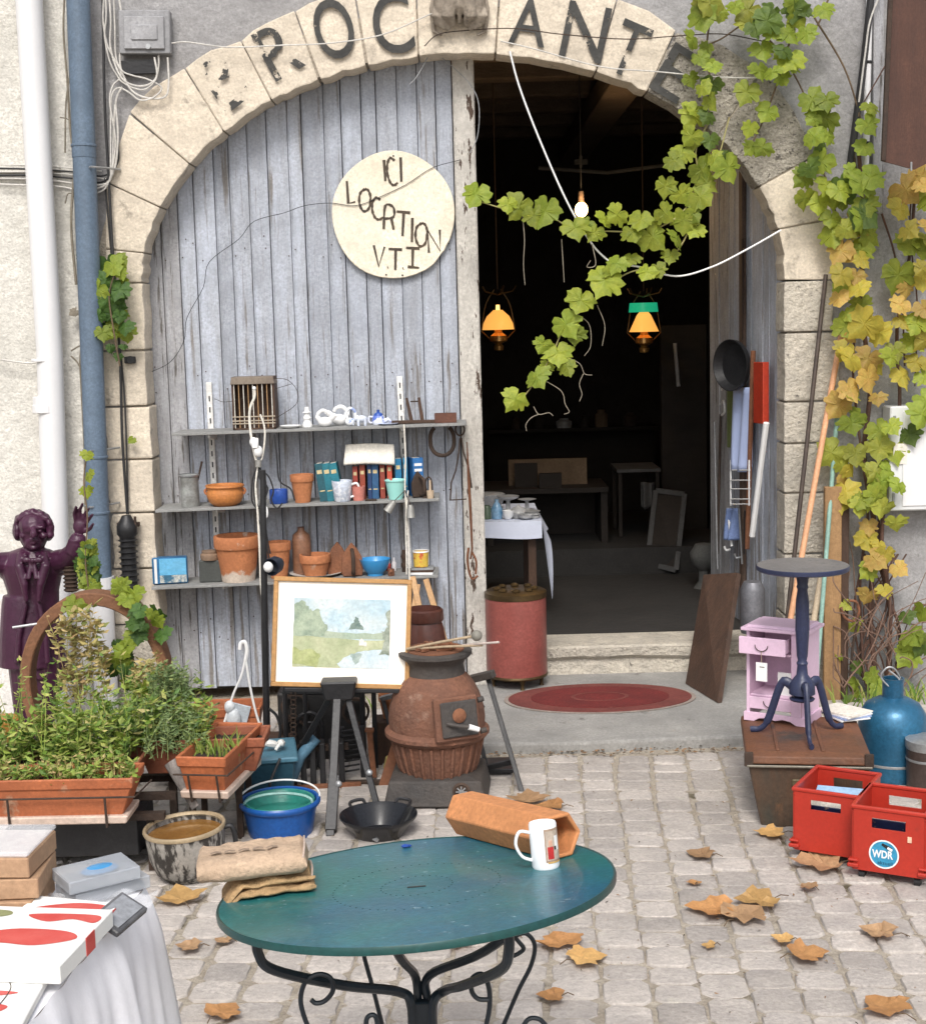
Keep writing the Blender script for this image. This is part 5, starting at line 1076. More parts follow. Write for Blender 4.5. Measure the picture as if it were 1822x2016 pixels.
iw, ih = PW * .70, PH * .63; z0 = PH * .18
def pic(name, poly, c1, c2, yo, sc=9, t2=.5, w2=.2, lab=None):
    q = MB(); vs = [(x * iw / 2, -.0015 - yo, z0 + y * ih) for x, y in poly]; q.add(vs, [tuple(range(len(vs)))]); return part(name, q, pm(name, c1, c2, sc=sc, rough=.75, bump=0, t2=t2, w2=w2, grit=.12), t)
pic('painted_sky', [(-1, 0), (1, 0), (1, 1), (-1, 1)], (.36, .50, .58), (.56, .60, .58), 0)
def blob(pts, n=5): return [(p.x, p.z) for p in bez([(x, 0, y) for x, y in pts], n, close=True)]
rg = random.Random(11)
def ragged(pts, k, n=4):
    out = []
    for i, (a, b) in enumerate(zip(pts, pts[1:] + pts[:1])):
        for j in range(n): f_ = j / n; out.append((a[0] + (b[0] - a[0]) * f_ + (rg.uniform(-k, k) if j else 0), a[1] + (b[1] - a[1]) * f_ + (rg.uniform(-k, k) if j else 0)))
    return [(max(-1, min(1, x)), max(0, min(1, y))) for x, y in out]
pic('painted_far_bank', ragged([(-1, .42), (1, .42), (1, .52), (.3, .50), (-.4, .54), (-1, .5)], .01), (.38, .42, .32), (.30, .38, .30), .0004)
pic('painted_meadow', ragged([(-1, 0), (.0, .0), (.1, .15), (.35, .24), (1, .30), (1, .43), (.4, .40), (-.1, .43), (-1, .45)], .012), (.30, .35, .20), (.48, .49, .32), .0006, sc=14)
pic('painted_water', ragged([(.0, .0), (1, .0), (1, .26), (.5, .26), (.1, .16), (-.08, .06)], .012), (.42, .54, .60), (.60, .64, .64), .0009, sc=16)
pic('painted_trees', ragged([(-1, .45), (-.35, .46), (-.3, .62), (-.42, .72), (-.5, .85), (-.68, .82), (-.78, .95), (-1, .9)], .03), (.19, .25, .19), (.40, .46, .34), .0012, sc=26)
pic('painted_bush', ragged([(-1, .04), (-.5, .0), (-.42, .16), (-.6, .26), (-.8, .24), (-1, .28)], .02), (.27, .31, .12), (.44, .46, .24), .0014, sc=24)
pic('painted_mill', ragged([(.14, .56), (.46, .56), (.42, .62), (.36, .66), (.34, .73), (.27, .74), (.24, .66), (.18, .62)], .015), (.08, .14, .13), (.24, .3, .26), .0016, sc=30)
pic('painted_reflection', ragged([(.18, .21), (.44, .21), (.38, .10), (.3, .05), (.24, .12)], .012), (.22, .30, .28), (.4, .46, .42), .0018, sc=30)
pic('painted_reeds', ragged([(.78, .2), (1, .2), (1, .85), (.9, .8), (.96, .6), (.82, .55), (.9, .42)], .03), (.16, .2, .15), (.42, .45, .38), .0020, sc=30)
for x, y, w_, h_ in ((.42, .33, .05, .07), (.50, .32, .03, .05)): pic('painted_house', [(x - w_, y), (x + w_, y), (x + w_, y + h_), (x, y + h_ * 1.5), (x - w_, y + h_)], (.72, .70, .64), (.6, .58, .52), .0022)
# tripod
t = thing('tripod_easel', 'black metal tripod easel holding the framed picture', 'easel', tuple(G(670, 1640, 0)))
def bar(par, name, a, b, w_, mat=m_blk, up=(0, 1, 0), d_=None): q = MB(); q.M = frame(a, Vector(b) - Vector(a), up); L_ = (Vector(b) - Vector(a)).length; q.box((0, 0, L_ / 2), (w_, d_ or w_, L_)); return part(name, q, mat, par, ww=True, bevel=.002)
hd = W(668, 1372, 5.2)
f1 = G(650, 1648, 0); f2 = W(745, 1600, 5.05); f2.z = .03; f3 = Vector((hd.x - .26, 5.55, 0))
bar(t, 'leg', f1 + Vector((0, 0, 0)), hd + Vector((-.006, -.02, .0)), .028); bar(t, 'leg', f2, hd + Vector((.03, 0, -.0)), .022); bar(t, 'leg', f3, hd + Vector((-.03, .04, 0)), .022)
m_ = (f1 + hd) / 2; bar(t, 'leg_sleeve', f1.lerp(hd, .04), f1.lerp(hd, .42), .038)
q = MB(); q.M = T(*hd); q.box((0, 0, .03), (.10, .07, .07), taper=1.3); part('head', q, m_blk, t, ww=True, bevel=.006)
bar(t, 'mast', hd, W(668, 1300, yp + .08), .024); bar(t, 'ledge', W(560, 1357, yp - .03), W(786, 1360, yp - .03), .014)
for p in (f1.lerp(hd, .38), f2.lerp(hd, .35)): q = MB(); q.ball(p + Vector((.018, -.02, 0)), .012, 10, 6); part('knob', q, m_galv, t, ww=True, smooth=True)

# ================================================================ pot bellied stove
YS2 = 5.28
c = Vector((W(862, 1500, YS2).x, YS2, 0)); t = thing('pot_belly_stove', 'rusty cast iron pot bellied stove on a dark square base', 'stove', c); k = mpp(YS2)
zz = lambda v: W(862, v, YS2).z
m_stv = pm('stove_rust', (.22, .095, .055), (.13, .065, .045), sc=7, rough=.85, bump=.8, bsc=60, c3=(.30, .19, .14), s3=10, t3=.60, w3=.12)
m_stvd = pm('dark_cast_iron', (.05, .048, .048), (.08, .065, .055), sc=6, rough=.7, metal=.1, bump=.5, bsc=60)
q = MB(); R_ = 98 * k
q.lathe([(.001, zz(1528)), (R_ * .66, zz(1528)), (R_ * .80, zz(1500)), (R_ * .90, zz(1462)), (R_ * .93, zz(1446))], 40); part('lower_belly', q, m_stv, t, smooth=True)
for i in range(26):
    a = 2 * PI * i / 26; q = MB(); q.tube([(R_ * (.685 + 0) * math.cos(a), R_ * .685 * math.sin(a), zz(1524)), (R_ * .82 * math.cos(a), R_ * .82 * math.sin(a), zz(1498)), (R_ * .915 * math.cos(a), R_ * .915 * math.sin(a), zz(1460)), (R_ * .93 * math.cos(a), R_ * .93 * math.sin(a), zz(1450))], .0075, 6); part('rib', q, m_stv, t, smooth=True)
q = MB(); q.lathe([(R_ * .9, zz(1450)), (R_ * 1.0, zz(1448)), (R_ * 1.08, zz(1440)), (R_ * 1.08, zz(1433)), (R_ * .98, zz(1426)), (R_ * .9, zz(1424))], 40, caps=False); part('belt', q, m_stv, t, smooth=True)
q = MB(); q.lathe([(R_ * .98, zz(1430)), (R_ * 1.0, zz(1410)), (R_ * .97, zz(1388)), (R_ * .90, zz(1364)), (R_ * .79, zz(1344)), (R_ * .68, zz(1330)), (R_ * .58, zz(1322))], 40, caps=False); part('upper_belly', q, m_stv, t, smooth=True)
q = MB(); q.lathe([(R_ * .60, zz(1328)), (R_ * .60, zz(1318)), (R_ * .575, zz(1306)), (R_ * .62, zz(1297)), (R_ * .72, zz(1290)), (R_ * .76, zz(1286)), (R_ * .76, zz(1280)), (R_ * .70, zz(1278)), (.001, zz(1278))], 40); q.M = Matrix(); part('collar', q, m_stvd, t, smooth=True)
q = MB(); q.lathe([(R_ * .60, zz(1278)), (R_ * .60, zz(1278) + .004), (R_ * .4, zz(1278) + .006), (.001, zz(1278) + .006)], 30); part('hob_lid', q, m_rust, t, smooth=True)
dM = T(0, 0, zz(1392)) @ Rz(R(24)) @ T(0, -R_ * 1.0, 0) @ Rx(R(-10))
q = MB(); q.M = dM; q.box((0, 0, 0), (R_ * .95, .03, .155)); part('door', q, m_stv, t, bevel=.006)
q = MB(); q.M = dM; q.box((.004, -.02, .0), (R_ * .78, .012, .125)); part('door_panel', q, m_stvd, t, bevel=.004)
q = MB(); q.M = dM; q.lathe([(.001, 0), (.02, 0), (.026, .006), (.018, .012), (.001, .012)], 18, M=T(0, -.026, .012) @ Rx(PI / 2)); part('air_rosette', q, m_rust, t, smooth=True)
q = MB(); q.M = dM; q.tube(bez([(-.05, -.03, -.01), (-.01, -.05, -.022), (.03, -.06, -.03)], 4), .007, 8); part('latch', q, m_stvd, t, smooth=True)
q = MB(); q.M = dM; q.tube([(.02, -.06, -.028), (.055, -.065, -.042)], [.011, .009], 10); part('latch_grip', q, m_white, t, smooth=True)
for z in (-.055, .055): q = MB(); q.M = dM; q.cyl((R_ * .48, -.01, z), (R_ * .60, -.01, z + .003), .010, n=10); part('hinge', q, m_stvd, t, smooth=True)
bz = zz(1508)
q = MB(); q.M = Rz(R(-4)); q.add([(-.185, -.17, .018), (.185, -.17, .018), (.185, .15, .018), (-.185, .15, .018), (-.165, -.15, bz - .012), (.165, -.15, bz - .012), (.165, .135, bz - .012), (-.165, .135, bz - .012), (-.10, -.09, bz), (.10, -.09, bz), (.10, .09, bz), (-.10, .09, bz)],
    [(0, 3, 2, 1), (0, 1, 5, 4), (1, 2, 6, 5), (2, 3, 7, 6), (3, 0, 4, 7), (4, 5, 9, 8), (5, 6, 10, 9), (6, 7, 11, 10), (7, 4, 8, 11), (8, 9, 10, 11)]); part('base_box', q, m_stvd, t, bevel=.005)
for x in (-.13, .13):
    for y in (-.12, .11): q = MB(); q.M = Rz(R(-4)); q.lathe([(.001, 0), (.016, 0), (.024, .019), (.001, .019)], 12, c=(x, y, 0)); part('foot', q, m_stvd, t, smooth=True)
q = MB(); q.M = Rz(R(-4)); q.lathe([(.001, 0), (.030, 0), (.032, .004), (.024, .008), (.022, .004), (.001, .004)], 20, M=T(.095, -.158, (bz) * .55 + .01) @ Rx(PI / 2 - .1)); part('draught_ring', q, m_iron, t, smooth=True)
for i in range(4): q = MB(); q.M = Rz(R(-4)); q.box((.095, -.167, bz * .55 + .01), (.004, .004, .04), rot=Ry(PI * i / 4)); part('draught_vane', q, m_galv, t)
# tools lying on the stove
zt = zz(1278) + .008
m_tan = pm('tan_wood', (.42, .33, .22), (.3, .22, .14), sc=8, st=(5, 5, .7), rough=.6)
def rod(name, label, cat, a, b, r, mat, knob=None, y0=5.24, y1=5.18):
    A, B = W(*a, y0), W(*b, y1); A.z = max(A.z, zt + r); t = thing(name, label, cat, A)
    q = MB(); q.tube([A, (A + B) / 2 + Vector((0, 0, .002)), B], r, 8); part('shaft', q, mat, t, smooth=True, ww=True)
    if knob: q = MB(); q.ball(B, knob, 14, 9); part('head', q, pm('grey_rubber', (.22, .21, .18), rough=.6), t, smooth=True, ww=True)
    return t
rod('drumstick', 'drumstick with a round grey felt head lying across the stove top', 'drumstick', (800, 1281), (938, 1251), .005, m_tan, knob=.020)
rod('wooden_spoon', 'thin wooden stick with a small cup end lying across the stove top', 'spoon', (805, 1292), (950, 1270), .0045, m_tan)
rod('fire_tongs', 'short pale brush with splayed wire end at the right of the stove top', 'brush', (880, 1274), (982, 1264), .004, pm('pinkish_metal', (.5, .42, .38), rough=.5), y1=5.14)
q = MB(); r_ = random.Random(5)
for i in range(12):
    p = Vector((c.x + r_.uniform(-.05, .08), YS2 + r_.uniform(-.07, .05), zt)); q.M = T(*p) @ Rz(r_.uniform(0, 3)); q.box((0, 0, .005), (r_.uniform(.02, .05), .012, .009))
q.M = Matrix(); solo('iron_scraps', 'handful of small rusty metal bits lying on the stove lid', 'scrap', q, m_rust, (c.x, YS2, zt), ww=True, kind='stuff')
# wooden easel legs and crock behind the stove
t = thing('wooden_trestle', 'pale wooden trestle legs leaning behind the picture', 'trestle', W(840, 1300, 6.1))
for a, b in (((838, 1140), (884, 1290)), ((812, 1135), (842, 1270)), ((822, 1150), (800, 1300))): bar(t, 'leg', W(*b, 6.1), W(*a, 6.2), .024, m_wood)
p = W(838, 1330, 5.95); p.z = .0; 
t = thing('stoneware_crock', 'dark red brown glazed crock standing behind the stove', 'crock', (p.x, 5.95, 0)); zc = lambda v: W(838, v, 5.95).z; 
m_crk = pm('red_brown_glaze', (.10, .035, .025), (.06, .025, .02), sc=5, rough=.3, bump=.1)
q = MB(); q.lathe([(.001, zc(1400)), (.085, zc(1400)), (.095, zc(1330)), (.09, zc(1270)), (.078, zc(1235)), (.07, zc(1222)), (.001, zc(1222))], 28); part('body', q, m_crk, t, smooth=True)
q = MB(); q.lathe([(.075, zc(1222)), (.08, zc(1219)), (.078, zc(1200)), (.070, zc(1197)), (.068, zc(1215))], 28, caps=False); part('collar', q, m_crk, t, smooth=True)
q = MB(); q.box((0, 0, zc(1400) / 2), (.24, .22, zc(1400))); part('wooden_block', q, m_dwood, t, bevel=.004)
# black folding steps behind the stove
t = thing('step_stool', 'black metal folding steps standing right behind the stove', 'step ladder', W(985, 1560, 5.5))
yb1, yb2 = 5.45, 5.75
A1, A2 = G(1028, 1562, 0), W(958, 1328, 5.55); bar(t, 'leg', A1, A2, .018)
bar(t, 'leg', G(962, 1530, 0) + Vector((0, .0, 0)), W(930, 1395, 5.6), .016)
bar(t, 'handle', W(925, 1337, 5.55), W(972, 1326, 5.5), .028, m_stvd); 
bar(t, 'strut', W(942, 1515, 5.5), W(1012, 1498, 5.42), .02); bar(t, 'strut', W(925, 1405, 5.6), W(952, 1390, 5.55), .012)
q = MB(); q.M = T(*W(968, 1510, 5.55)); q.box((-.02, .02, 0), (.20, .16, .018)); part('tread', q, m_blk, t, ww=True, bevel=.003)
bar(t, 'leg', G(795, 1530, 0), W(752, 1372, 5.7), .016); bar(t, 'strut', W(750, 1375, 5.7), W(800, 1362, 5.6), .018, m_galv)

# ================================================================ iron clutter behind the tripod
t = thing('wrought_iron_stand', 'black wrought iron stand with curled scrolls behind the tripod', 'iron stand', (W(620, 1500, 5.65).x, 5.65, 0)); y_ = 5.65
tbk = lambda par, name, px, r, mat=m_blk, y=5.65, n=5, flat=1., close=False: (lambda q: (q.tube(bez([W(a, b, y) for a, b in px], n, close), r, 7, close=close, flat=flat), part(name, q, mat, par, smooth=True, ww=True))[1])(MB())
tbk(t, 'scroll', [(588, 1470), (580, 1440), (590, 1410), (615, 1404), (632, 1425), (634, 1460), (625, 1500), (610, 1530)], .009)
tbk(t, 'scroll', [(608, 1452), (598, 1440), (602, 1424), (616, 1424), (622, 1440), (612, 1462)], .006)
tbk(t, 'scroll', [(600, 1490), (625, 1505), (655, 1530)], .008)
tbk(t, 'scroll', [(530, 1395), (545, 1410), (552, 1440), (545, 1475), (560, 1500)], .006)
for u in (560, 600, 712, 735): tbk(t, 'upright', [(u, 1350), (u + 3, 1450), (u + 6, 1545)], .010)
for v in (1362, 1530): tbk(t, 'crossbar', [(555, v), (660, v + 2), (745, v - 3)], .009)
t = thing('cast_iron_grate', 'black ribbed cast iron grate leaning between the tripod legs', 'grate', (W(700, 1500, 5.5).x, 5.5, 0))
for i in range(9): bar(t, 'rib', W(672, 1440 + i * 10, 5.5), W(708, 1434 + i * 10, 5.5), .007)
bar(t, 'side', W(672, 1430, 5.52), W(672, 1535, 5.52), .02); bar(t, 'side', W(712, 1428, 5.52), W(716, 1535, 5.52), .02)
t = thing('sewing_machine_base', 'black iron machine body standing behind the picture', 'machine', (W(640, 1420, 5.85).x, 5.85, 0)); 
q = MB(); q.M = T(*W(640, 1545, 5.85)); q.box((0, 0, .21), (.34, .16, .40)); part('body', q, pm('black_enamelled_iron', (.014, .014, .016), (.03, .028, .026), sc=9, rough=.5, bump=.3), t, ww=True, bevel=.012, seg=2)
for u, v in ((580, 1390), (578, 1440), (700, 1400)): q = MB(); q.lathe([(.045, -.008), (.055, -.008), (.055, .008), (.045, .008), (.045, -.008)], 24, caps=False, M=T(*W(u, v, 5.74)) @ Rx(PI / 2)); part('ring', q, m_iron, t, ww=True, smooth=True)
q = MB()
for i in range(11): q.M = T(*W(577, 1365 + i * 9, 5.62)) @ Ry(PI / 2 * (i % 2)) @ Rx(0); q.tube([(.009 * math.cos(a), .004, .012 * math.sin(a)) for a in [2 * PI * j / 10 for j in range(10)]], .003, 5, close=True)
q.M = Matrix(); solo('iron_chain', 'dark iron chain hanging on the clutter left of the tripod', 'chain', q, m_iron, W(577, 1365, 5.62), ww=True, kind='stuff')
t = thing('rusty_pipe', 'rust brown iron pipe standing right of the tripod', 'pipe', (W(730, 1530, 5.5).x, 5.5, 0)); bar(t, 'tube', W(736, 1530, 5.5), W(727, 1440, 5.5), .022, m_rust); bar(t, 'flange', W(727, 1440, 5.5), W(727, 1434, 5.5), .034, m_rust)
q = MB(); q.tube([W(575, 1530, 5.4), W(590, 1490, 5.4), W(622, 1452, 5.42)], .021, 14); solo('blue_tube', 'faded blue plastic tube leaning by the iron scroll', 'tube', q, pm('faded_blue', (.10, .22, .32), (.07, .16, .24), sc=5, rough=.5), W(575, 1530, 5.4), ww=True, smooth=True)
m_dbl = pm('dark_teal_plastic', (.03, .09, .13), (.02, .06, .09), sc=5, rough=.4)
t = thing('storage_tub', 'dark teal plastic tub behind the blue bucket', 'tub', (W(520, 1560, 5.3).x, 5.3, 0), .15)
q = MB(); q.box((0, 0, .09), (.20, .22, .18), taper=1.15); part('tub', q, m_dbl, t, bevel=.008)
q = MB(); q.box((0, 0, .185), (.25, .27, .02)); part('lid', q, pm('teal_lid', (.07, .18, .25), rough=.4), t, bevel=.005)
q = MB(); q.tube(bez([(.10, -.14, .02), (.02, -.18, .10), (.06, -.15, .2)], 6), .005, 6); part('strap', q, m_blk, t, smooth=True)
pot('flower_pot', 'terracotta flower pot tucked under the corner of the picture', Vector((W(770, 1400, 5.75).x, 5.75, W(770, 1412, 5.75).z)), .05, .10, m_terra, rim=.3)
p = W(770, 1412, 5.75); q = MB(); q.box((0, 0, p.z / 2 - .001), (.13, .12, p.z - .002)); solo('dark_crate', 'dark block carrying the terracotta pot behind the stove', 'box', q, m_dwood, (p.x, 5.75, 0), bevel=.004)
q = MB(); q.lathe([(.001, 0), (.03, 0), (.05, .03), (.04, .07), (.02, .075), (.001, .075)], 14); solo('yellow_tin', 'small dull yellow tin on the ground left of the stove', 'tin', q, pm('dull_yellow', (.45, .36, .12), rough=.6), tuple(G(775, 1560, 0) + Vector((0, .22, 0))), smooth=True)
for i, (u, v, c_, l, s_) in enumerate([(700, 1545, m_iron, 'dark iron bar lying flat behind the tripod foot', .2), (640, 1552, m_rust, 'rust coloured bar lying behind the tripod leg', .26)]):
    p = G(u, v, .02); q = MB(); q.box((0, 0, .012), (s_, .02, .02)); solo('iron_bar', l, 'iron bar', q, c_, (p.x, p.y + .05, 0), rz=.1 * i, bevel=.003)
# shallow dark tray of small rusty things near the tripod foot
q = MB(); q.lathe([(.001, 0), (.05, 0), (.065, .03), (.06, .03), (.045, .006), (.001, .006)], 16); solo('wicker_cone', 'small round basket edge at the foot of the feeder strings', 'basket', q, pm('wicker', (.22, .12, .06), (.12, .07, .04), sc=40, rough=.9, bump=.8), tuple(G(500, 1500, .1)), smooth=True)

# dark bric-a-brac, added to darken the pale ground under and behind the easel
t = thing('cast_radiator', 'black ribbed cast iron radiator low behind the tripod', 'radiator', (W(610, 1540, 5.45).x, 5.45, 0), .1)
for i in range(8): q = MB(); q.box((-.13 + i * .036, 0, .09), (.022, .07, .17)); part('fin', q, m_blk, t, bevel=.006, seg=2)
q = MB(); q.box((0, 0, .15), (.30, .03, .02)); part('crossbar', q, m_iron, t)
t = thing('dark_chest', 'low black chest added to darken the gap between planter and easel', 'chest', (W(505, 1500, 5.7).x, 5.72, 0), -.05)
q = MB(); q.box((0, 0, .05), (.30, .16, .10)); part('chest_body', q, m_blk, t, bevel=.006)
q = MB(); q.box((0, 0, .11), (.31, .17, .02)); part('chest_lid', q, m_dwood, t, bevel=.004)
for u, v, a, l in ((528, 1452, .3, 'white curled shell shaped piece on the teal tub'), (548, 1462, 1.2, 'second white curled piece right on the teal tub')):
    q = MB(); q.tube(bez([(-.03, 0, .01), (-.01, -.01, .03), (.02, 0, .02), (.035, .01, .008)], 4), [.006] * 4 + [.014] * 5 + [.004] * 4, 8); p = W(u, v, 5.25); solo('white_piece', l, 'ornament', q, m_whitem, (p.x, 5.27, .197), rz=a, smooth=True)
q = MB(); q.lathe([(.001, 0), (.05, 0), (.075, .05), (.08, .09), (.075, .09), (.05, .01), (.001, .01)], 24); p = W(2, 1460, 5.5); solo('ochre_bowl', 'ochre glazed bowl cut by the left picture edge above the herbs', 'bowl', q, pm('ochre_glaze', (.45, .22, .05), (.3, .14, .03), sc=7, rough=.3), p, smooth=True)
q = MB(); q.box((p.x, 5.5, p.z / 2 - .001), (.2, .2, p.z - .002)); solo('stone_block', 'rough block under the ochre bowl at the left picture edge', 'block', q, m_stonew, (p.x, 5.5, 0), ww=True, bevel=.01)
for i, (u, v, h_, r_) in enumerate([(470, 1480, .16, .035), (690, 1420, .2, .03)]):
    p = G(u, v + 60, 0); q = MB(); q.lathe([(.001, 0), (r_, 0), (r_, h_ * .6), (r_ * .4, h_ * .8), (r_ * .4, h_), (.001, h_)], 16); solo('dark_bottle', ['dark glass bottle standing behind the end on window box', 'dark glass bottle standing behind the tripod mast'][i], 'bottle', q, pm('dark_glass', (.02, .03, .02), rough=.1, bump=0), (p.x, p.y + .15, 0), smooth=True)
t = thing('hand_saw', 'rust brown hand saw leaning behind the pan', 'saw', G(760, 1570, 0)); q = MB(); q.M = T(0, .12, 0) @ Rx(-.3) @ Ry(.25); q.prism([(-.035, 0), (.035, 0), (.015, .30), (-.012, .30)], .002, Rx(PI / 2)); part('saw_blade', q, m_rust, t); q = MB(); q.M = T(0, .12, 0) @ Rx(-.3) @ Ry(.25); q.box((0, 0, .33), (.05, .018, .07)); part('saw_handle', q, m_dwood, t, bevel=.006)
# ================================================================ right hand group
m_trb = pm('trunk_green_black', (.05, .05, .04), (.12, .06, .032), sc=5, st=(3, 3, .8), rough=.7, metal=.1, bump=.3, c3=(.17, .085, .04), s3=6, t3=.66, w3=.1)
m_trl = pm('trunk_rusty_lid', (.19, .075, .036), (.10, .05, .03), sc=7, rough=.6, bump=.35, c3=(.05, .042, .035), s3=5, t3=.58, w3=.12)
A = Vector((.938, 4.86, 0)); B = Vector((1.335, 4.80, 0)); TW = (B - A).length; TD = .50; TH = .265; ta = math.atan2(B.y - A.y, B.x - A.x)
t = thing('steamer_chest', 'rusty lidded old metal trunk carrying the pink cabinet and pedestal table', 'trunk', A, ta)
sk = -.02
q = MB(); q.add([(.045, .02, 0), (TW - .01, .02, 0), (TW - .01, TD - .02, 0), (.045, TD - .02, 0), (.0, 0, TH * .86), (TW, 0, TH * .86), (TW, TD, TH * .86), (0, TD, TH * .86)], [(0, 3, 2, 1), (4, 5, 6, 7), (0, 1, 5, 4), (1, 2, 6, 5), (2, 3, 7, 6), (3, 0, 4, 7)]); part('body', q, m_trb, t, bevel=.010, seg=2)
q = MB(); q.add([(-.008, -.008, TH * .86 + .003), (TW + .008, -.008, TH * .86 + .003), (TW + .008, TD + .008, TH * .86 + .003), (-.008, TD + .008, TH * .86 + .003), (-.004, -.004, TH * .97), (TW + .004, -.004, TH * .97), (TW + .004, TD + .004, TH * .97), (-.004, TD + .004, TH * .97), (.03, .03, TH), (TW - .03, .03, TH), (TW - .03, TD - .03, TH), (.03, TD - .03, TH)],
    [(0, 3, 2, 1), (0, 1, 5, 4), (1, 2, 6, 5), (2, 3, 7, 6), (3, 0, 4, 7), (4, 5, 9, 8), (5, 6, 10, 9), (6, 7, 11, 10), (7, 4, 8, 11), (8, 9, 10, 11)]); part('lid', q, m_trl, t, bevel=.005, seg=2)
for x in (.10, .25): q = MB(); q.box((x, TD / 2, TH + .002), (.012, TD - .07, .006)); part('lid_rib', q, m_trl, t, bevel=.002)
q = MB(); q.box((TW / 2, -.010, TH * .86 - .004), (TW + .01, .008, .008)); part('lid_edge', q, pm('steel_edge', (.24, .22, .18), rough=.5, metal=.5), t, bevel=.002)
q = MB(); q.box((.2, -.004 + .006, TH * .62), (.11, .012, .026)); part('handle', q, pm('brass_plate', (.20, .16, .08), (.1, .08, .05), sc=12, rough=.5, metal=.4), t, bevel=.003)
for x in (-.002, TW - .01): q = MB(); q.box((x + .004, -.006, TH * .93), (.03, .012, .05)); part('corner', q, m_iron, t, bevel=.003)
ztr = TH + .0002
# pink cabinet
m_pink = pm('lilac_pink_paint', grit=.05, c1=(.70, .50, .64), c2=(.66, .47, .60), sc=4, rough=.45, bump=.08, bsc=30, c3=(.72, .60, .68), s3=9, t3=.7, w3=.05)
m_pinkd = m_pink
ca_ = R(-32); cp = Vector((1.012, 5.275, ztr)); cwd, cdp, chh = .218, .16, .335
t = thing('bedside_cabinet', 'small lilac pink cabinet with its top drawer pulled out', 'cabinet', cp, ca_)
# local: x along the front, y to the back
def bx_(name, c, d, mat=m_pink, bev=.0015, **k): q = MB(); q.box(c, d); return part(name, q, mat, t, bevel=bev, **k)
th = .012
bx_('side_panel', (th / 2, cdp / 2, .03 + (chh - .03) / 2), (th, cdp, chh - .03)); bx_('side_panel', (cwd - th / 2, cdp / 2, .03 + (chh - .03) / 2), (th, cdp, chh - .03))
bx_('back_panel', (cwd / 2, cdp - .004, .03 + (chh - .03) / 2), (cwd - 2 * th - .001, .008, chh - .03)); bx_('shelf', (cwd / 2, cdp / 2, .095), (cwd - 2 * th - .001, cdp - .012, .008)); bx_('shelf', (cwd / 2, cdp / 2, chh - .085), (cwd - 2 * th - .001, cdp - .012, .008))
bx_('front_stile', (cwd - .03, -.002, .03 + (chh - .03) / 2), (.036, .008, chh - .032)); bx_('bottom_drawer', (cwd / 2 - .018, .004, .068), (cwd - .06, .012, .044))
q = MB(); q.box((cwd / 2, cdp / 2 - .004, chh + .006), (cwd + .03, cdp + .03, .012)); q.box((cwd / 2, cdp / 2, chh + .016), (cwd + .004, cdp + .006, .009), taper=.93); part('top', q, m_pink, t, bevel=.003, seg=2)
q = MB()
pl_ = [(-.008, .032), (cwd + .008, .032), (cwd + .008, 0), (cwd - .03, 0), (cwd - .05, .012), (cwd - .08, .016), (cwd / 2, .009), (.08, .016), (.05, .012), (.03, 0), (-.008, 0)]
q.prism(pl_, .012, T(0, .006, 0) @ Rx(PI / 2)); part('plinth', q, m_pink, t, bevel=.001)
for x in (-.002, cwd + .002): q = MB(); q.box((x, cdp / 2 + .004, .016), (.012, cdp - .002, .032)); part('plinth_side', q, m_pink, t)
dz = chh - .045
q = MB(); q.box((cwd / 2 - .03, -.05, dz), (cwd - .045, .010, .062)); part('drawer_front', q, m_pink, t, bevel=.003, seg=2)
for x in (.008, cwd - .068): q = MB(); q.box((x + .006, -.012, dz - .002), (.006, .075, .046)); part('drawer_side', q, m_pink, t)
for x, y, z in ((cwd / 2 - .03, -.056, dz), (cwd / 2 - .018, -.003, .072)):
    q = MB(); q.tube([(x + .024 * math.cos(a), y - .004, z + .006 - .022 * math.sin(a)) for a in [PI * i / 12 for i in range(13)]], .0016, 6); part('handle', q, m_iron, t, smooth=True)
q = MB(); q.tube([(cwd / 2 - .03, -.06, dz - .016), (cwd / 2 - .028, -.062, dz - .055)], .0012, 5); part('tag_string', q, m_tan, t)
q = MB(); q.box((cwd / 2 - .028, -.062, dz - .090), (.042, .0012, .068)); part('price_tag', q, m_white, t)
q = MB(); q.box((cwd / 2 - .026, -.0632, dz - .072), (.018, .0004, .003)); part('tag_print', q, m_slet, t)
q = MB(); q.box((cwd * .66, .03, .14), (.07, .006, .085)); part('inner_card', q, m_white, t); q = MB(); [q.tube(bez([(cwd * .66 + .01, .026, .125), (cwd * .66 + .0 + a * .012, .025, .15), (cwd * .66 + a * .02, .025, .145)], 4), .002, 5) for a in (-1, .4, 1)]; part('card_drawing', q, m_blk, t)
# pedestal table
m_ped = pm('midnight_blue_paint', (.028, .036, .085), (.02, .025, .055), sc=6, rough=.38, bump=.15, bsc=40)
pc = Vector((1.155, 5.05, ztr)); zt_ = W(1571, 1112, 5.05).z; hp = zt_ - pc.z
t = thing('pedestal_table', 'small round midnight blue pedestal table with three cabriole legs on the trunk', 'table', (W(1578, 1400, 5.05).x, 5.05, ztr)); kk = mpp(5.05)
q = MB(); q.lathe([(.001, hp - .018), (.152, hp - .018), (.158, hp - .014), (.158, hp - .002), (.155, hp + .0005)], 48, caps=False); part('table_edge', q, m_ped, t, smooth=True)
q = MB(); q.lathe([(.1552, hp + .0006), (.02, hp + .0012), (.001, hp + .0012)], 48); part('table_top', q, pm('worn_table_top', (.14, .135, .14), (.20, .19, .18), sc=5, rough=.55, c3=(.06, .06, .09), s3=8, t3=.6, w3=.1), t)
zz2 = lambda v: W(1578, v, 5.05).z - ztr
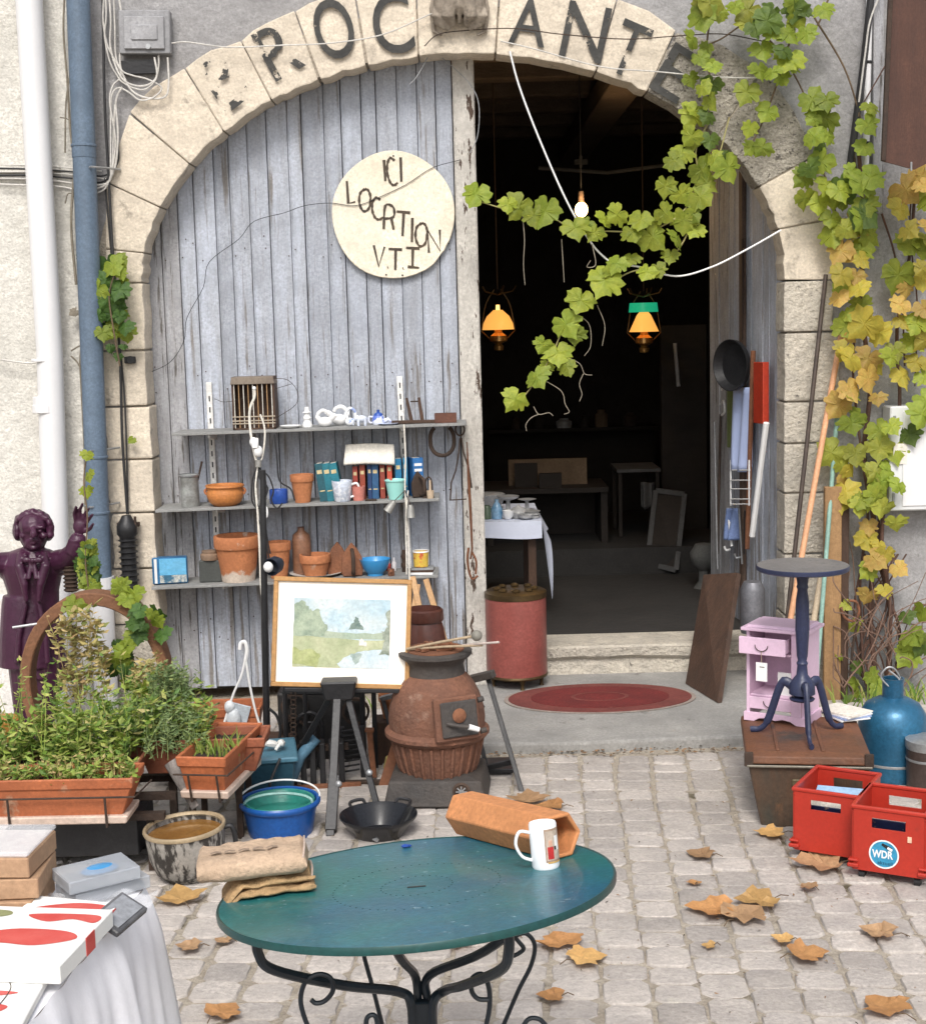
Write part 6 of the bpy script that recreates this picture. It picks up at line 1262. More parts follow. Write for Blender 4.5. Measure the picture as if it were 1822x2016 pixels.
q = MB(); q.lathe([(.001, zz2(1372)), (.028, zz2(1370)), (.045, zz2(1365)), (.043, zz2(1345)), (.030, zz2(1335)), (.020, zz2(1328)), (.017, zz2(1310)), (.020, zz2(1305)), (.015, zz2(1300)), (.019, zz2(1290)), (.024, zz2(1240)), (.022, zz2(1180)), (.017, zz2(1160)), (.021, zz2(1155)), (.018, zz2(1150)), (.022, zz2(1135)), (.034, hp - .02), (.001, hp - .019)], 22); part('column', q, m_ped, t, smooth=True)
for i in range(10): a = 2 * PI * i / 10; q = MB(); q.tube([(.0225 * math.cos(a), .0225 * math.sin(a), zz2(1240)), (.0205 * math.cos(a), .0205 * math.sin(a), zz2(1185))], .0028, 5); part('flute', q, m_ped, t, smooth=True)
for a in (R(-92), R(158), R(26)):
    d = Vector((math.cos(a), math.sin(a), 0)); Lr = .155 if a < 0 else .16
    q = MB(); q.tube(bez([d * .03 + Vector((0, 0, zz2(1352))), d * .07 + Vector((0, 0, zz2(1347))), d * Lr * .72 + Vector((0, 0, .055)), d * Lr * .90 + Vector((0, 0, .016)), d * Lr * 1.12 + Vector((0, 0, .010))], 6), [.017] * 6 + [.014] * 8 + [.010] * 7 + [.011] * 4, 10, flat=.75); part('leg', q, m_ped, t, smooth=True)
q = MB(); q.lathe([(.001, 0), (.04, 0), (.044, .006), (.036, .012), (.001, .012)], 20, c=(0, 0, zz2(1378))); part('boss', q, m_ped, t, smooth=True)
# papers on the trunk
t = thing('magazine_pile', 'white and blue magazines on the trunk behind the right table leg', 'magazines', G(1665, 1408, TH + .004))
for i in range(4): q = MB(); q.M = Rz(.3 + i * .12); q.box((-.01, .0, .004 + i * .006), (.12, .16, .005)); part('magazine', q, [m_white, pm('blue_cover', (.3, .38, .6), rough=.4, bump=0), m_white, m_paper][i], t)

# gas bottle
m_gas = pm('metallic_blue', (.03, .15, .27), (.02, .10, .19), sc=4, rough=.38, metal=.35, bump=.1, coat=.15, c3=(.12, .10, .09), s3=16, t3=.69, w3=.03)
gp = G(1772, 1548, 0); gp.y += .11; gz = lambda v: W(1772, v, gp.y).z; gr = 68 * mpp(gp.y)
t = thing('gas_bottle', 'metallic blue gas bottle with a silver wire handle at the right edge', 'gas bottle', (gp.x, gp.y, 0))
q = MB(); q.lathe([(.001, 0), (gr * .9, 0), (gr * .97, .012), (gr, .03), (gr, gz(1425)), (gr * .95, gz(1402)), (gr * .78, gz(1384)), (gr * .5, gz(1374)), (gr * .31, gz(1370))], 40); part('body', q, m_gas, t, smooth=True)
q = MB(); q.lathe([(gr * .31, gz(1373)), (gr * .31, gz(1338)), (gr * .33, gz(1334)), (gr * .27, gz(1334)), (gr * .26, gz(1360))], 28, caps=False); part('neck', q, m_gas, t, smooth=True)
q = MB(); q.lathe([(gr * 1.005, gz(1490)), (gr * 1.015, gz(1492)), (gr * 1.005, gz(1495))], 40, caps=False); part('weld_ring', q, m_galv, t, smooth=True)
q = MB(); n0 = gz(1340); q.tube(bez([(.03, -.01, n0), (.0, -.02, n0 + .05), (-.03, -.02, n0 + .055), (-.05, -.02, n0 + .02), (-.01, -.03, n0 - .02), (.015, -.03, n0 + .01), (-.02, -.01, n0 + .045)], 6), .0035, 7); part('wire_handle', q, m_galv, t, smooth=True)
bp_ = G(1815, 1560, 0); t = thing('metal_bin', 'dark brown metal bin with a grey lid cut by the right edge', 'bin', (W(1826, 1500, bp_.y + .02).x, bp_.y + .02, 0)); bzf = lambda v: W(1826, v, bp_.y + .02).z
br_ = 44 * mpp(bp_.y)
q = MB(); q.lathe([(.001, 0), (br_ * .95, 0), (br_, bzf(1470))], 30, caps=False); part('body', q, pm('brown_enamel', (.07, .05, .045), (.05, .035, .03), sc=6, rough=.4), t, smooth=True)
q = MB(); q.lathe([(br_, bzf(1472)), (br_ * 1.04, bzf(1468)), (br_ * 1.04, bzf(1455)), (br_ * .9, bzf(1452)), (.001, bzf(1454))], 30, caps=False); part('lid', q, m_galv, t, smooth=True)
q = MB(); q.lathe([(br_ * 1.0, bzf(1489)), (br_ * 1.02, bzf(1492)), (br_ * 1.0, bzf(1494))], 30, caps=False); part('band', q, m_galv, t, smooth=True)

# red crates on castors
m_red = pm('red_crate_plastic', (.42, .032, .018), (.36, .027, .016), sc=3, rough=.38, bump=.04, c3=(.22, .03, .02), s3=7, t3=.66, w3=.1, grit=.07)
m_redk = pm('black_castor', (.015, .015, .016), rough=.5, bump=0)
def crate(label, A, RF, Bk, zr, zb):
    A = Vector(A); u = Vector(RF) - A; u.z = 0; v = Vector(Bk) - A; v.z = 0; a = math.atan2(u.y, u.x); Wd, Dp = u.length, abs(v.dot(Vector((-math.sin(a), math.cos(a), 0))))
    t = thing('red_crate', label, 'crate', (A.x, A.y, 0), a, 'red plastic crates on castors'); H = zr - zb; th = .006
    def wall(nm, x0, y0, x1, y1, hole=None):
        # a wall of the crate with a handle opening: four pieces around the hole
        d = Vector((x1 - x0, y1 - y0, 0)); L_ = d.length; M = T(x0, y0, zb) @ Rz(math.atan2(d.y, d.x)); q = MB(); q.M = M; hw, h0, h1 = L_ * .24, H * .68, H * .84
        q.prism([(0, 0), (L_, 0), (L_, H), (0, H)], th, Rx(PI / 2)) if not hole else None
        if hole:
            Z = [0, h0, h1, H]; X = [0, L_ / 2 - hw, L_ / 2 + hw, L_]; vs = []; fs = []
            for y in (0, -th):
                for z in Z:
                    for x in X: vs.append((x, y, z))
            for j in range(3):
                for i in range(3):
                    if i == 1 and j == 1: continue
                    a_ = j * 4 + i; fs.append((a_ + 1, a_, a_ + 4, a_ + 5)); fs.append((16 + a_, 16 + a_ + 1, 16 + a_ + 5, 16 + a_ + 4))
            for a_, b_ in ((5, 6), (6, 10), (10, 9), (9, 5)): fs.append((a_, b_, b_ + 16, a_ + 16))
            for a_, b_ in ((0, 1), (1, 2), (2, 3), (3, 7), (7, 11), (11, 15), (15, 14), (14, 13), (13, 12), (12, 8), (8, 4), (4, 0)): fs.append((a_, a_ + 16, b_ + 16, b_))
            q.add(vs, fs)
        part(nm, q, m_red, t)
    wall('side_wall', 0, 0, Wd, 0, 1); wall('side_wall', Wd, 0, Wd, Dp, None); wall('side_wall', Wd, Dp, 0, Dp, 1); wall('side_wall', 0, Dp, 0, 0, None)
    q = MB(); q.box((Wd / 2, Dp / 2, zb + .004), (Wd - .004, Dp - .004, .008)); part('floor', q, m_red, t)
    q = MB(); e = .009
    for c, d in (((Wd / 2, -e / 2 + .001, 0), (Wd + 2 * e, e + .004, .012)), ((Wd / 2, Dp + e / 2 - .001, 0), (Wd + 2 * e, e + .004, .012)), ((-e / 2 + .001, Dp / 2, 0.0004), (e + .004, Dp + .002, .012)), ((Wd + e / 2 - .001, Dp / 2, 0.0004), (e + .004, Dp + .002, .012))): q.box((c[0], c[1], zr - .004 + c[2]), d)
    part('rim', q, m_red, t, bevel=.003)
    q = MB(); 
    for c, d in (((Wd / 2, -.003, 0), (Wd + .01, .004, .003)), ((-.003, Dp / 2, 0), (.004, Dp + .0, .003))): q.box((c[0], c[1], zb + H * .90), d)
    part('upper_band', q, m_red, t)
    for x in (.0, Wd):
        for y in (0, Dp): q = MB(); q.box((x, y, zb + .014), (.034, .034, .012)); q.box((x, y, zb + .030), (.030, .030, .008)); part('corner_foot', q, m_red, t, bevel=.003)
    for x in (.022, Wd - .022):
        for y in (.022, Dp - .022):
            q = MB(); q.cyl((x - .009, y, .017), (x + .009, y, .017), .017, n=16); c_ = part('castor', q, m_redk, t, smooth=True)
            q = MB(); q.box((x, y, .034), (.022, .016, .014)); o = part('fork', q, m_iron, c_)
    return t, Wd, Dp
cr, Wd, Dp = crate('red plastic crate on castors next to the trunk, holding pale blue leaflets', (1.03, 4.565, 0), (1.203, 4.465, 0), (1.19, 4.76, 0), .24, .038)
def incrate(cr, Wd, Dp, n, name, label, seed, cols):
    r = random.Random(seed)
    p = cr.matrix_basis @ Vector((Wd * .5, Dp * .45, .05)); t = thing(name, label, 'papers', p, cr.rotation_euler.z)
    for i in range(n):
        q = MB(); q.box((0, -Dp * .24 + i * Dp * .5 / n, .065 + r.uniform(-.01, .01)), (Wd * .82, .007, .13), rot=Matrix.Rotation(r.uniform(-.12, .12), 3, 'X')); part('leaflet', q, cols[i % len(cols)], t)
    return t
m_lb = pm('pale_blue_print', (.25, .46, .72), (.42, .6, .8), sc=18, rough=.4, bump=0); m_nv = pm('navy_print', (.02, .03, .09), (.4, .3, .2), sc=20, rough=.4, bump=0, t2=.62, w2=.02)
lt = incrate(cr, Wd, Dp, 7, 'leaflet_bundle', 'bundle of printed leaflets standing in the red crate beside the trunk', 1, [m_nv, m_paper, m_lb])
q = MB(); q.M = cr.matrix_basis @ T(Wd * .55, Dp * .5, .196) @ Rz(.15) @ Rx(.10); q.box((0, 0, 0), (Wd * .78, Dp * .42, .004)); 
for i in range(3): pass
t = solo('blue_leaflet', 'pale blue leaflet lying on top in the crate beside the trunk', 'leaflet', q, m_lb, (0, 0, 0)); 
L_ = cr.matrix_basis @ Vector((Wd * .5, Dp * .45, .19)); t.data.transform(Matrix.Translation(-L_)); t.location = L_
cr2, Wd2, Dp2 = crate('red plastic crate with a round blue WDR sticker, nearest the camera', (1.17, 4.385, 0), (1.355, 4.285, 0), (1.325, 4.56, 0), .24, .038)
incrate(cr2, Wd2, Dp2, 6, 'leaflet_bundle', 'few dark leaflets slumped in the stickered red crate', 2, [m_nv, m_iron, m_paper])
# round sticker
sx, szk, srd = Wd2 * .44, .098, .045
q = MB(); q.lathe([(srd * .90, 0), (srd, 0)], 40, caps=False, M=T(sx, -.0075, szk) @ Rx(PI / 2)); part('sticker_edge', q, m_white, cr2)
q = MB(); q.lathe([(.0001, 0), (srd * .90, 0)], 40, caps=False, M=T(sx, -.0075, szk) @ Rx(PI / 2)); part('sticker', q, pm('sticker_blue', (.04, .28, .46), (.03, .24, .42), sc=10, rough=.4, bump=0), cr2)
me = text_mesh('WDR', srd * 1.4, srd * .55, m_white, 'sticker_letters', 4, .03); o = inst('sticker_letters', me, cr2, T(sx - .004, -.0085, szk) @ Rx(PI / 2))
me = text_mesh('aktuell', srd * 1.0, srd * .24, pm('sticker_navy', (.01, .05, .10), rough=.4, bump=0), 'sticker_text'); inst('sticker_text', me, cr2, T(sx + .004, -.0085, szk - srd * .60) @ Rx(PI / 2))
q = MB(); q.M = T(sx + .012, -.0088, szk + srd * .52) @ Rx(PI / 2) @ Rz(R(-28)); q.prism([(-.02, -.004), (.0, -.006), (.012, -.006), (.012, .006), (-.004, .005), (-.02, .003)], .0003); part('sticker_emblem', q, m_blk, cr2); q = MB(); q.M = T(sx + .018, -.0093, szk + srd * .44) @ Rx(PI / 2) @ Rz(R(-28)); q.prism([(-.008, -.004), (.008, -.005), (.008, .004), (-.008, .003)], .0003); part('sticker_emblem', q, m_white, cr2)
q = MB(); q.box((Wd2 * .80, -.008, .155), (.012, .002, .018)); part('small_label', q, pm('peach_label', (.8, .5, .35), rough=.5, bump=0), cr2)

# ---------------------------------------------------------------- things leaning on the right jamb
yj = 6.45
def pole(label, name, cat, top, bot, r, mat, ytop=6.52, ybot=6.25, z=None, n=10):
    B = G(*bot, z if z is not None else 0); A = W(*top, ytop); 
    q = MB(); q.tube([B, (A + B) / 2, A], r, n); return solo(name, label, cat, q, mat, B, ww=True, smooth=True)
def polepx(label, name, cat, top, bot, r, mat, ytop, ybot, flat=1.):
    A, B = W(*top, ytop), W(*bot, ybot); d = (B - A); tt = (B.z - 0.0) / -d.z if d.z else 0; B2 = B + d * tt
    q = MB(); q.tube([B2, (A + B2) / 2, A], r, 10, flat=flat); return solo(name, label, cat, q, mat, B2, ww=True, smooth=True)
polepx('long dark iron rod leaning against the right jamb', 'iron_rod', 'rod', (1625, 540), (1552, 1190), .010, pm('dark_bar', (.05, .038, .034), (.10, .075, .06), sc=20, rough=.5, metal=.3), 6.56, 6.38)
polepx('orange tan wooden broom handle leaning beside the iron rod', 'broom_handle', 'pole', (1658, 642), (1556, 1215), .013, pm('orange_wood', (.66, .36, .20), (.6, .3, .16), sc=4, st=(4, 4, .5), rough=.55), 6.56, 6.33)
polepx('pale green painted pole leaning right of the broom handle', 'painted_pole', 'pole', (1650, 775), (1616, 1215), .010, pm('pale_green_paint', (.26, .42, .36), (.2, .34, .29), sc=8, rough=.5), 6.56, 6.36)
polepx('pale bare wooden pole leaning low behind the pedestal table', 'wooden_pole', 'pole', (1618, 1120), (1590, 1290), .014, pm('bare_wood', (.42, .34, .24), rough=.7), 6.5, 6.3)
A, B = W(1662, 955, 6.5), W(1655, 1400, 6.3); t = thing('wooden_post', 'yellow brown wooden plank standing upright against the right wall', 'plank', (B.x, 6.42, 0)); 
q = MB(); q.box((0, .05, (A.z) / 2), (.075, .03, A.z)); part('plank', q, pm('yellow_brown_wood', (.34, .20, .09), (.26, .15, .07), sc=5, st=(5, 5, .6), rough=.7, bump=.4), t, bevel=.003)
q = MB(); q.box((.058, .07, A.z * .47), (.035, .03, A.z * .94)); part('dark_batten', q, m_dwood, t, bevel=.003)
t = thing('garden_shears', 'reddish shears with looped handles hanging between the poles', 'shears', W(1690, 1200, 6.5))
for px in ([(1665, 1195), (1672, 1215), (1690, 1222), (1700, 1205), (1695, 1185), (1680, 1182)],): tb2(t, 'handle', [(a - 10, b) for a, b in px], .006, m_rust, y=6.44)
tb2(t, 'blade', [(1690, 1215), (1680, 1260), (1672, 1330)], .006, m_iron, y=6.44)

# things hung on the open right leaf
def onl(u, v, off=.03): return RDp(u, v, off)
t = thing('frying_pan', 'black frying pan hanging by its long handle on the open door leaf', 'pan', onl(1452, 700))
nrm = Vector((-dn.y, dn.x, 0)); pcn = onl(1450, 718, .07); Mpn = frame(pcn, nrm + Vector((0, -.42, 0)), (0, 0, 1))
r0 = .125
q = MB(); q.M = Mpn; q.lathe([(.0001, 0), (r0 * .82, 0), (r0 * .98, .02), (r0, .045), (r0 * .965, .045), (r0 * .8, .006), (.0001, .006)], 36); part('pan', q, m_blk, t, smooth=True, ww=True)
q = MB(); a, b = onl(1461, 668, .03), onl(1461, 470, .02); q.tube([a, (a + b) / 2, b], [.008, .010, .012], 8, flat=.5); part('handle', q, m_iron, t, smooth=True, ww=True)
def hangbox(name, label, cat, u0, v0, u1, v1, th, mat, off=.03, sm=False):
    a, b, c = onl(u0, v0, off), onl(u1, v0, off), onl(u0, v1, off); ux = (b - a).normalized(); H = abs(a.z - c.z); L_ = (b - a).length
    M = Matrix((ux, nrm if nrm.dot(Vector((0, -1, 0))) > 0 else nrm, Vector((0, 0, 1)))).transposed().to_4x4(); M.translation = (a + b) / 2
    q = MB(); q.M = M; q.box((0, 0, -H / 2), (L_, th, H)); return solo(name, label, cat, q, mat, (a + b) / 2, ww=True, bevel=.004, seg=2)
hangbox('red_level', 'long red plastic tool hanging on the open door leaf', 'tool', 1488, 712, 1507, 832, .03, pm('bright_red_tool', (.50, .05, .02), (.42, .04, .02), sc=8, rough=.45), off=.05)
hangbox('green_cloth', 'olive green strip hanging behind the pan on the door leaf', 'cloth', 1432, 760, 1444, 880, .012, pm('olive_cloth', (.12, .15, .05), rough=.8), off=.04)
def drape(name, label, u0, v0, u1, v1, mat, off, cat='cloth', k=.02, n=5):
    a, b, c = onl(u0, v0, off), onl(u1, v0, off), onl(u0, v1, off); H = a.z - c.z
    q = MB(); q.grid(lambda i, j: a.lerp(b, .5 + (i - .5) * (1 - .25 * j)) + nrm * k * math.sin(i * n * 2 + j * 2) * (.3 + j) + Vector((0, 0, -H * j)), 14, 12); return solo(name, label, cat, q, mat, a, ww=True, smooth=True, solid=.004)
drape('blue_cloth', 'pale lavender blue cloth hanging under the frying pan', 1443, 762, 1476, 925, pm('lavender_cloth', grit=.02, c1=(.42, .50, .74), c2=(.36, .43, .66), sc=6, rough=.8), .05)
drape('blue_cloth', 'smaller crumpled blue cloth behind the white wire rack', 1430, 1000, 1450, 1062, pm('mid_blue_cloth', (.20, .28, .5), (.14, .2, .4), sc=9, rough=.8), .05)
t = thing('wire_rack', 'small white wire rack hanging below the blue cloth', 'rack', onl(1455, 925, .06))
for v in (925, 945, 962, 982, 992): q = MB(); a, b = onl(1438, v, .07), onl(1475, v, .07); q.tube([a, b], .0035, 6); part('rung', q, m_white, t, ww=True)
for u in (1438, 1474): q = MB(); q.tube([onl(u, 905, .07), onl(u, 995, .07)], .004, 6); part('side_wire', q, m_white, t, ww=True)
def hstick(name, label, cat, a, b, r, mat, off=.05, flat=1.): A, B = onl(*a, off), onl(*b, off); q = MB(); q.tube([A, (A + B) / 2, B], r, 8, flat=flat); return solo(name, label, cat, q, mat, A, ww=True, smooth=True)
hstick('white_pole', 'white plastic stick leaning in front of the door leaf boards', 'stick', (1508, 832), (1480, 1055), .014, m_white, .09)
hstick('brown_bar', 'brown wooden bar hanging beside the white stick', 'bar', (1482, 690), (1470, 1080), .012, m_rust, .04)
hstick('iron_tool', 'thin dark iron tool hanging leftmost on the door leaf', 'tool', (1418, 815), (1412, 1090), .007, m_iron, .04)
hstick('metal_strip', 'thin pale metal strip hanging at the left of the door leaf', 'strip', (1406, 830), (1412, 1120), .005, m_galv, .05)
hstick('white_lever', 'small white metal lever hanging low on the door leaf', 'lever', (1432, 1000), (1440, 1075), .007, m_white, .05)
hstick('grey_tool', 'grey steel tool hanging low between the rack and the boards', 'tool', (1454, 1000), (1460, 1110), .010, m_galv, .05, .5)
hstick('grey_tool', 'short black tool hanging beneath the wire rack', 'tool', (1466, 1005), (1464, 1090), .009, m_blk, .05, .5)
t = thing('white_hook', 'small white hooks on a nail at the left edge of the door leaf', 'hook', onl(1420, 800, .05)); 
for v in (745, 795): q = MB(); q.tube(bez([onl(1418, v, .03), onl(1424, v - 6, .05), onl(1426, v + 14, .05), onl(1420, v + 22, .05)], 4), .006, 6); part('hook', q, m_whitem, t, ww=True, smooth=True)
for i, (u, v, L_) in enumerate(((1425, 1075, .05), (1445, 1090, .04))): q = MB(); a = onl(u, v, .06); q.tube(bez([a, a + Vector((.01, 0, -.02)), a + Vector((.03, -.01, -.015))], 4), .006, 6); solo('iron_hook', ['curled pale hook low on the door leaf above the dark board', 'second curled hook right of the first, above the dark board'][i], 'hook', q, [m_white, m_galv][i], a, ww=True, smooth=True)
# dark board leaning at the foot of the leaf
zb_ = z1 - .005
pb1, pb2 = G(1357, 1348, zb_), G(1420, 1386, zb_)
pt1, pt2 = W(1392, 1134, 6.95), W(1458, 1130, 6.75)
q = MB(); nn2 = (pb2 - pb1).cross(pt1 - pb1).normalized() * .022
q.add([pb1, pb2, pt2, pt1, pb1 + nn2, pb2 + nn2, pt2 + nn2, pt1 + nn2], [(0, 1, 2, 3), (7, 6, 5, 4), (0, 4, 5, 1), (1, 5, 6, 2), (2, 6, 7, 3), (3, 7, 4, 0)])
bm_ = solo('dark_board', 'dark brown scratched wooden board leaning at the foot of the open door', 'board', q, m_dwood, pb1, ww=True)
# blue grey milk can / round container behind trunk
cpn = G(1478, 1290, .05); q = MB(); q.lathe([(.001, 0), (.052, 0), (.056, .02), (.056, .2), (.04, .235), (.001, .235)], 28); solo('zinc_can', 'grey zinc can standing in the shade behind the dark board', 'can', q, pm('dull_zinc', (.22, .22, .24), (.12, .12, .13), sc=8, rough=.45, metal=.5), (W(1474, 1160, 6.7).x, 6.62, W(1474, 1245, 6.62).z), smooth=True)
# right wall: white box, pipe, rusty shutter
q = MB(); a, b, c = W(1752, 800, FY - .12), W(1900, 800, FY - .12), W(1752, 1006, FY - .12)
t = thing('meter_cabinet', 'white metal cabinet on the right wall cut by the picture edge', 'cabinet', ((a.x + b.x) / 2, FY - .06, c.z)); Wm, Hm = b.x - a.x, a.z - c.z
q = MB(); q.box((0, 0, Hm / 2), (Wm, .12, Hm)); part('case', q, pm('cabinet_white', grit=.02, c1=(.62, .63, .64), c2=(.57, .58, .59), sc=2, rough=.4, bump=0), t, bevel=.006)
q = MB(); q.box((.02, -.062, Hm / 2), (Wm - .07, .006, Hm - .04)); part('door', q, pm('cabinet_door_white', grit=.02, c1=(.66, .66, .67), rough=.35, bump=0), t, bevel=.003)
for z in (.06, Hm - .06): q = MB(); q.cyl((-Wm / 2 + .018, -.064, z - .02), (-Wm / 2 + .018, -.064, z + .02), .006, n=8); part('hinge', q, m_galv, t)
q = MB(); q.box((-.08 - .04, -.0665, Hm * .55), (.06, .001, .09)); part('notice', q, m_paper, t)
pipe('conduit', 'narrow white conduit running down the top of the right wall', [W(1712, -60, FY - .04), W(1703, 340, FY - .04)], .014, m_pwht, [(.45, .012, .004), (.85, .012, .004)], m_blk)
t = thing('black_hose', 'thick black cable running down beside the white conduit', 'cable', W(1700, 0, FY - .05)); cable([(1716, -30), (1700, 120), (1684, 240), (1672, 330)], y=FY - .05, r=.016, mat=m_cblk, par=t)
cable([(1735, -20), (1712, 40), (1703, 100), (1690, 200)], y=FY - .08, r=.004, mat=m_cwht, par=t)
t = thing('timber_batten', 'grey weathered batten fixed upright beside the conduit', 'batten', W(1725, 300, FY - .02)); a, b = W(1728, -60, FY - .02), W(1726, 420, FY - .02); bar(t, 'batten', b, a, .045, m_paintw, d_=.03)
ysg = 6.1
A_, B_, C_, D_ = W(1752, -60, ysg), W(1850, -60, ysg), W(1830, 318, ysg), W(1736, 316, ysg); E_ = W(1800, 333, ysg)
t = thing('rusty_sheet', 'rusty dark brown metal sheet hanging at the top right', 'metal sheet', D_)
q = MB(); vs = [A_, B_, C_, E_, D_]; n = len(vs); off = Vector((.0, .012, 0)); q.add(vs + [v + off for v in vs], [tuple(range(n))[::-1], tuple(range(n, 2 * n))] + [(i, (i + 1) % n, n + (i + 1) % n, n + i) for i in range(n)]); part('sheet', q, pm('dark_brown_rust', (.085, .035, .022), (.06, .026, .018), sc=6, st=(4, 4, .5), rough=.65, bump=.3, c3=(.19, .10, .07), s3=14, t3=.68, w3=.03, st3=(7, 7, .8)), t, ww=True)
bar(t, 'edge_strip', W(1738, 316, ysg - .01), W(1754, -60, ysg - .01), .018, m_iron)
bar(t, 'hanger', W(1790, -60, ysg + .02), W(1790, -60, FY), .02, m_iron); bar(t, 'bolt', W(1793, 336, ysg), W(1793, 318, ysg - .004), .008, m_galv)
# ================================================================ green garden table
def pix(P):
    v = co.matrix_world.inverted() @ Vector(P); return (CX - v.x / v.z * F, CY + v.y / v.z * F)
YT = 2.62
Rp, Lp = W(1211, 1708, YT), W(430, 1778, YT); TC = (Rp + Lp) / 2; tex = (Rp - Lp).normalized(); TR = (Rp - Lp).length / 2
best = None
for i in range(-40, 41):
    ph = R(i * .4); d2 = Vector((0, math.cos(ph), math.sin(ph))); d2 = (d2 - tex * d2.dot(tex)).normalized()
    e = abs((pix(TC - d2 * TR)[1] - pix(TC + d2 * TR)[1]) - 212)
    if best is None or e < best[0]: best = (e, d2)
tey = best[1]; tez = tex.cross(tey)
TM = Matrix((tex, tey, tez)).transposed().to_4x4(); TM.translation = TC
def TP(u, v, h=0.):                    # point h above the table top under a pixel
    d = ray(u, v); o = Vector((0, 0, EYE)); t = ((TC + tez * h) - o).dot(tez) / d.dot(tez); return o + d * t
TE = TM.to_euler()
tb_ = thing('garden_table', 'round blue green metal garden table with black scrolled legs in the foreground', 'table', (TC.x, TC.y, 0))
m_tabl = pm('sky_tinted_green_enamel', (.014, .105, .185), (.018, .15, .15), sc=2.2, rough=.36, bump=.12, bsc=70, c3=(.28, .40, .46), s3=40, t3=.655, w3=.015, t2=.5, w2=.12, st3=(1, 2.2, 1), coat=.15)  # blue patches put the sky's reflection into the green enamel colour
m_tedge = pm('dark_green_rim', (.01, .05, .055), (.012, .07, .06), sc=4, rough=.35, bump=.1)
q = MB(); q.M = TM; q.lathe([(.001, -.006), (TR * .98, -.006), (TR * .985, -.003), (TR * .985, 0), (.001, 0)][::1], 96); part('table_top', q, m_tabl, tb_, smooth=True, ww=True)
q = MB(); q.M = TM; q.lathe([(TR * .985, .0), (TR * .995, .0015), (TR, -.003), (TR * .998, -.012), (TR * .985, -.014), (TR * .98, -.0062)], 96, caps=False); part('rolled_rim', q, m_tedge, tb_, smooth=True, ww=True)
# punched ring of small holes
for rad, n in ((.18, 30), (.42, 60)):
    q = MB(); q.M = TM
    for i in range(n): a = 2 * PI * i / n + rad; q.cyl((TR * rad * math.cos(a), TR * rad * math.sin(a), .0001), (TR * rad * math.cos(a), TR * rad * math.sin(a), .0005), .0016, n=6)
    part('punched_dots', q, m_tedge, tb_, ww=True, stuff=True)
q = MB(); q.M = TM @ T(.0, .0, .0006); q.box((-.0, -.01, 0), (.034, .007, .0008)); part('parasol_slot', q, m_blk, tb_, ww=True, bevel=0)
m_tleg = pm('black_blue_enamel', (.012, .02, .028), (.01, .014, .02), sc=6, rough=.35, bump=.15)
def tleg(name, pts, r=.0085, n=6, flat=1.): q = MB(); q.tube(bez(pts, n), r, 8, flat=flat); return part(name, q, m_tleg, tb_, smooth=True, ww=True)
hz_ = W(830, 1965, YT).z
hubx = W(830, 1965, YT).x
def att(a, k=.84): return TM @ Vector((math.cos(a) * TR * k, math.sin(a) * TR * k, -.012))
def TGp(u, v): return TP(u, v, -.012)
aFL, aFR, aBL, aBR = TGp(506, 1832), TGp(1000, 1822), TGp(742, 1800), TGp(1085, 1775)
hub = Vector((hubx, YT, hz_))
for A_, hx, dp in ((aFL, -.020, .055), (aFR, .020, .06)):
    s_ = 1 if A_.x > hub.x else -1; k_ = A_ + Vector((0, 0, -dp)); m1 = k_.lerp(hub + Vector((hx, 0, .018)), .10) + Vector((0, 0, -.012))
    tleg('leg_bar', [A_, A_ + Vector((0, 0, -dp * .75)), m1, k_.lerp(hub, .5) + Vector((0, 0, -.010)), hub + Vector((hx * 2.2, 0, .014)), hub + Vector((hx, 0, -.012)), hub + Vector((hx, 0, -.10))], .0092)
for A_, hx in ((aBL, -.008), (aBR, .010)):
    tleg('leg_bar', [A_, A_.lerp(hub, .5), hub + Vector((hx * 1.5, .02, .035)), hub + Vector((hx, .022, -.02)), hub + Vector((hx, .022, -.10))], .0085)
q = MB(); q.box(tuple(hub + Vector((0, .006, -.05))), (.03, .02, .085)); part('clamp', q, m_tleg, tb_, ww=True, bevel=.003)
# legs go on down to the paving
for a in (R(225), R(315), R(50), R(130)):
    d = Vector((math.cos(a), math.sin(a), 0)); b = Vector((hub.x, YT, 0)); tleg('lower_leg', [hub + d * .02 + Vector((0, 0, -.1)), b + d * .03 + Vector((0, 0, hub.z * .55)), b + d * .12 + Vector((0, 0, .14)), b + d * .26 + Vector((0, 0, .006))], .0085)
def scr(pts, r=.0045, y=YT): return tleg('scroll', [W(a, b, y) for a, b in pts], r, 6)
scr([(612, 1968), (622, 1975), (640, 1970), (655, 1950), (650, 1925), (625, 1918), (600, 1935), (592, 1975), (610, 2030), (640, 2080)], y=2.5)
scr([(714, 1845), (716, 1880), (735, 1950), (755, 2030), (762, 2060)], y=2.8); scr([(718, 1842), (745, 1846), (748, 1872), (735, 1872), (730, 1858)], y=2.8)
scr([(1040, 1872), (1020, 1868), (1012, 1868)], y=2.8) if False else None
scr([(962, 1968), (940, 1966), (928, 1950), (930, 1925), (950, 1918), (962, 1945), (963, 1985), (952, 2040)], y=2.5)
scr([(1010, 1882), (1022, 1876), (1030, 1866), (1015, 1845), (1035, 1838), (1052, 1860), (1045, 1900), (1020, 1950), (990, 2020)], y=2.8)
scr([(720, 2040), (722, 2005), (738, 2000), (745, 2030)], y=2.5); scr([(1020, 2040), (1038, 2008), (1060, 2006), (1075, 2020)], y=2.6)
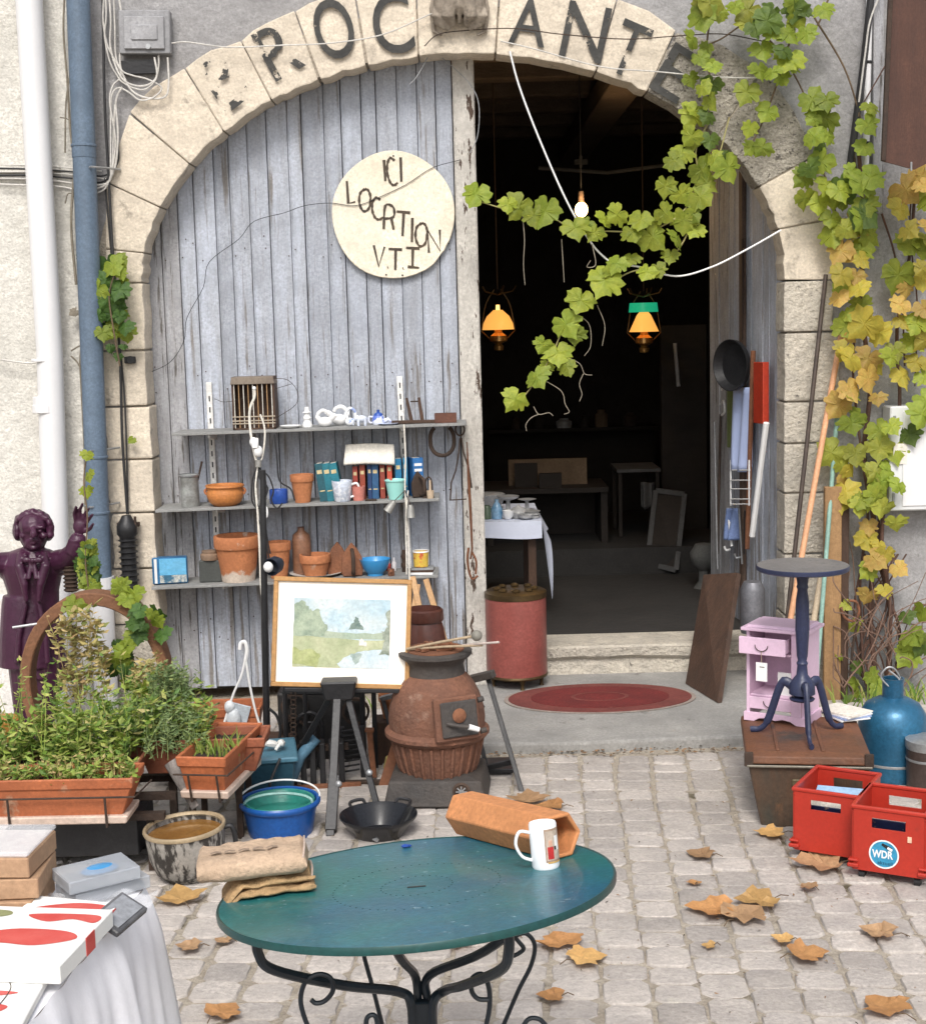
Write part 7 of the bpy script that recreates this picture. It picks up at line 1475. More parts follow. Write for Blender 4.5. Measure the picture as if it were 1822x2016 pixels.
# things on the table
m_clay = pm('orange_clay', (.58, .25, .10), (.52, .21, .08), sc=4, rough=.75, bump=.2, bsc=50)
HR = .048; A_, B_ = TP(916, 1645) + tey * HR * .6, TP(1098, 1694) + tey * HR * .6; ax = (B_ - A_).normalized(); ax = (ax - tez * ax.dot(tez)).normalized(); si = tez.cross(ax)
HL = (B_ - A_).length * 1.06
HM = Matrix((si, tez, ax)).transposed().to_4x4(); HM.translation = A_ + tez * (HR * .866 + .001) + si * .0
if HM.determinant() < 0: pass
t = thing('clay_wine_tile', 'orange clay hexagonal tube lying on the green table', 'clay tube', tuple(HM.translation), tuple(HM.to_euler()))
q = MB(); o6 = [(HR * math.cos(PI * i / 3), HR * math.sin(PI * i / 3)) for i in range(6)]; i6 = [(a * .80, b * .80) for a, b in o6]
vs = [(a, b, 0) for a, b in o6] + [(a, b, HL) for a, b in o6] + [(a, b, HL) for a, b in i6] + [(a, b, .01) for a, b in i6]
q.add(vs, [tuple(range(6))[::-1]] + [(6 * j + i, 6 * j + (i + 1) % 6, 6 * (j + 1) + (i + 1) % 6, 6 * (j + 1) + i) for j in range(3) for i in range(6)] + [tuple(range(18, 24))]); part('tube', q, m_clay, t, bevel=.005, seg=3)
q = MB(); q.ball((.0, -.018, HL * .80), (.022, .014, .026)); part('pale_contents', q, pm('pale_insides', (.55, .42, .40), rough=.6), t, smooth=True)
mp_ = TP(1076, 1714); cupR = 29 * mpp(mp_.y)
mp_ = mp_ + tey * cupR
t = mug('mug', 'white china mug with a printed picture on the green table', mp_, cupR, .085, pm('white_china', grit=.02, c1=(.82, .83, .84), rough=.18, bump=0), hand=-1); t.rotation_euler = (TM @ Rz(.15)).to_euler()
t.scale = (1, 1, 1)
def curved(name, a0, a1, z0, z1, off, mat, n=8):
    q = MB(); q.grid(lambda i, j: ((cupR + off) * math.cos(a0 + (a1 - a0) * i), (cupR + off) * math.sin(a0 + (a1 - a0) * i), z0 + (z1 - z0) * j), n, 1); return part(name, q, mat, t, smooth=True)
curved('picture_border', R(-98), R(-20), .014, .076, .0004, pm('tan_border', (.40, .30, .22), (.3, .2, .15), sc=60, rough=.3, bump=0))
curved('picture', R(-93), R(-25), .018, .072, .0007, pm('mug_picture', (.60, .50, .40), (.35, .28, .24), sc=55, rough=.3, bump=0))
curved('red_coat', R(-88), R(-62), .02, .043, .0010, pm('print_red', (.45, .03, .03), rough=.3, bump=0)); curved('face', R(-82), R(-66), .044, .055, .0010, pm('print_skin', (.6, .35, .25), rough=.3, bump=0)); curved('red_trim', R(-90), R(-26), .012, .015, .0012, pm('print_gold', (.55, .35, .12), rough=.3, bump=0)); curved('white_patch', R(-55), R(-34), .035, .062, .0010, m_white); curved('dark_spot', R(-58), R(-48), .036, .043, .0013, m_blk)
# blue scrap, folded sacks
q = MB(); p = TP(798, 1669); q.M = T(*p) @ TM.to_3x3().to_4x4(); q.ball((0, 0, .004), (.009, .006, .004), 8, 5); q.ball((.007, .003, .003), (.006, .004, .003), 8, 5); solo('blue_blob', 'tiny cobalt blue crumb on the green table', 'scrap', q, m_bluep, p, ww=True, smooth=True)
m_jute = pm('jute_cloth', (.58, .43, .31), (.52, .37, .25), sc=5, rough=.95, bump=.6, bsc=130, c3=(.56, .40, .32), s3=3, t3=.55, w3=.12)
m_jute2 = pm('ochre_jute_cloth', (.46, .31, .16), (.38, .24, .12), sc=5, rough=.95, bump=.6, bsc=130)
def sack(name, label, uc, vc, hx, hy, th, h0, rot, mat, seed, print_=False, fold=.0, nl=2):
    p = TP(uc, vc, h0); base = T(*p) @ TM.to_3x3().to_4x4() @ Rz(rot)
    t = thing(name, label, 'cloth', tuple(p), tuple(base.to_euler()))
    def layer(z0, th_, sx, sy, sd):
        def f(a, b):
            # closed pillow: a round the section (front-back), b along x
            an = 2 * PI * a; cx_ = math.copysign(abs(math.cos(an)) ** .5, math.cos(an)); sz_ = math.copysign(abs(math.sin(an)) ** .8, math.sin(an))
            bx2 = (b - .5) * 2; ex_ = 1 - max(0, abs(bx2) - .93) * 6
            x = hx * sx * bx2 + .012 * noise.noise((an * .5, sd, 2)); y = hy * sy * cx_ + .013 * noise.noise((b * 5, sd, cx_)) ; n_ = noise.noise((x * 22 + sd, y * 34, sd)) * .010 + noise.noise((x * 60, y * 60 + sd, 0)) * .003
            z = z0 + th_ / 2 + th_ / 2 * sz_ * ex_ + n_ * (1 if sz_ > 0 else .2) - fold * max(0, -bx2 - .55) ** 1.2 * .1
            return (x, y, z)
        q = MB(); q.grid(f, 40, 48); n = 41
        q.add([f(i / 40, 0) for i in range(40)], [tuple(range(40))]); q.add([f(i / 40, 1) for i in range(40)], [tuple(range(40))[::-1]]); return q
    for j in range(nl):
        part('fold', layer(j * th / nl, th / nl, 1 - .05 * j, 1 - .04 * j, seed + j * 3), mat, t, smooth=True)
    q = MB(); zt0 = th * .5; q.tube(bez([(hx * .96, -hy * .9, th * .75), (hx * .99, -hy * .2, th), (hx * .97, hy * .8, th * .9)], 6), .0022, 6); part('hem', q, m_cream, t, smooth=True)
    if print_:
        for i in range(5):
            q = MB(); q.grid(lambda a, b: (-hx * .75 + i * hx * .26 + a * hx * .2, -hy * .42 + b * hy * .16, th + .0035 + .002 * math.sin(a * 3)), 2, 1); part('stencilled_mark', q, pm('faded_ink', (.30, .22, .16), rough=.95, bump=0), t)
    return t
sack('folded_sack', 'lower ochre jute cloth folded on the left edge of the green table', 526, 1750, .088, .066, .034, .001, R(8), m_jute2, 5, fold=1)
sack('folded_sack', 'upper pale jute sack folded on top of the ochre cloth', 500, 1716, .100, .085, .046, .036, R(6), m_jute, 1, print_=True, nl=1)

# ================================================================ white covered table with boxes
ZT = .75
FRc = G(287, 1744, ZT); NR = G(60, 2015, ZT); rdir = (NR - FRc).normalized(); ldir = Vector((rdir.y, -rdir.x, 0)); ldir = ldir if ldir.x < 0 else -ldir
t = thing('cloth_table', 'trestle table under a long white cloth at the lower left', 'table', (FRc.x - .4, FRc.y - .3, 0))
q = MB(); ctr = FRc + rdir * .5 + ldir * .42; q.M = T(ctr.x, ctr.y, ZT - .016) @ Rz(math.atan2(rdir.y, rdir.x)); q.box((0, 0, 0), (.94, .78, .022)); part('table_board', q, m_wood, t, ww=True)
for a in (.06, .94):
    for b in (.06, .78): q = MB(); p = FRc + rdir * a + ldir * b; q.box((p.x, p.y, (ZT - .03) / 2), (.035, .035, ZT - .03)); part('leg', q, m_dwood, t, ww=True)
m_cloth = pm('white_tablecloth', grit=.02, c1=(.84, .84, .88), c2=(.81, .81, .86), sc=3, rough=.85, bump=.08, bsc=120, det=3)
# path round the cloth edge: far-left -> far-right corner -> near-right
pth = [FRc + ldir * (.84 - .84 * i / 14) for i in range(14)] + [FRc + rdir * (1.0 * i / 34) for i in range(35)]
nrmz = [(-rdir) if i < 13 else ((-rdir - ldir).normalized() if i == 14 else ((-ldir) if i > 14 else (-rdir))) for i in range(len(pth))]
def skirt(a, b):
    f_ = a * (len(pth) - 1); i = min(int(f_), len(pth) - 2); u = f_ - i; p = pth[i].lerp(pth[i + 1], u); n_ = nrmz[i].lerp(nrmz[i + 1], u).normalized()
    fold = .036 * math.sin(f_ * .62 + 1.0) + .018 * math.sin(f_ * 1.5 + 2) + .005 * math.sin(f_ * 4.1) + .05 * math.exp(-((f_ - 14) / 2.2) ** 2) * 1.2
    d = b ** .8
    return p + n_ * (.010 * min(1, b * 8) + fold * d + .05 * d) + Vector((0, 0, ZT - p.z + .001 - .0 - b * .62 + .003 * math.sin(f_ * 2)))
q = MB(); q.grid(skirt, 190, 22)
topc = []
def topf(a, b):
    p = FRc + ldir * (.86 * (1 - a)) + rdir * (1.0 * b); z = ZT + .001 + .0015 * noise.noise((p.x * 9, p.y * 9, 0)); return (p.x - (.0), p.y, z)
q.grid(topf, 30, 30)
cl = solo('tablecloth', 'long white cloth draped over the table at the lower left', 'tablecloth', q, m_cloth, (FRc.x, FRc.y, ZT), ww=True, smooth=True)
zc0 = ZT + .004
def slab(name, label, cat, FRpx, BRpx, Wd, z, th, mat, top=None, group=None, dep=None):
    """box with its front-right and back-right top corners under two pixels, z = height of its top"""
    a, b = G(*FRpx, z), G(*BRpx, z); d = (b - a); Dp = dep or d.length; d = d.normalized(); l = Vector((-d.y, d.x, 0)); l = l if l.x < 0 else -l
    M = Matrix((-l, d, Vector((0, 0, 1)))).transposed().to_4x4(); o = a + l * Wd / 2 + d * Dp / 2 - Vector((0, 0, th)); M.translation = o
    t = thing(name, label, cat, tuple(o), tuple(M.to_euler()), group)
    q = MB(); q.box((0, 0, th / 2), (Wd, Dp, th)); part('body', q, mat, t, bevel=.002); return t, Wd, Dp, th
m_canv = pm('white_canvas', grit=.02, c1=(.80, .80, .78), c2=(.76, .76, .74), sc=4, rough=.7, bump=.1, bsc=150)
m_petal = pm('painted_red', grit=.02, c1=(.50, .035, .03), c2=(.62, .12, .10), sc=14, rough=.5, bump=.1); m_grn = pm('painted_olive', (.22, .24, .10), (.35, .36, .2), sc=14, rough=.6, bump=0)
def paint(t, name, pts, z, mat):
    bl = [(p.x, p.y) for p in bez([(x, y, 0) for x, y in pts], 6, close=True)]; q = MB(); q.add([(x, y, z) for x, y in bl], [tuple(range(len(bl)))]); return part(name, q, mat, t)
t, a, b, h = slab('canvas', 'white canvas painted with red poppy petals, topmost on the cloth table', 'painting', (117, 1902), (222, 1790), .34, zc0 + .046, .030, m_canv)
paint(t, 'painted_petal', [(-.17 * .9, .02), (-.10, .055), (-.06, .03), (-.02, -.0), (.05, .02), (.13, .015), (.155, -.012), (.10, -.04), (.04, -.035), (-.02, -.045), (-.12, -.05), (-.165, -.04)], h + .0008, m_petal)
paint(t, 'painted_petal', [(.04, .075), (.08, .05), (.12, .062), (.16, .05), (.16, .078), (.10, .083)], h + .0008, m_petal)
paint(t, 'painted_leaf', [(-.07, .075), (-.02, .06), (.01, .072), (.0, .088), (-.05, .09)], h + .0008, m_grn)
q = MB(); q.box((.17 + .0006, .01, h * .5), (.001, .035, h)); part('painted_edge', q, m_petal, t)
t, a, b, h = slab('canvas', 'second white canvas with red petals at the lower left corner', 'painting', (20, 2060), (92, 1924), .30, zc0 + .015, .014, m_canv)
paint(t, 'painted_petal', [(.0, .06), (.07, .07), (.12, .058), (.07, .048), (.0, .04)], h + .0008, m_petal); paint(t, 'painted_petal', [(-.02, .0), (.05, .03), (.115, .015), (.08, -.02), (.0, -.03)], h + .0008, m_petal)
q = MB(); q.tube(bez([(.09, .11, h + .001), (.105, .07, h + .001), (.10, .0, h + .001)], 6), .0008, 5); part('painted_stem', q, m_slet, t)
q2_ = slab('canvas', 'small canvas with red edge lying behind the large poppy canvas', 'painting', (196, 1812), (240, 1778), .16, zc0 + .034, .030, m_canv); t, a, b, h = q2_
paint(t, 'painted_petal', [(-.06, -.02), (.0, .018), (.06, .02), (.07, -.005), (.02, -.02)], h + .0008, m_petal); q = MB(); q.box((.0806, .0, h * .5), (.001, .03, h)); part('painted_edge', q, m_petal, t)
m_card = pm('brown_cardboard', (.44, .28, .17), (.40, .25, .15), sc=5, rough=.85, bump=.1); m_clear = pm('clear_plastic', grit=.02, c1=(.86, .87, .9), rough=.08, bump=0, alpha=.28)
zs_ = [zc0 + .036, zc0 + .073, zc0 + .110]
for i, (fr, br, l) in enumerate([((62, 1776), (100, 1725), 'lowest brown cardboard box of the stack at the left edge'), ((74, 1730), (100, 1688), 'middle brown cardboard box of the stack at the left edge'), ((55, 1690), (94, 1650), 'topmost cardboard box of the stack with a clear lid and card inside')]):
    t, a, b, h = slab('cardboard_box', l, 'box', fr, br, .26, zs_[i], .035, m_card, group='cardboard boxes stacked on the cloth table', dep=.14)
    if i == 2:
        q = MB(); q.box((0, 0, h + .0012), (.25, .13, .002)); part('insert_card', q, pm('printed_card', (.62, .52, .48), (.7, .66, .62), sc=16, rough=.5, bump=0), t); q = MB(); q.box((0, 0, h + .007), (.262, .142, .008)); part('clear_lid', q, m_clear, t, bevel=.002)
m_acry = pm('frosted_plastic', grit=.02, c1=(.55, .58, .62), c2=(.45, .48, .53), sc=8, rough=.15, bump=0, alpha=.5)
for i, (fr, br, z, l) in enumerate([((150, 1762), (296, 1722), .026, 'lower frosted plastic box behind the canvases'), ((136, 1738), (277, 1704), .052, 'upper frosted plastic box with blue pieces inside')]):
    a, b = G(*fr, zc0 + z), G(*br, zc0 + z); d = b - a; L_ = d.length; an = math.atan2(d.y, d.x); M = T(a.x, a.y, zc0 + z - .024) @ Rz(an) ; t = thing('plastic_box', l, 'box', tuple(M.translation), an, 'frosted plastic boxes on the cloth table')
    q = MB(); q.box((L_ / 2, .045, .012), (L_, .09, .023)); part('case', q, m_acry, t, bevel=.002)
    q = MB(); q.box((L_ / 2, .045, .006), (L_ * .9, .075, .008)); part('grey_contents', q, pm('grey_parts', (.20, .21, .23), (.45, .46, .48), sc=40, rough=.5, bump=0), t)
    if i: q = MB(); q.ball((L_ * .55, .045, .018), (.035, .022, .0075)); part('blue_contents', q, m_cyan, t, smooth=True)
q = MB(); a = G(180, 1775, zc0 + .012)
q.grid(lambda i, j: (a.x - .09 + i * .20, a.y - .04 + j * .08, zc0 + .012 + .010 * noise.noise((i * 5, j * 4, 3)) + .004 * math.sin(i * 20)), 24, 10); solo('plastic_wrap', 'crinkled clear plastic bag between the canvases and the frosted boxes', 'plastic bag', q, m_clear, a, ww=True, smooth=True)
a = G(235, 1800, zc0 + .022); t = thing('clip_display', 'small dark clip frame tilted over the edge of the white cloth', 'frame', a, (.15, .45, R(-20)))
q = MB(); q.box((0, 0, 0), (.055, .085, .012)); part('case', q, pm('smoked_plastic', (.05, .05, .055), (.18, .18, .19), sc=14, rough=.25, bump=0), t, bevel=.002); q = MB(); q.box((0, 0, .0075), (.042, .068, .002)); part('pane', q, pm('smoked_pane', (.25, .26, .28), rough=.1, bump=0), t)

# ================================================================ dry leaves on the paving
PLM = [leaf_mesh(50 + i, 'plane') for i in range(6)]
def dry(u, v, size, ang, label, mi, k, curl=.15):
    p = G(u, v, .018); q = MB(); src = PLM[k]; r = random.Random(k * 7 + int(u)); s_ = size * mpp(p.y) * .84
    for x, y, z in src.v:
        yy = y - .4; q.v.append(Vector((x * s_, yy * s_, (z * .6 + curl * (yy * yy * .9 + x * x * .35) * (1 + .5 * math.sin(u)) + .10 * noise.noise((x * 4 + k, y * 4, u))) * s_)))
    q.f = list(src.f); q.m = list(src.m); L0 = len(q.v); mn = min(v_.z for v_ in q.v); q.v = [Vector((v_.x, v_.y, v_.z - mn)) for v_ in q.v]
    t = thing('fallen_leaf', label, 'leaf', p, R(ang), 'dry leaves fallen on the paving')
    part('blade', q, m_dry[mi], t, smooth=True)
    q = MB(); q.tube([(0, -.38 * s_, .004), (.04 * s_, -.62 * s_, .012), (.1 * s_, -.85 * s_, .004)], .0016, 5); part('stalk', q, m_stem, t)
for a in [(355, 1768, 95, 20, 'large ochre dry leaf beside the foot of the corroded cauldron', 2, 0), (452, 1815, 50, 100, 'dry leaf peeping out under the left rim of the green table', 0, 1), (440, 1852, 45, 60, 'small brown dry leaf below the left table rim', 1, 2),
          (372, 1865, 60, 80, 'flat faded dry leaf close to the white cloth', 1, 3), (440, 1992, 85, -30, 'crumpled orange dry leaf at the bottom left of the paving', 0, 4), (690, 1855, 95, 85, 'broad orange dry leaf seen under the middle of the table', 2, 5),
          (905, 1850, 80, 70, 'broken dry leaf seen between the table legs', 0, 0), (1100, 1855, 95, 10, 'large dull orange dry leaf right of the table legs', 0, 1), (1155, 1888, 90, -70, 'curled dry leaf with a long stalk right of the table', 2, 2),
          (1085, 1962, 65, 80, 'thin curled dry leaf at the bottom right of the table legs', 0, 3), (1378, 1683, 65, 60, 'small curled brown dry leaf alone on the paving right of the mug', 1, 4), (1515, 1642, 70, 80, 'yellow dry leaf at the foot of the old trunk', 2, 5),
          (1610, 1702, 115, 85, 'wide tan dry leaf in front of the left red crate', 1, 0), (1590, 1747, 40, 30, 'tiny tan dry leaf below the wide one near the crates', 1, 1), (1365, 1738, 32, 10, 'smallest dry leaf crumb on the open paving', 0, 2),
          (1400, 1790, 110, 80, 'leftmost orange leaf of the cluster of three on the paving', 0, 3), (1465, 1803, 105, -50, 'middle darker leaf of the cluster of three on the paving', 1, 4), (1490, 1775, 100, 100, 'rightmost bright leaf of the cluster of three on the paving', 2, 5),
          (1540, 1850, 50, 60, 'small pale dry leaf below the cluster of three', 2, 0), (1395, 1862, 32, 70, 'tiny half buried leaf left below the cluster of three', 2, 1), (1590, 1880, 90, -80, 'orange brown leaf with a stalk right below the cluster', 0, 2),
          (1730, 1838, 85, 60, 'tan dry leaf at the right below the stickered crate', 1, 3), (1740, 1985, 110, 30, 'large folded orange leaf at the bottom right corner', 0, 4), (1500, 1432, 30, 10, 'small dry leaf on the slab left of the trunk', 1, 5)]:
    dry(*a)
for a in [(1040, 1575, 80, 0, 'rust brown dry leaf between the stove and the clay tube', 1, 0), (1080, 1590, 70, 80, 'dark curled dry leaf behind the clay tube', 0, 2), (600, 1500, 40, 0, 'dry leaf scrap by the blue tube', 1, 2)]: dry(*a)
q = MB(); p = G(530, 1850, .02); q.grid(lambda i, j: (p.x - .035 + i * .07, p.y - .03 + j * .05, .024 + .012 * noise.noise((i * 4, j * 4, 7)) + .008 * math.sin(i * 9 + j * 5)), 14, 10); solo('tissue', 'crumpled pale blue tissue on the paving under the left table leg', 'tissue', q, pm('pale_blue_tissue', (.55, .62, .78), rough=.9), p, ww=True, smooth=True)
# joint debris along the slab edge
q = MB(); r_ = random.Random(8)
for i in range(240):
    x = r_.uniform(-.1, 1.25); y = 5.75 + r_.gauss(0, .025); s_ = r_.uniform(.004, .013); q.M = T(x, y, .014) @ Rz(r_.uniform(0, 6)) @ Rx(r_.uniform(-.4, .4)); q.add([(-s_, 0, 0), (0, -s_ * .5, .002), (s_, 0, .003), (0, s_ * .5, .002)], [(0, 1, 2, 3)])
for i in range(420):
    x = r_.uniform(-.5, 1.6); y = r_.uniform(2.9, 5.7); s_ = r_.uniform(.002, .006); q.M = T(x, y, .013) @ Rz(r_.uniform(0, 6)) @ Rx(r_.uniform(-.4, .4)); q.add([(-s_ * 1.6, 0, 0), (0, -s_ * .5, .002), (s_, 0, .003), (0, s_ * .5, .002)], [(0, 1, 2, 3)])
q.M = Matrix(); solo('leaf_litter', 'crumbs of dry leaf and twig scattered on the paving joints', 'litter', q, pm('litter', (.2, .12, .06), rough=.9, bump=0, island=[(.09, .06, .04), (.30, .17, .08), (.05, .04, .03), (.22, .16, .10)]), (0, 0, 0), kind='stuff')
# ================================================================ vines
yv = 6.47
def vine(name, label, loc): return thing(name, label, 'vine', loc)
def stem(par, px, r, y=yv, mat=None, name='stem', jit=0., n=5):
    q = MB(); pts = [W(a, b, y - U_(0, jit)) for a, b in px]; P = bez(pts, n); q.tube(P, [r * (1 - .3 * i / len(P)) for i in range(len(P))], 6); return part(name, q, mat or m_stem, par, smooth=True, ww=True)
gv = vine('vine_garland', 'green grapevine garland swinging across the dark doorway', W(1350, 300, yv))
stem(gv, [(1400, 230), (1370, 290), (1372, 340), (1355, 400), (1320, 435), (1270, 455), (1215, 455), (1130, 450), (1080, 425), (1010, 415), (940, 395)], .004, mat=m_stemg)
stem(gv, [(1372, 340), (1375, 380), (1360, 440), (1335, 490), (1300, 520), (1240, 535), (1200, 560), (1150, 605), (1108, 650), (1085, 700), (1050, 755), (1015, 800)], .0038, mat=m_stemg)
stem(gv, [(1435, 230), (1410, 320), (1385, 360), (1345, 395)], .0035, mat=m_stemg)
for px in ([(1028, 425), (1032, 470), (1030, 520), (1033, 560)], [(1105, 470), (1108, 520), (1110, 555)], [(1165, 480), (1172, 520), (1155, 525), (1162, 512)], [(1140, 620), (1160, 640), (1162, 680), (1150, 700)], [(1110, 700), (1140, 715), (1150, 735), (1165, 738)], [(1148, 735), (1140, 755), (1145, 775), (1140, 790)],
           [(1075, 750), (1105, 770), (1112, 795), (1120, 810), (1110, 815)], [(1050, 800), (1060, 815), (1080, 812), (1088, 818)], [(1060, 815), (1045, 822), (1035, 835), (1036, 848)], [(1175, 600), (1190, 640), (1185, 680)]):
    stem(gv, px, .0019, mat=pm('tendril', (.30, .26, .20), rough=.7, bump=0) if 'm_tend' not in globals() else m_tend, name='tendril')
for u, v, s_ in [(942, 395, 60), (1000, 410, 40), (1030, 418, 55), (1078, 425, 60), (1050, 430, 42), (1128, 462, 56), (1190, 446, 46), (1175, 470, 48), (1160, 450, 36), (1222, 438, 52), (1240, 468, 44), (1272, 478, 56), (1262, 442, 46), (1300, 430, 42), (1332, 484, 46), (1320, 512, 38), (1346, 442, 52),
                 (1318, 330, 46), (1345, 312, 46), (1362, 288, 38), (1372, 347, 52), (1400, 322, 42), (1428, 343, 66), (1335, 395, 48), (1366, 402, 52), (1382, 372, 42), (1356, 434, 46), (1372, 462, 40), (1310, 372, 40), (1276, 545, 42), (1218, 530, 48), (1196, 568, 66), (1242, 520, 42), (1292, 538, 34), (1205, 545, 40),
                 (1146, 605, 60), (1106, 652, 58), (1132, 668, 44), (1072, 688, 42), (1096, 708, 56), (1112, 730, 36), (1078, 728, 30), (1052, 757, 54), (1020, 800, 56)]:
    P = W(u, v - s_ * .45, yv - U_(.0, .05)); put_leaf(gv, P, s_ * mpp(yv) * .90 * U_(.85, 1.1), [m_lg[0], m_lg[1], m_lg[1]])
wv = vine('grapevine', 'green grapevine hanging over the right shoulder of the stone arch', W(1600, 200, yv))
for px in ([(1640, -30), (1600, 60), (1540, 60), (1480, 40), (1420, 75), (1385, 90)], [(1600, 30), (1660, 130), (1690, 220), (1700, 260)], [(1480, 40), (1540, 110), (1580, 180), (1600, 240)], [(1400, 20), (1390, 100), (1400, 180), (1390, 260), (1400, 300)], [(1560, 60), (1530, 160), (1500, 240), (1470, 300)], [(1600, 200), (1610, 300), (1640, 400), (1660, 480)], [(1690, 220), (1680, 300), (1700, 400), (1690, 470)]): stem(wv, px, .0045, y=FY - .06)
def cluster(par, u0, v0, u1, v1, n, s0, s1, mats, y=6.5, sl=0.):
    # leaves on a jittered lattice so that they spread over the patch
    k = max(1, round(math.sqrt(n * (u1 - u0) / (v1 - v0)))); m = max(1, math.ceil(n / k)); c = 0
    for j in range(m):
        for i in range(k):
            if c >= n: return
            c += 1; u = u0 + (u1 - u0) * (i + .5 + U_(-.45, .45)) / k + sl * j / m; v = v0 + (v1 - v0) * (j + .5 + U_(-.45, .45)) / m
            s_ = U_(s0, s1); put_leaf(par, W(u, v - s_ * .45, y - U_(0, .09)), s_ * mpp(y) * .90 * U_(.75, 1.15), mats)
G3 = [m_lg[0], m_lg[1], m_lg[2], m_lg[0]]; GY = [m_lg[0], m_lg[1], m_ly[2], m_ly[2]]; YY = [m_ly[0], m_ly[1], m_ly[0], m_ly[2], m_ly[1], m_lg[1]]
cluster(wv, 1365, 0, 1420, 45, 4, 42, 56, GY); cluster(wv, 1350, 85, 1415, 290, 13, 36, 54, G3); cluster(wv, 1440, 20, 1600, 90, 10, 40, 60, G3 + [m_ly[2]]); cluster(wv, 1460, 100, 1590, 190, 8, 38, 58, G3 + [m_ly[2]])
cluster(wv, 1460, 220, 1520, 320, 4, 38, 56, G3); cluster(wv, 1575, 180, 1640, 430, 14, 40, 60, G3); cluster(wv, 1620, 350, 1730, 480, 14, 42, 62, G3 + [m_ly[2]]); cluster(wv, 1690, 200, 1730, 330, 3, 36, 50, G3)
cluster(wv, 1500, 10, 1640, 70, 5, 40, 56, G3); cluster(wv, 1385, 280, 1435, 325, 2, 36, 48, G3)
yv2 = vine('grapevine', 'yellowing grapevine climbing the wall right of the leaning poles', W(1720, 1350, FY - .05))
m_bark = pm('vine_bark', (.14, .07, .05), (.08, .05, .04), sc=12, st=(4, 4, .6), rough=.9, bump=.7)
for px, r in (([(1725, 1360), (1712, 1200), (1722, 1050), (1700, 900), (1712, 760), (1695, 600), (1700, 450), (1690, 300)], .013), ([(1745, 1350), (1752, 1200), (1735, 1080), (1745, 950), (1770, 800), (1765, 650), (1790, 500), (1800, 380)], .010), ([(1700, 1340), (1692, 1150), (1708, 1000), (1690, 850), (1678, 720), (1690, 600)], .007),
              ([(1760, 1340), (1770, 1240), (1740, 1150), (1730, 1000), (1760, 900)], .008), ([(1735, 420), (1760, 500), (1775, 600), (1780, 720)], .005), ([(1800, 330), (1790, 450), (1805, 600), (1800, 760)], .004), ([(1790, 0), (1780, 60), (1735, 140), (1700, 200)], .004)): stem(yv2, px, r, y=FY - .04, mat=m_bark, jit=.04)
cluster(yv2, 1640, 440, 1715, 640, 15, 44, 66, YY); cluster(yv2, 1655, 640, 1730, 830, 13, 42, 62, YY + [m_lg[0]]); cluster(yv2, 1765, 350, 1830, 560, 9, 42, 64, YY); cluster(yv2, 1750, 560, 1830, 790, 12, 42, 62, YY)
cluster(yv2, 1645, 830, 1780, 950, 12, 38, 56, GY); cluster(yv2, 1630, 930, 1775, 1030, 12, 38, 58, YY + GY); cluster(yv2, 1690, 1030, 1765, 1190, 10, 36, 52, YY); cluster(yv2, 1790, 330, 1835, 700, 7, 36, 52, YY); cluster(yv2, 1780, 800, 1830, 880, 3, 50, 62, [m_lg[0], m_lg[2]]); cluster(yv2, 1640, 1180, 1680, 1300, 3, 34, 46, YY)
cluster(yv2, 1680, 1320, 1730, 1410, 8, 34, 50, [m_lg[0], m_lg[2]]); cluster(yv2, 1780, 1210, 1830, 1330, 7, 36, 56, [m_lg[0], m_lg[2]])
tw = vine('bare_twigs', 'tangle of bare reddish vine twigs at the foot of the right wall', W(1740, 1380, FY - .1))
rt = random.Random(21); m_twig = pm('bare_twig', (.22, .13, .09), (.15, .10, .08), sc=9, rough=.9, bump=.2)
for i in range(46):
    u, v = rt.uniform(1650, 1800), rt.uniform(1200, 1390); px = [(u, v)]; du = rt.uniform(-22, 26); dv = -rt.uniform(14, 34)
    for j in range(4): u += du; v += dv; du += rt.uniform(-22, 22); dv += rt.uniform(-14, 20); u = min(1840, max(1640, u)); px.append((u, v))
    stem(tw, px, rt.uniform(.0018, .0042), y=FY - .06 - rt.uniform(0, .16), mat=m_twig, name='twig', n=4)
for i in range(10):
    stem(tw, [(rt.uniform(1690, 1760), 1385), (rt.uniform(1680, 1770), 1300), (rt.uniform(1680, 1790), 1200), (rt.uniform(1690, 1790), 1090)], rt.uniform(.004, .007), y=FY - .05, mat=m_bark, name='twig')
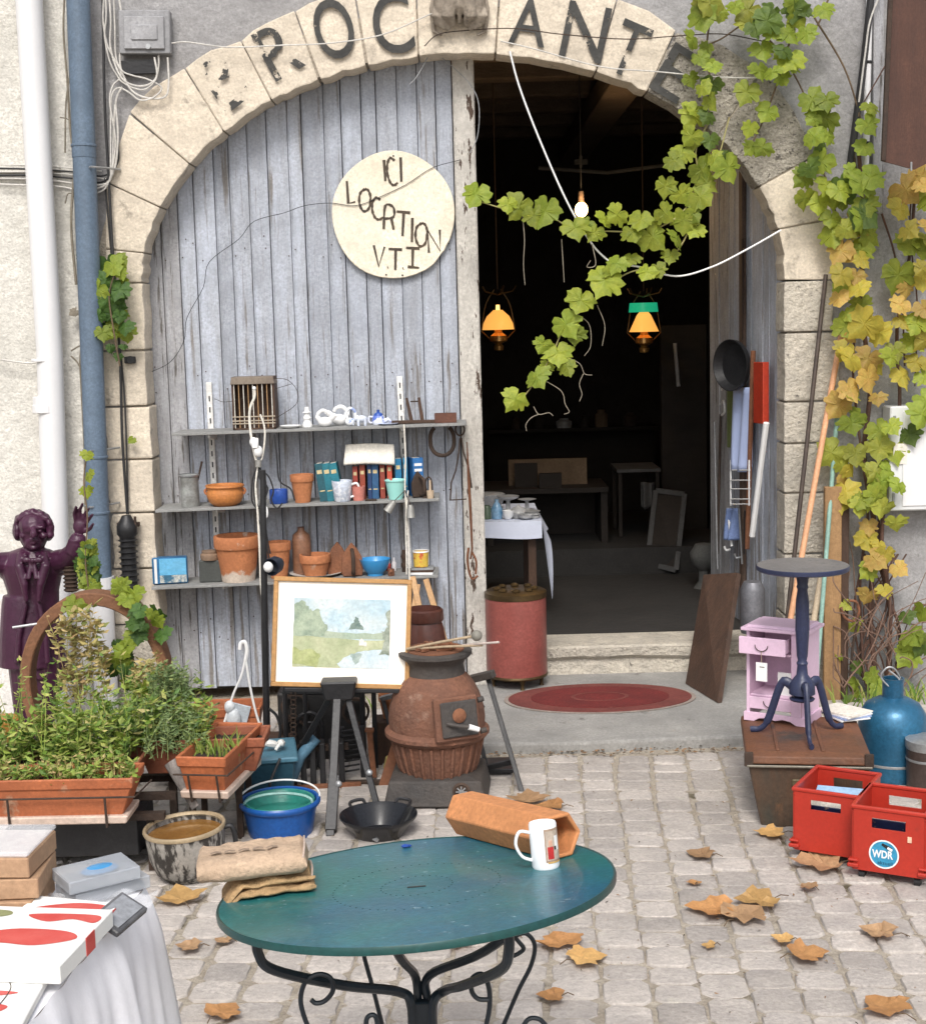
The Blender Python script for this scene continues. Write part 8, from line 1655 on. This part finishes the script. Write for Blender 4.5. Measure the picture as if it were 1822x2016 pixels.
# ivy on the left jamb and dead stems on the left wall
lv = vine('ivy_creeper', 'small dark green creeper on the left jamb beside the black cable', W(220, 700, FY - .05))
stem(lv, [(236, 720), (222, 640), (215, 580), (228, 530)], .004)
cluster(lv, 195, 560, 250, 670, 24, 26, 44, [m_ivy, m_lg[0], m_ivy], y=FY - .05); cluster(lv, 205, 520, 245, 560, 5, 30, 44, [m_ivy, m_lg[0]], y=FY - .05); cluster(lv, 215, 670, 245, 710, 4, 16, 26, [m_ivy], y=FY - .05)
put_leaf(lv, W(262, 862, FY - .04), .04, [m_lg[0]])
dv_ = vine('dry_creeper', 'dead grey creeper stems running up the cream wall between the two pipes', W(165, 1000, FY - .05))
m_dead = pm('dead_stem', (.26, .23, .18), (.16, .14, .11), sc=12, rough=.9, bump=.3)
for px, r in (([(168, 1010), (166, 880), (160, 760), (158, 700), (168, 600), (160, 500), (155, 420), (148, 340)], .005), ([(150, 560), (140, 440), (146, 330), (138, 250), (132, 150), (125, 60), (128, -30)], .006), ([(128, 300), (130, 200), (140, 120), (135, 40), (150, -30)], .004), ([(128, 400), (135, 380), (150, 395), (160, 480), (155, 560)], .003), ([(140, 690), (160, 680), (180, 690), (195, 680)], .004), ([(118, 230), (135, 235), (150, 255)], .003), ([(140, 700), (156, 720), (166, 770), (170, 900)], .004)): stem(dv_, px, r, y=FY - .045, mat=m_dead)
for u, v in ((155, 498), (160, 250), (148, 262), (165, 420), (160, 400), (150, 610), (170, 740), (160, 380)): put_leaf(dv_, W(u, v, FY - .06), U_(.03, .05), [m_ivy if v in (498, 740, 420) else m_dead])
# tufts of grass at the wall foot
q = MB(); r_ = random.Random(31)
for cxx, cyy, n in ((1.95, 6.4, 40), (1.75, 6.35, 30), (-.25, 6.5, 10)):
    for i in range(n):
        p = Vector((cxx + r_.gauss(0, .08), cyy + r_.gauss(0, .04), 0)); h_ = r_.uniform(.05, .16); d = Vector((r_.uniform(-.5, .5), r_.uniform(-.5, .2), 1)).normalized(); e = Vector((.004, .001, 0))
        q.add([p - e, p + e, p + d * h_ * .6 + e * .8, p + d * h_ * .6 - e * .8, p + d * h_ + Vector((d.x * .03, 0, -.01))], [(0, 1, 2, 3), (3, 2, 4)])
solo('weeds', 'thin green weeds growing at the foot of the right wall', 'weeds', q, m_herb, (1.9, 6.4, 0), ww=True, kind='stuff')
# ================================================================ inside the doorway
# red rug on the slab
p = G(1178, 1369, z1); rx_, ry_ = .425, .255
t = thing('oval_rug', 'worn red oval rug with a pale fringe on the threshold slab', 'rug', (p.x, 6.44, z1 + .002)); 
m_rug = pm('red_rug', (.17, .02, .018), (.11, .016, .015), sc=8, rough=.95, bump=.5, bsc=90, c3=(.22, .07, .055), s3=7, t3=.63, w3=.08); m_rug2 = pm('faded_red_rug', (.19, .05, .04), (.13, .032, .028), sc=12, rough=.95, bump=.5, bsc=90); m_rug3 = pm('rug_fringe', (.34, .29, .25), (.24, .19, .17), sc=14, rough=.95, bump=.5, bsc=90)
for nm, a, b, z, m_ in (('fringe', 1.0, .93, .003, m_rug3), ('border', .955, .70, .006, m_rug2), ('field', .72, .0, .008, m_rug), ('centre_ring', .30, .26, .0095, m_rug2)):
    q = MB(); q.lathe([(rx_ * a, 0), (rx_ * a, z), (max(.0001, rx_ * b), z)], 64, caps=False, sy=ry_ / rx_); part(nm, q, m_, t)
# red drum on brass feet
p = G(1017, 1347, z1); dr = 61 * mpp(6.75); Yd = 6.74; zd = lambda v: W(1017, v, Yd - .05).z
t = thing('red_drum', 'dusty red cylindrical stove body on brass feet beside the door post', 'heater', (W(1017, 1300, Yd).x, Yd, z1)); 
q = MB(); zb0, zt0 = zd(1330) - z1, zd(1178) - z1; m_drum = pm('dusty_red_enamel', (.29, .085, .07), (.24, .065, .055), sc=2, rough=.4, bump=.05); m_brs = pm('tarnished_brass', (.12, .075, .03), (.06, .04, .02), sc=12, rough=.4, metal=.6, bump=.2)
q.lathe([(.001, zb0), (dr * .98, zb0), (dr, zb0 + .012), (dr, zt0), (dr * .97, zt0 + .004)], 44, caps=False); part('drum', q, m_drum, t, smooth=True)
q = MB(); q.lathe([(dr * .97, zt0), (dr * 1.02, zt0 + .002), (dr * 1.02, zt0 + .026), (dr * .9, zt0 + .034), (.001, zt0 + .034)], 44, caps=False); part('top_ring', q, m_brs, t, smooth=True)
q = MB(); q.lathe([(dr * 1.0, zb0 - .006), (dr * 1.02, zb0), (dr * 1.0, zb0 + .008)], 44, caps=False); part('base_ring', q, m_brs, t, smooth=True)
for i in range(8): a = 2 * PI * i / 8; q = MB(); q.ball((dr * .6 * math.cos(a), dr * .6 * math.sin(a), zt0 + .04), (.02, .02, .010), 8, 5); part('brass_knob', q, m_brs, t, smooth=True)
for a in (R(-80), R(-10), R(100), R(190)): q = MB(); q.lathe([(.001, 0), (.012, 0), (.007, .012), (.011, zb0 * .6), (.020, zb0)], 12, c=(dr * .8 * math.cos(a), dr * .8 * math.sin(a), 0)); part('foot', q, m_brs, t, smooth=True)
# table with white cloth and crockery
Yt = 7.6; a, b = W(948, 1028, 7.45), W(1062, 1026, 7.45); zt1 = a.z
t = thing('crockery_table', 'small dark table with a pale cloth inside the doorway', 'table', (a.x - .05, Yt, ZF)); x0, x1 = a.x - .35, b.x
q = MB(); q.box(((x0 + x1) / 2, 7.45 + .35, zt1 - .012), (x1 - x0, .7, .022)); part('table_board', q, m_dwood, t, ww=True)
for x in (x0 + .04, x1 - .04):
    for y in (7.5, 8.1): q = MB(); q.box((x, y, (zt1 + ZF) / 2 - .012), (.04, .04, zt1 - ZF - .024)); part('leg', q, m_dwood, t, ww=True)
q = MB()
q.grid(lambda i, j: (x0 - .01 + (x1 - x0 + .02) * i, 7.44 + .72 * j, zt1 + .002), 10, 10)
q.grid(lambda i, j: (x0 - .01 + (x1 - x0 + .02) * i, 7.44 - .006 * j, zt1 + .002 - j * (.085 + .006 * math.sin(i * 9))), 30, 3)
q.grid(lambda i, j: (x1 + .010 + .045 * j + .012 * math.sin(i * 12) * j, 7.44 + .7 * i, zt1 + .002 - j * (.085 + .30 * math.exp(-(i / .13) ** 2) + .02)), 40, 8)
solo('tablecloth', 'pale blue white cloth with a hanging corner on the indoor table', 'tablecloth', q, pm('indoor_cloth', grit=.02, c1=(.62, .66, .78), c2=(.56, .6, .72), sc=4, rough=.85), (x1, 7.5, zt1), ww=True, smooth=True)
def crock(label, u, v, prof, mat, y=7.55, name='crockery', cat='crockery', n=20): p = W(u, v, y); q = MB(); q.lathe(prof, n); return solo(name, label, cat, q, mat, (p.x, y, zt1 + .004), smooth=True)
m_grc = pm('old_china', (.40, .40, .40), (.30, .30, .30), sc=18, rough=.3, bump=0); 
cupp = lambda r, h: [(.001, 0), (r * .5, 0), (r * .9, h * .4), (r, h), (r * .95, h), (r * .8, h * .4), (.001, h * .2)]
crock('blue glass bottle on the indoor table', 978, 1020, [(.001, 0), (.028, 0), (.03, .05), (.018, .075), (.010, .085), (.012, .10), (.001, .10)], pm('blue_glass', (.06, .2, .36), (.3, .45, .6), sc=20, rough=.2, bump=0), name='glass_bottle', cat='bottle')
crock('round pale sugar bowl right of the blue bottle indoors', 1020, 1018, [(.001, 0), (.035, 0), (.045, .03), (.035, .05), (.01, .06), (.001, .07)], m_grc, name='sugar_bowl', cat='bowl')
crock('stack of china saucers at the right of the indoor table', 1045, 1016, [(.001, 0), (.045, 0), (.048, .008), (.04, .012), (.048, .02), (.04, .026), (.048, .036), (.001, .034)], m_grc, name='saucer_stack', cat='saucers')
crock('green glass jar at the left end of the indoor table', 958, 1020, [(.001, 0), (.022, 0), (.022, .06), (.014, .07), (.001, .07)], pm('green_glass', (.1, .14, .09), rough=.2, bump=0), name='glass_jar', cat='jar')
crock('footed china cake stand at the back of the indoor table', 1000, 1000, [(.001, 0), (.04, 0), (.012, .012), (.010, .06), (.055, .075), (.06, .085), (.001, .078)], m_grc, y=7.8, name='cake_stand', cat='cake stand')
crock('second footed stand at the back right of the indoor table', 1037, 1000, [(.001, 0), (.035, 0), (.010, .012), (.010, .05), (.05, .06), (.001, .06)], m_grc, y=7.85, name='cake_stand', cat='cake stand')
crock('white tureen at the back left of the indoor table', 965, 1000, [(.001, 0), (.05, 0), (.075, .05), (.08, .08), (.07, .085), (.001, .09)], m_grc, y=7.95, name='tureen', cat='tureen')
crock('small white cup in the middle of the indoor table', 1000, 1022, cupp(.03, .045), m_white, y=7.52, name='cup', cat='cup')
crock('low dish near the front edge of the indoor table', 1035, 1024, cupp(.04, .025), m_grc, y=7.5, name='dish', cat='dish')
q = MB(); q.lathe([(.001, 0), (.06, 0), (.12, .10), (.11, .10), (.05, .01), (.001, .01)], 24); solo('dark_basin', 'dark iron basin standing under the indoor table', 'basin', q, m_iron, (W(990, 1150, 7.8).x, 7.8, ZF), smooth=True)
# back furniture
Yb = 9.6
def dk(name, label, cat, u0, v0, u1, v1, y, th, mat, floor=False):
    a, b = W(u0, v0, y), W(u1, v1, y); x0, x1 = min(a.x, b.x), max(a.x, b.x); zt2 = a.z; zb2 = ZF + .0 if floor else b.z
    q = MB(); q.box(((x1 - x0) / 2 * 0, th / 2, (zt2 - zb2) / 2), (x1 - x0, th, zt2 - zb2)); return solo(name, label, cat, q, mat, ((x0 + x1) / 2, y, zb2), bevel=.004)
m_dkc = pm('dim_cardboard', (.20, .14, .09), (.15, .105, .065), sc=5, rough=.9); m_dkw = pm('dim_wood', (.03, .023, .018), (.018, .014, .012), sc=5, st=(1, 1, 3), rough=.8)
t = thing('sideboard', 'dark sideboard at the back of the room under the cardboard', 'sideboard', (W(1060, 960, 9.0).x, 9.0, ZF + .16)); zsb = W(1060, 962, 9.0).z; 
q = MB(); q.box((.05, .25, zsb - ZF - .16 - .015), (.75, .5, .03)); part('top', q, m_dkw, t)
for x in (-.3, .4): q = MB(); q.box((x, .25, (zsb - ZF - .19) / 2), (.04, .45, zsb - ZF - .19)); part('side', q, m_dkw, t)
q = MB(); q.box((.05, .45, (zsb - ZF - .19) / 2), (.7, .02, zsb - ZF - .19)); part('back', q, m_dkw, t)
p = W(1080, 960, 9.1); 
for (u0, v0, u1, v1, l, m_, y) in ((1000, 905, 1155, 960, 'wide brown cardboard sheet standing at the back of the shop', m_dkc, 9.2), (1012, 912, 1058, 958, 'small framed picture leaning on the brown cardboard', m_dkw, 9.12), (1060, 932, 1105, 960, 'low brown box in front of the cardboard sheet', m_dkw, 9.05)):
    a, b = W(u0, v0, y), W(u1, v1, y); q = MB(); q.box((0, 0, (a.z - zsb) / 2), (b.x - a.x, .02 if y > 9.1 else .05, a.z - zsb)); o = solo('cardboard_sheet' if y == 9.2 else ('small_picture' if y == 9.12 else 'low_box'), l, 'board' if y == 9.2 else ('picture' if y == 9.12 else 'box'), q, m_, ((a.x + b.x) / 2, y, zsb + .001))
t = thing('wall_cupboard_shelf', 'long dark shelf of jars along the back wall', 'shelf', W(1130, 846, 11.5)); a, b = W(960, 846, 11.4), W(1295, 846, 11.4)
q = MB(); q.box(((a.x + b.x) / 2, 11.5, a.z - .012), (b.x - a.x, .3, .024)); part('board', q, m_dkw, t, ww=True)
q = MB(); q.box(((a.x + b.x) / 2, 11.66, a.z - .55), (b.x - a.x, .04, 1.05)); part('panel', q, m_dkw, t, ww=True)
for u, h_, r_, m_, l in ((1183, .13, .05, m_dkc, 'tan jar standing on the back shelf'), (1015, .09, .04, m_iron, 'small dark jar left on the back shelf'), (1060, .12, .04, m_dkw, 'brown bottle on the back shelf left of the middle'), (1110, .07, .06, m_grc, 'pale bowl on the back shelf'), (1150, .09, .04, m_dkw, 'dark jar beside the tan one on the back shelf'), (1240, .10, .05, m_iron, 'dark pot right on the back shelf')):
    p = W(u, 846, 11.45); q = MB(); q.lathe([(.001, 0), (r_, 0), (r_, h_ * .7), (r_ * .6, h_ * .85), (r_ * .6, h_), (.001, h_)], 16); solo('shelf_jar', l, 'jar', q, m_, (p.x, 11.45, a.z), smooth=True)
t = thing('leaning_frame', 'grey picture frame leaning in the dark right of the shop floor', 'frame', W(1310, 1120, 8.8)); 
A_, B_, C_, D_ = W(1290, 965, 9.05), W(1347, 972, 9.0), W(1330, 1122, 8.75), W(1273, 1108, 8.85); m_gfr = pm('grey_frame', (.10, .10, .10), (.07, .07, .07), sc=9, rough=.8)
for a, b in ((A_, B_), (B_, C_), (C_, D_), (D_, A_)): bar(t, 'frame_bar', a, b, .03, m_gfr, d_=.02)
q = MB(); q.add([A_ + Vector((0, .01, 0)), B_ + Vector((0, .01, 0)), C_ + Vector((0, .01, 0)), D_ + Vector((0, .01, 0))], [(0, 1, 2, 3)]); part('backing', q, m_dkw, t, ww=True)
t = thing('side_table', 'thin legged little table with a hanging cloth in the dark', 'table', W(1256, 1040, 9.3)); a, b = W(1214, 927, 9.2), W(1300, 927, 9.2); 
q = MB(); q.box(((a.x + b.x) / 2, 9.4, a.z), (b.x - a.x, .4, .02)); part('top', q, m_gfr, t, ww=True)
for x in (a.x + .02, b.x - .02):
    for y in (9.22, 9.58): q = MB(); q.box((x, y, (a.z + ZF + .16) / 2 - .005), (.022, .022, a.z - ZF - .18)); part('leg', q, m_dkw, t, ww=True)
t = solo('grey_cloth', 'grey cloth corner hanging from the dark little table', 'cloth', (lambda q: (q.grid(lambda i, j: (W(1262 + 28 * i, 950, 9.1).x, 9.12 + .03 * math.sin(i * 7), W(1270, 950 + 55 * j * (1 - .5 * abs(i - .3)), 9.1).z), 10, 8), q)[1])(MB()), m_gfr, tuple(W(1275, 950, 9.1)), ww=True, smooth=True, solid=.004)
dk('stacked_boards', 'tall dark boards leaning against the right inner wall', 'boards', 1300, 640, 1392, 1000, 9.5, .06, m_dkw, True)
q = MB(); q.tube([W(1328, 675, 9.3), W(1335, 760, 9.3)], .012, 6); solo('pale_stick', 'thin pale stick leaning on the dark boards inside', 'stick', q, m_grc, tuple(W(1328, 675, 9.3)), ww=True)
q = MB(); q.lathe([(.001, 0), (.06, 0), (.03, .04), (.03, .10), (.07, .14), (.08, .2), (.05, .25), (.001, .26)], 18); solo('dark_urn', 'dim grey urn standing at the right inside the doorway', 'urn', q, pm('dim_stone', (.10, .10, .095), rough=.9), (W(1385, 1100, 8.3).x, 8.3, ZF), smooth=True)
# lamps
m_amber = pm('glowing_amber_glass', grit=.02, c1=(.8, .45, .1), rough=.4, bump=0, emit=(1, .44, .09), es=.6)
m_green = pm('lit_green_glass', (.02, .35, .15), rough=.3, bump=0, emit=(.02, .55, .28), es=.35)
def lamp_light(par, p, e, r=.03):
    l = bpy.data.lights.new('glow', 'POINT'); l.energy = e; l.color = (1, .62, .28); l.shadow_soft_size = r; o = bpy.data.objects.new('glow', l); C.objects.link(o); o.location = p; return o
def oil(label, u, v, y, green):
    k = mpp(y); c = W(u, v, y); t = thing('oil_lamp', label, 'hanging lamp', c)
    q = MB(); pr = [(31 * k, -18 * k), (29 * k, -6 * k), (22 * k, 8 * k), (12 * k, 17 * k), (9 * k, 20 * k)] if not green else [(29 * k, -18 * k), (14 * k, 14 * k), (9 * k, 20 * k)]
    q.lathe(pr, 28, caps=False); part('shade', q, m_amber, t, smooth=True)
    q = MB(); q.lathe([(.001, -60 * k), (9 * k, -58 * k), (10 * k, -50 * k), (6 * k, -46 * k), (17 * k, -40 * k), (16 * k, -30 * k), (8 * k, -24 * k), (7 * k, -18 * k), (.001, -18 * k)], 22); part('font', q, pm('lit_brass', (.5, .30, .10), (.3, .16, .05), sc=20, rough=.3, metal=.7, bump=0), t, smooth=True)
    q = MB(); q.lathe([(4 * k, -18 * k), (5 * k, 0), (3.5 * k, 30 * k)], 14, caps=False); part('chimney', q, pm('warm_glass', (.9, .7, .4), rough=.1, bump=0, emit=(1, .55, .15), es=1.5), t, smooth=True)
    for s_ in (-1, 1): q = MB(); q.tube(bez([(s_ * 33 * k, 0, -20 * k), (s_ * 24 * k, 0, 30 * k), (s_ * 6 * k, 0, 60 * k)], 5), 1.2 * k, 6); q.tube([(s_ * 33 * k, 0, -20 * k), (s_ * 15 * k, 0, -38 * k)], 1.2 * k, 6); part('arm', q, m_brs, t, smooth=True)
    q = MB(); q.tube([(0, 0, 60 * k), (0, 0, (3.2 - c.z))], .004, 6); part('chain', q, m_iron, t)
    if green: q = MB(); q.lathe([(29 * k, 20 * k), (27 * k, 38 * k)], 24, caps=False, c=(0, .02, 0)); part('green_shade', q, m_green, t, smooth=True)
    for i in range(5): a = 2 * PI * i / 5; q = MB(); q.tube([(0, 0, 50 * k), (30 * k * math.cos(a), 30 * k * math.sin(a), 56 * k), (36 * k * math.cos(a), 36 * k * math.sin(a), 66 * k)], 1.6 * k, 6); part('scroll_arm', q, m_brs, t, smooth=True)
    lamp_light(t, c + Vector((0, 0, -30 * k)), 1.); return t
oil('hanging oil lamp with a broken amber dome shade, left inside the doorway', 980, 630, 9.0, False)
oil('hanging oil lamp with an amber cone shade under green glass, right inside', 1267, 634, 9.0, True)
p = W(1144, 412, 8.4); t = thing('light_bulb', 'bare glowing light bulb hanging in the dark doorway', 'light bulb', p)
q = MB(); q.ball((0, 0, 0), (.036, .036, .042), 20, 12); part('bulb', q, pm('glowing_bulb', (1, .9, .7), rough=.2, bump=0, emit=(1, .62, .22), es=9), t, smooth=True)
q = MB(); q.cyl((0, 0, .038), (0, 0, .10), .018, .014); part('socket', q, m_iron, t, smooth=True)
q = MB(); q.tube([(0, 0, .1), (0, 0, 3.2 - p.z)], .003, 6); part('flex', q, m_cblk, t)
lamp_light(t, p + Vector((0, -.06, 0)), 6)
p = W(1143, 318, 9.2); t = thing('pulley', 'dim pale cross shaped fitting hanging from a ceiling beam', 'fitting', p); q = MB(); q.box((0, 0, 0), (.08, .02, .03)); q.box((0, .004, 0), (.02, .02, .07)); part('body', q, m_gfr, t); q = MB(); q.tube([(0, 0, .03), (0, 0, 3.2 - p.z)], .003, 6); part('hanger', q, m_iron, t)
q = MB(); a, b = W(1060, 330, 9.2), W(1330, 322, 9.2); q.tube([a, (a + b) / 2 - Vector((0, 0, .04)), b], .012, 6); solo('ceiling_rail', 'thin dim rail hung across the dark upper doorway', 'rail', q, m_gfr, a, ww=True)
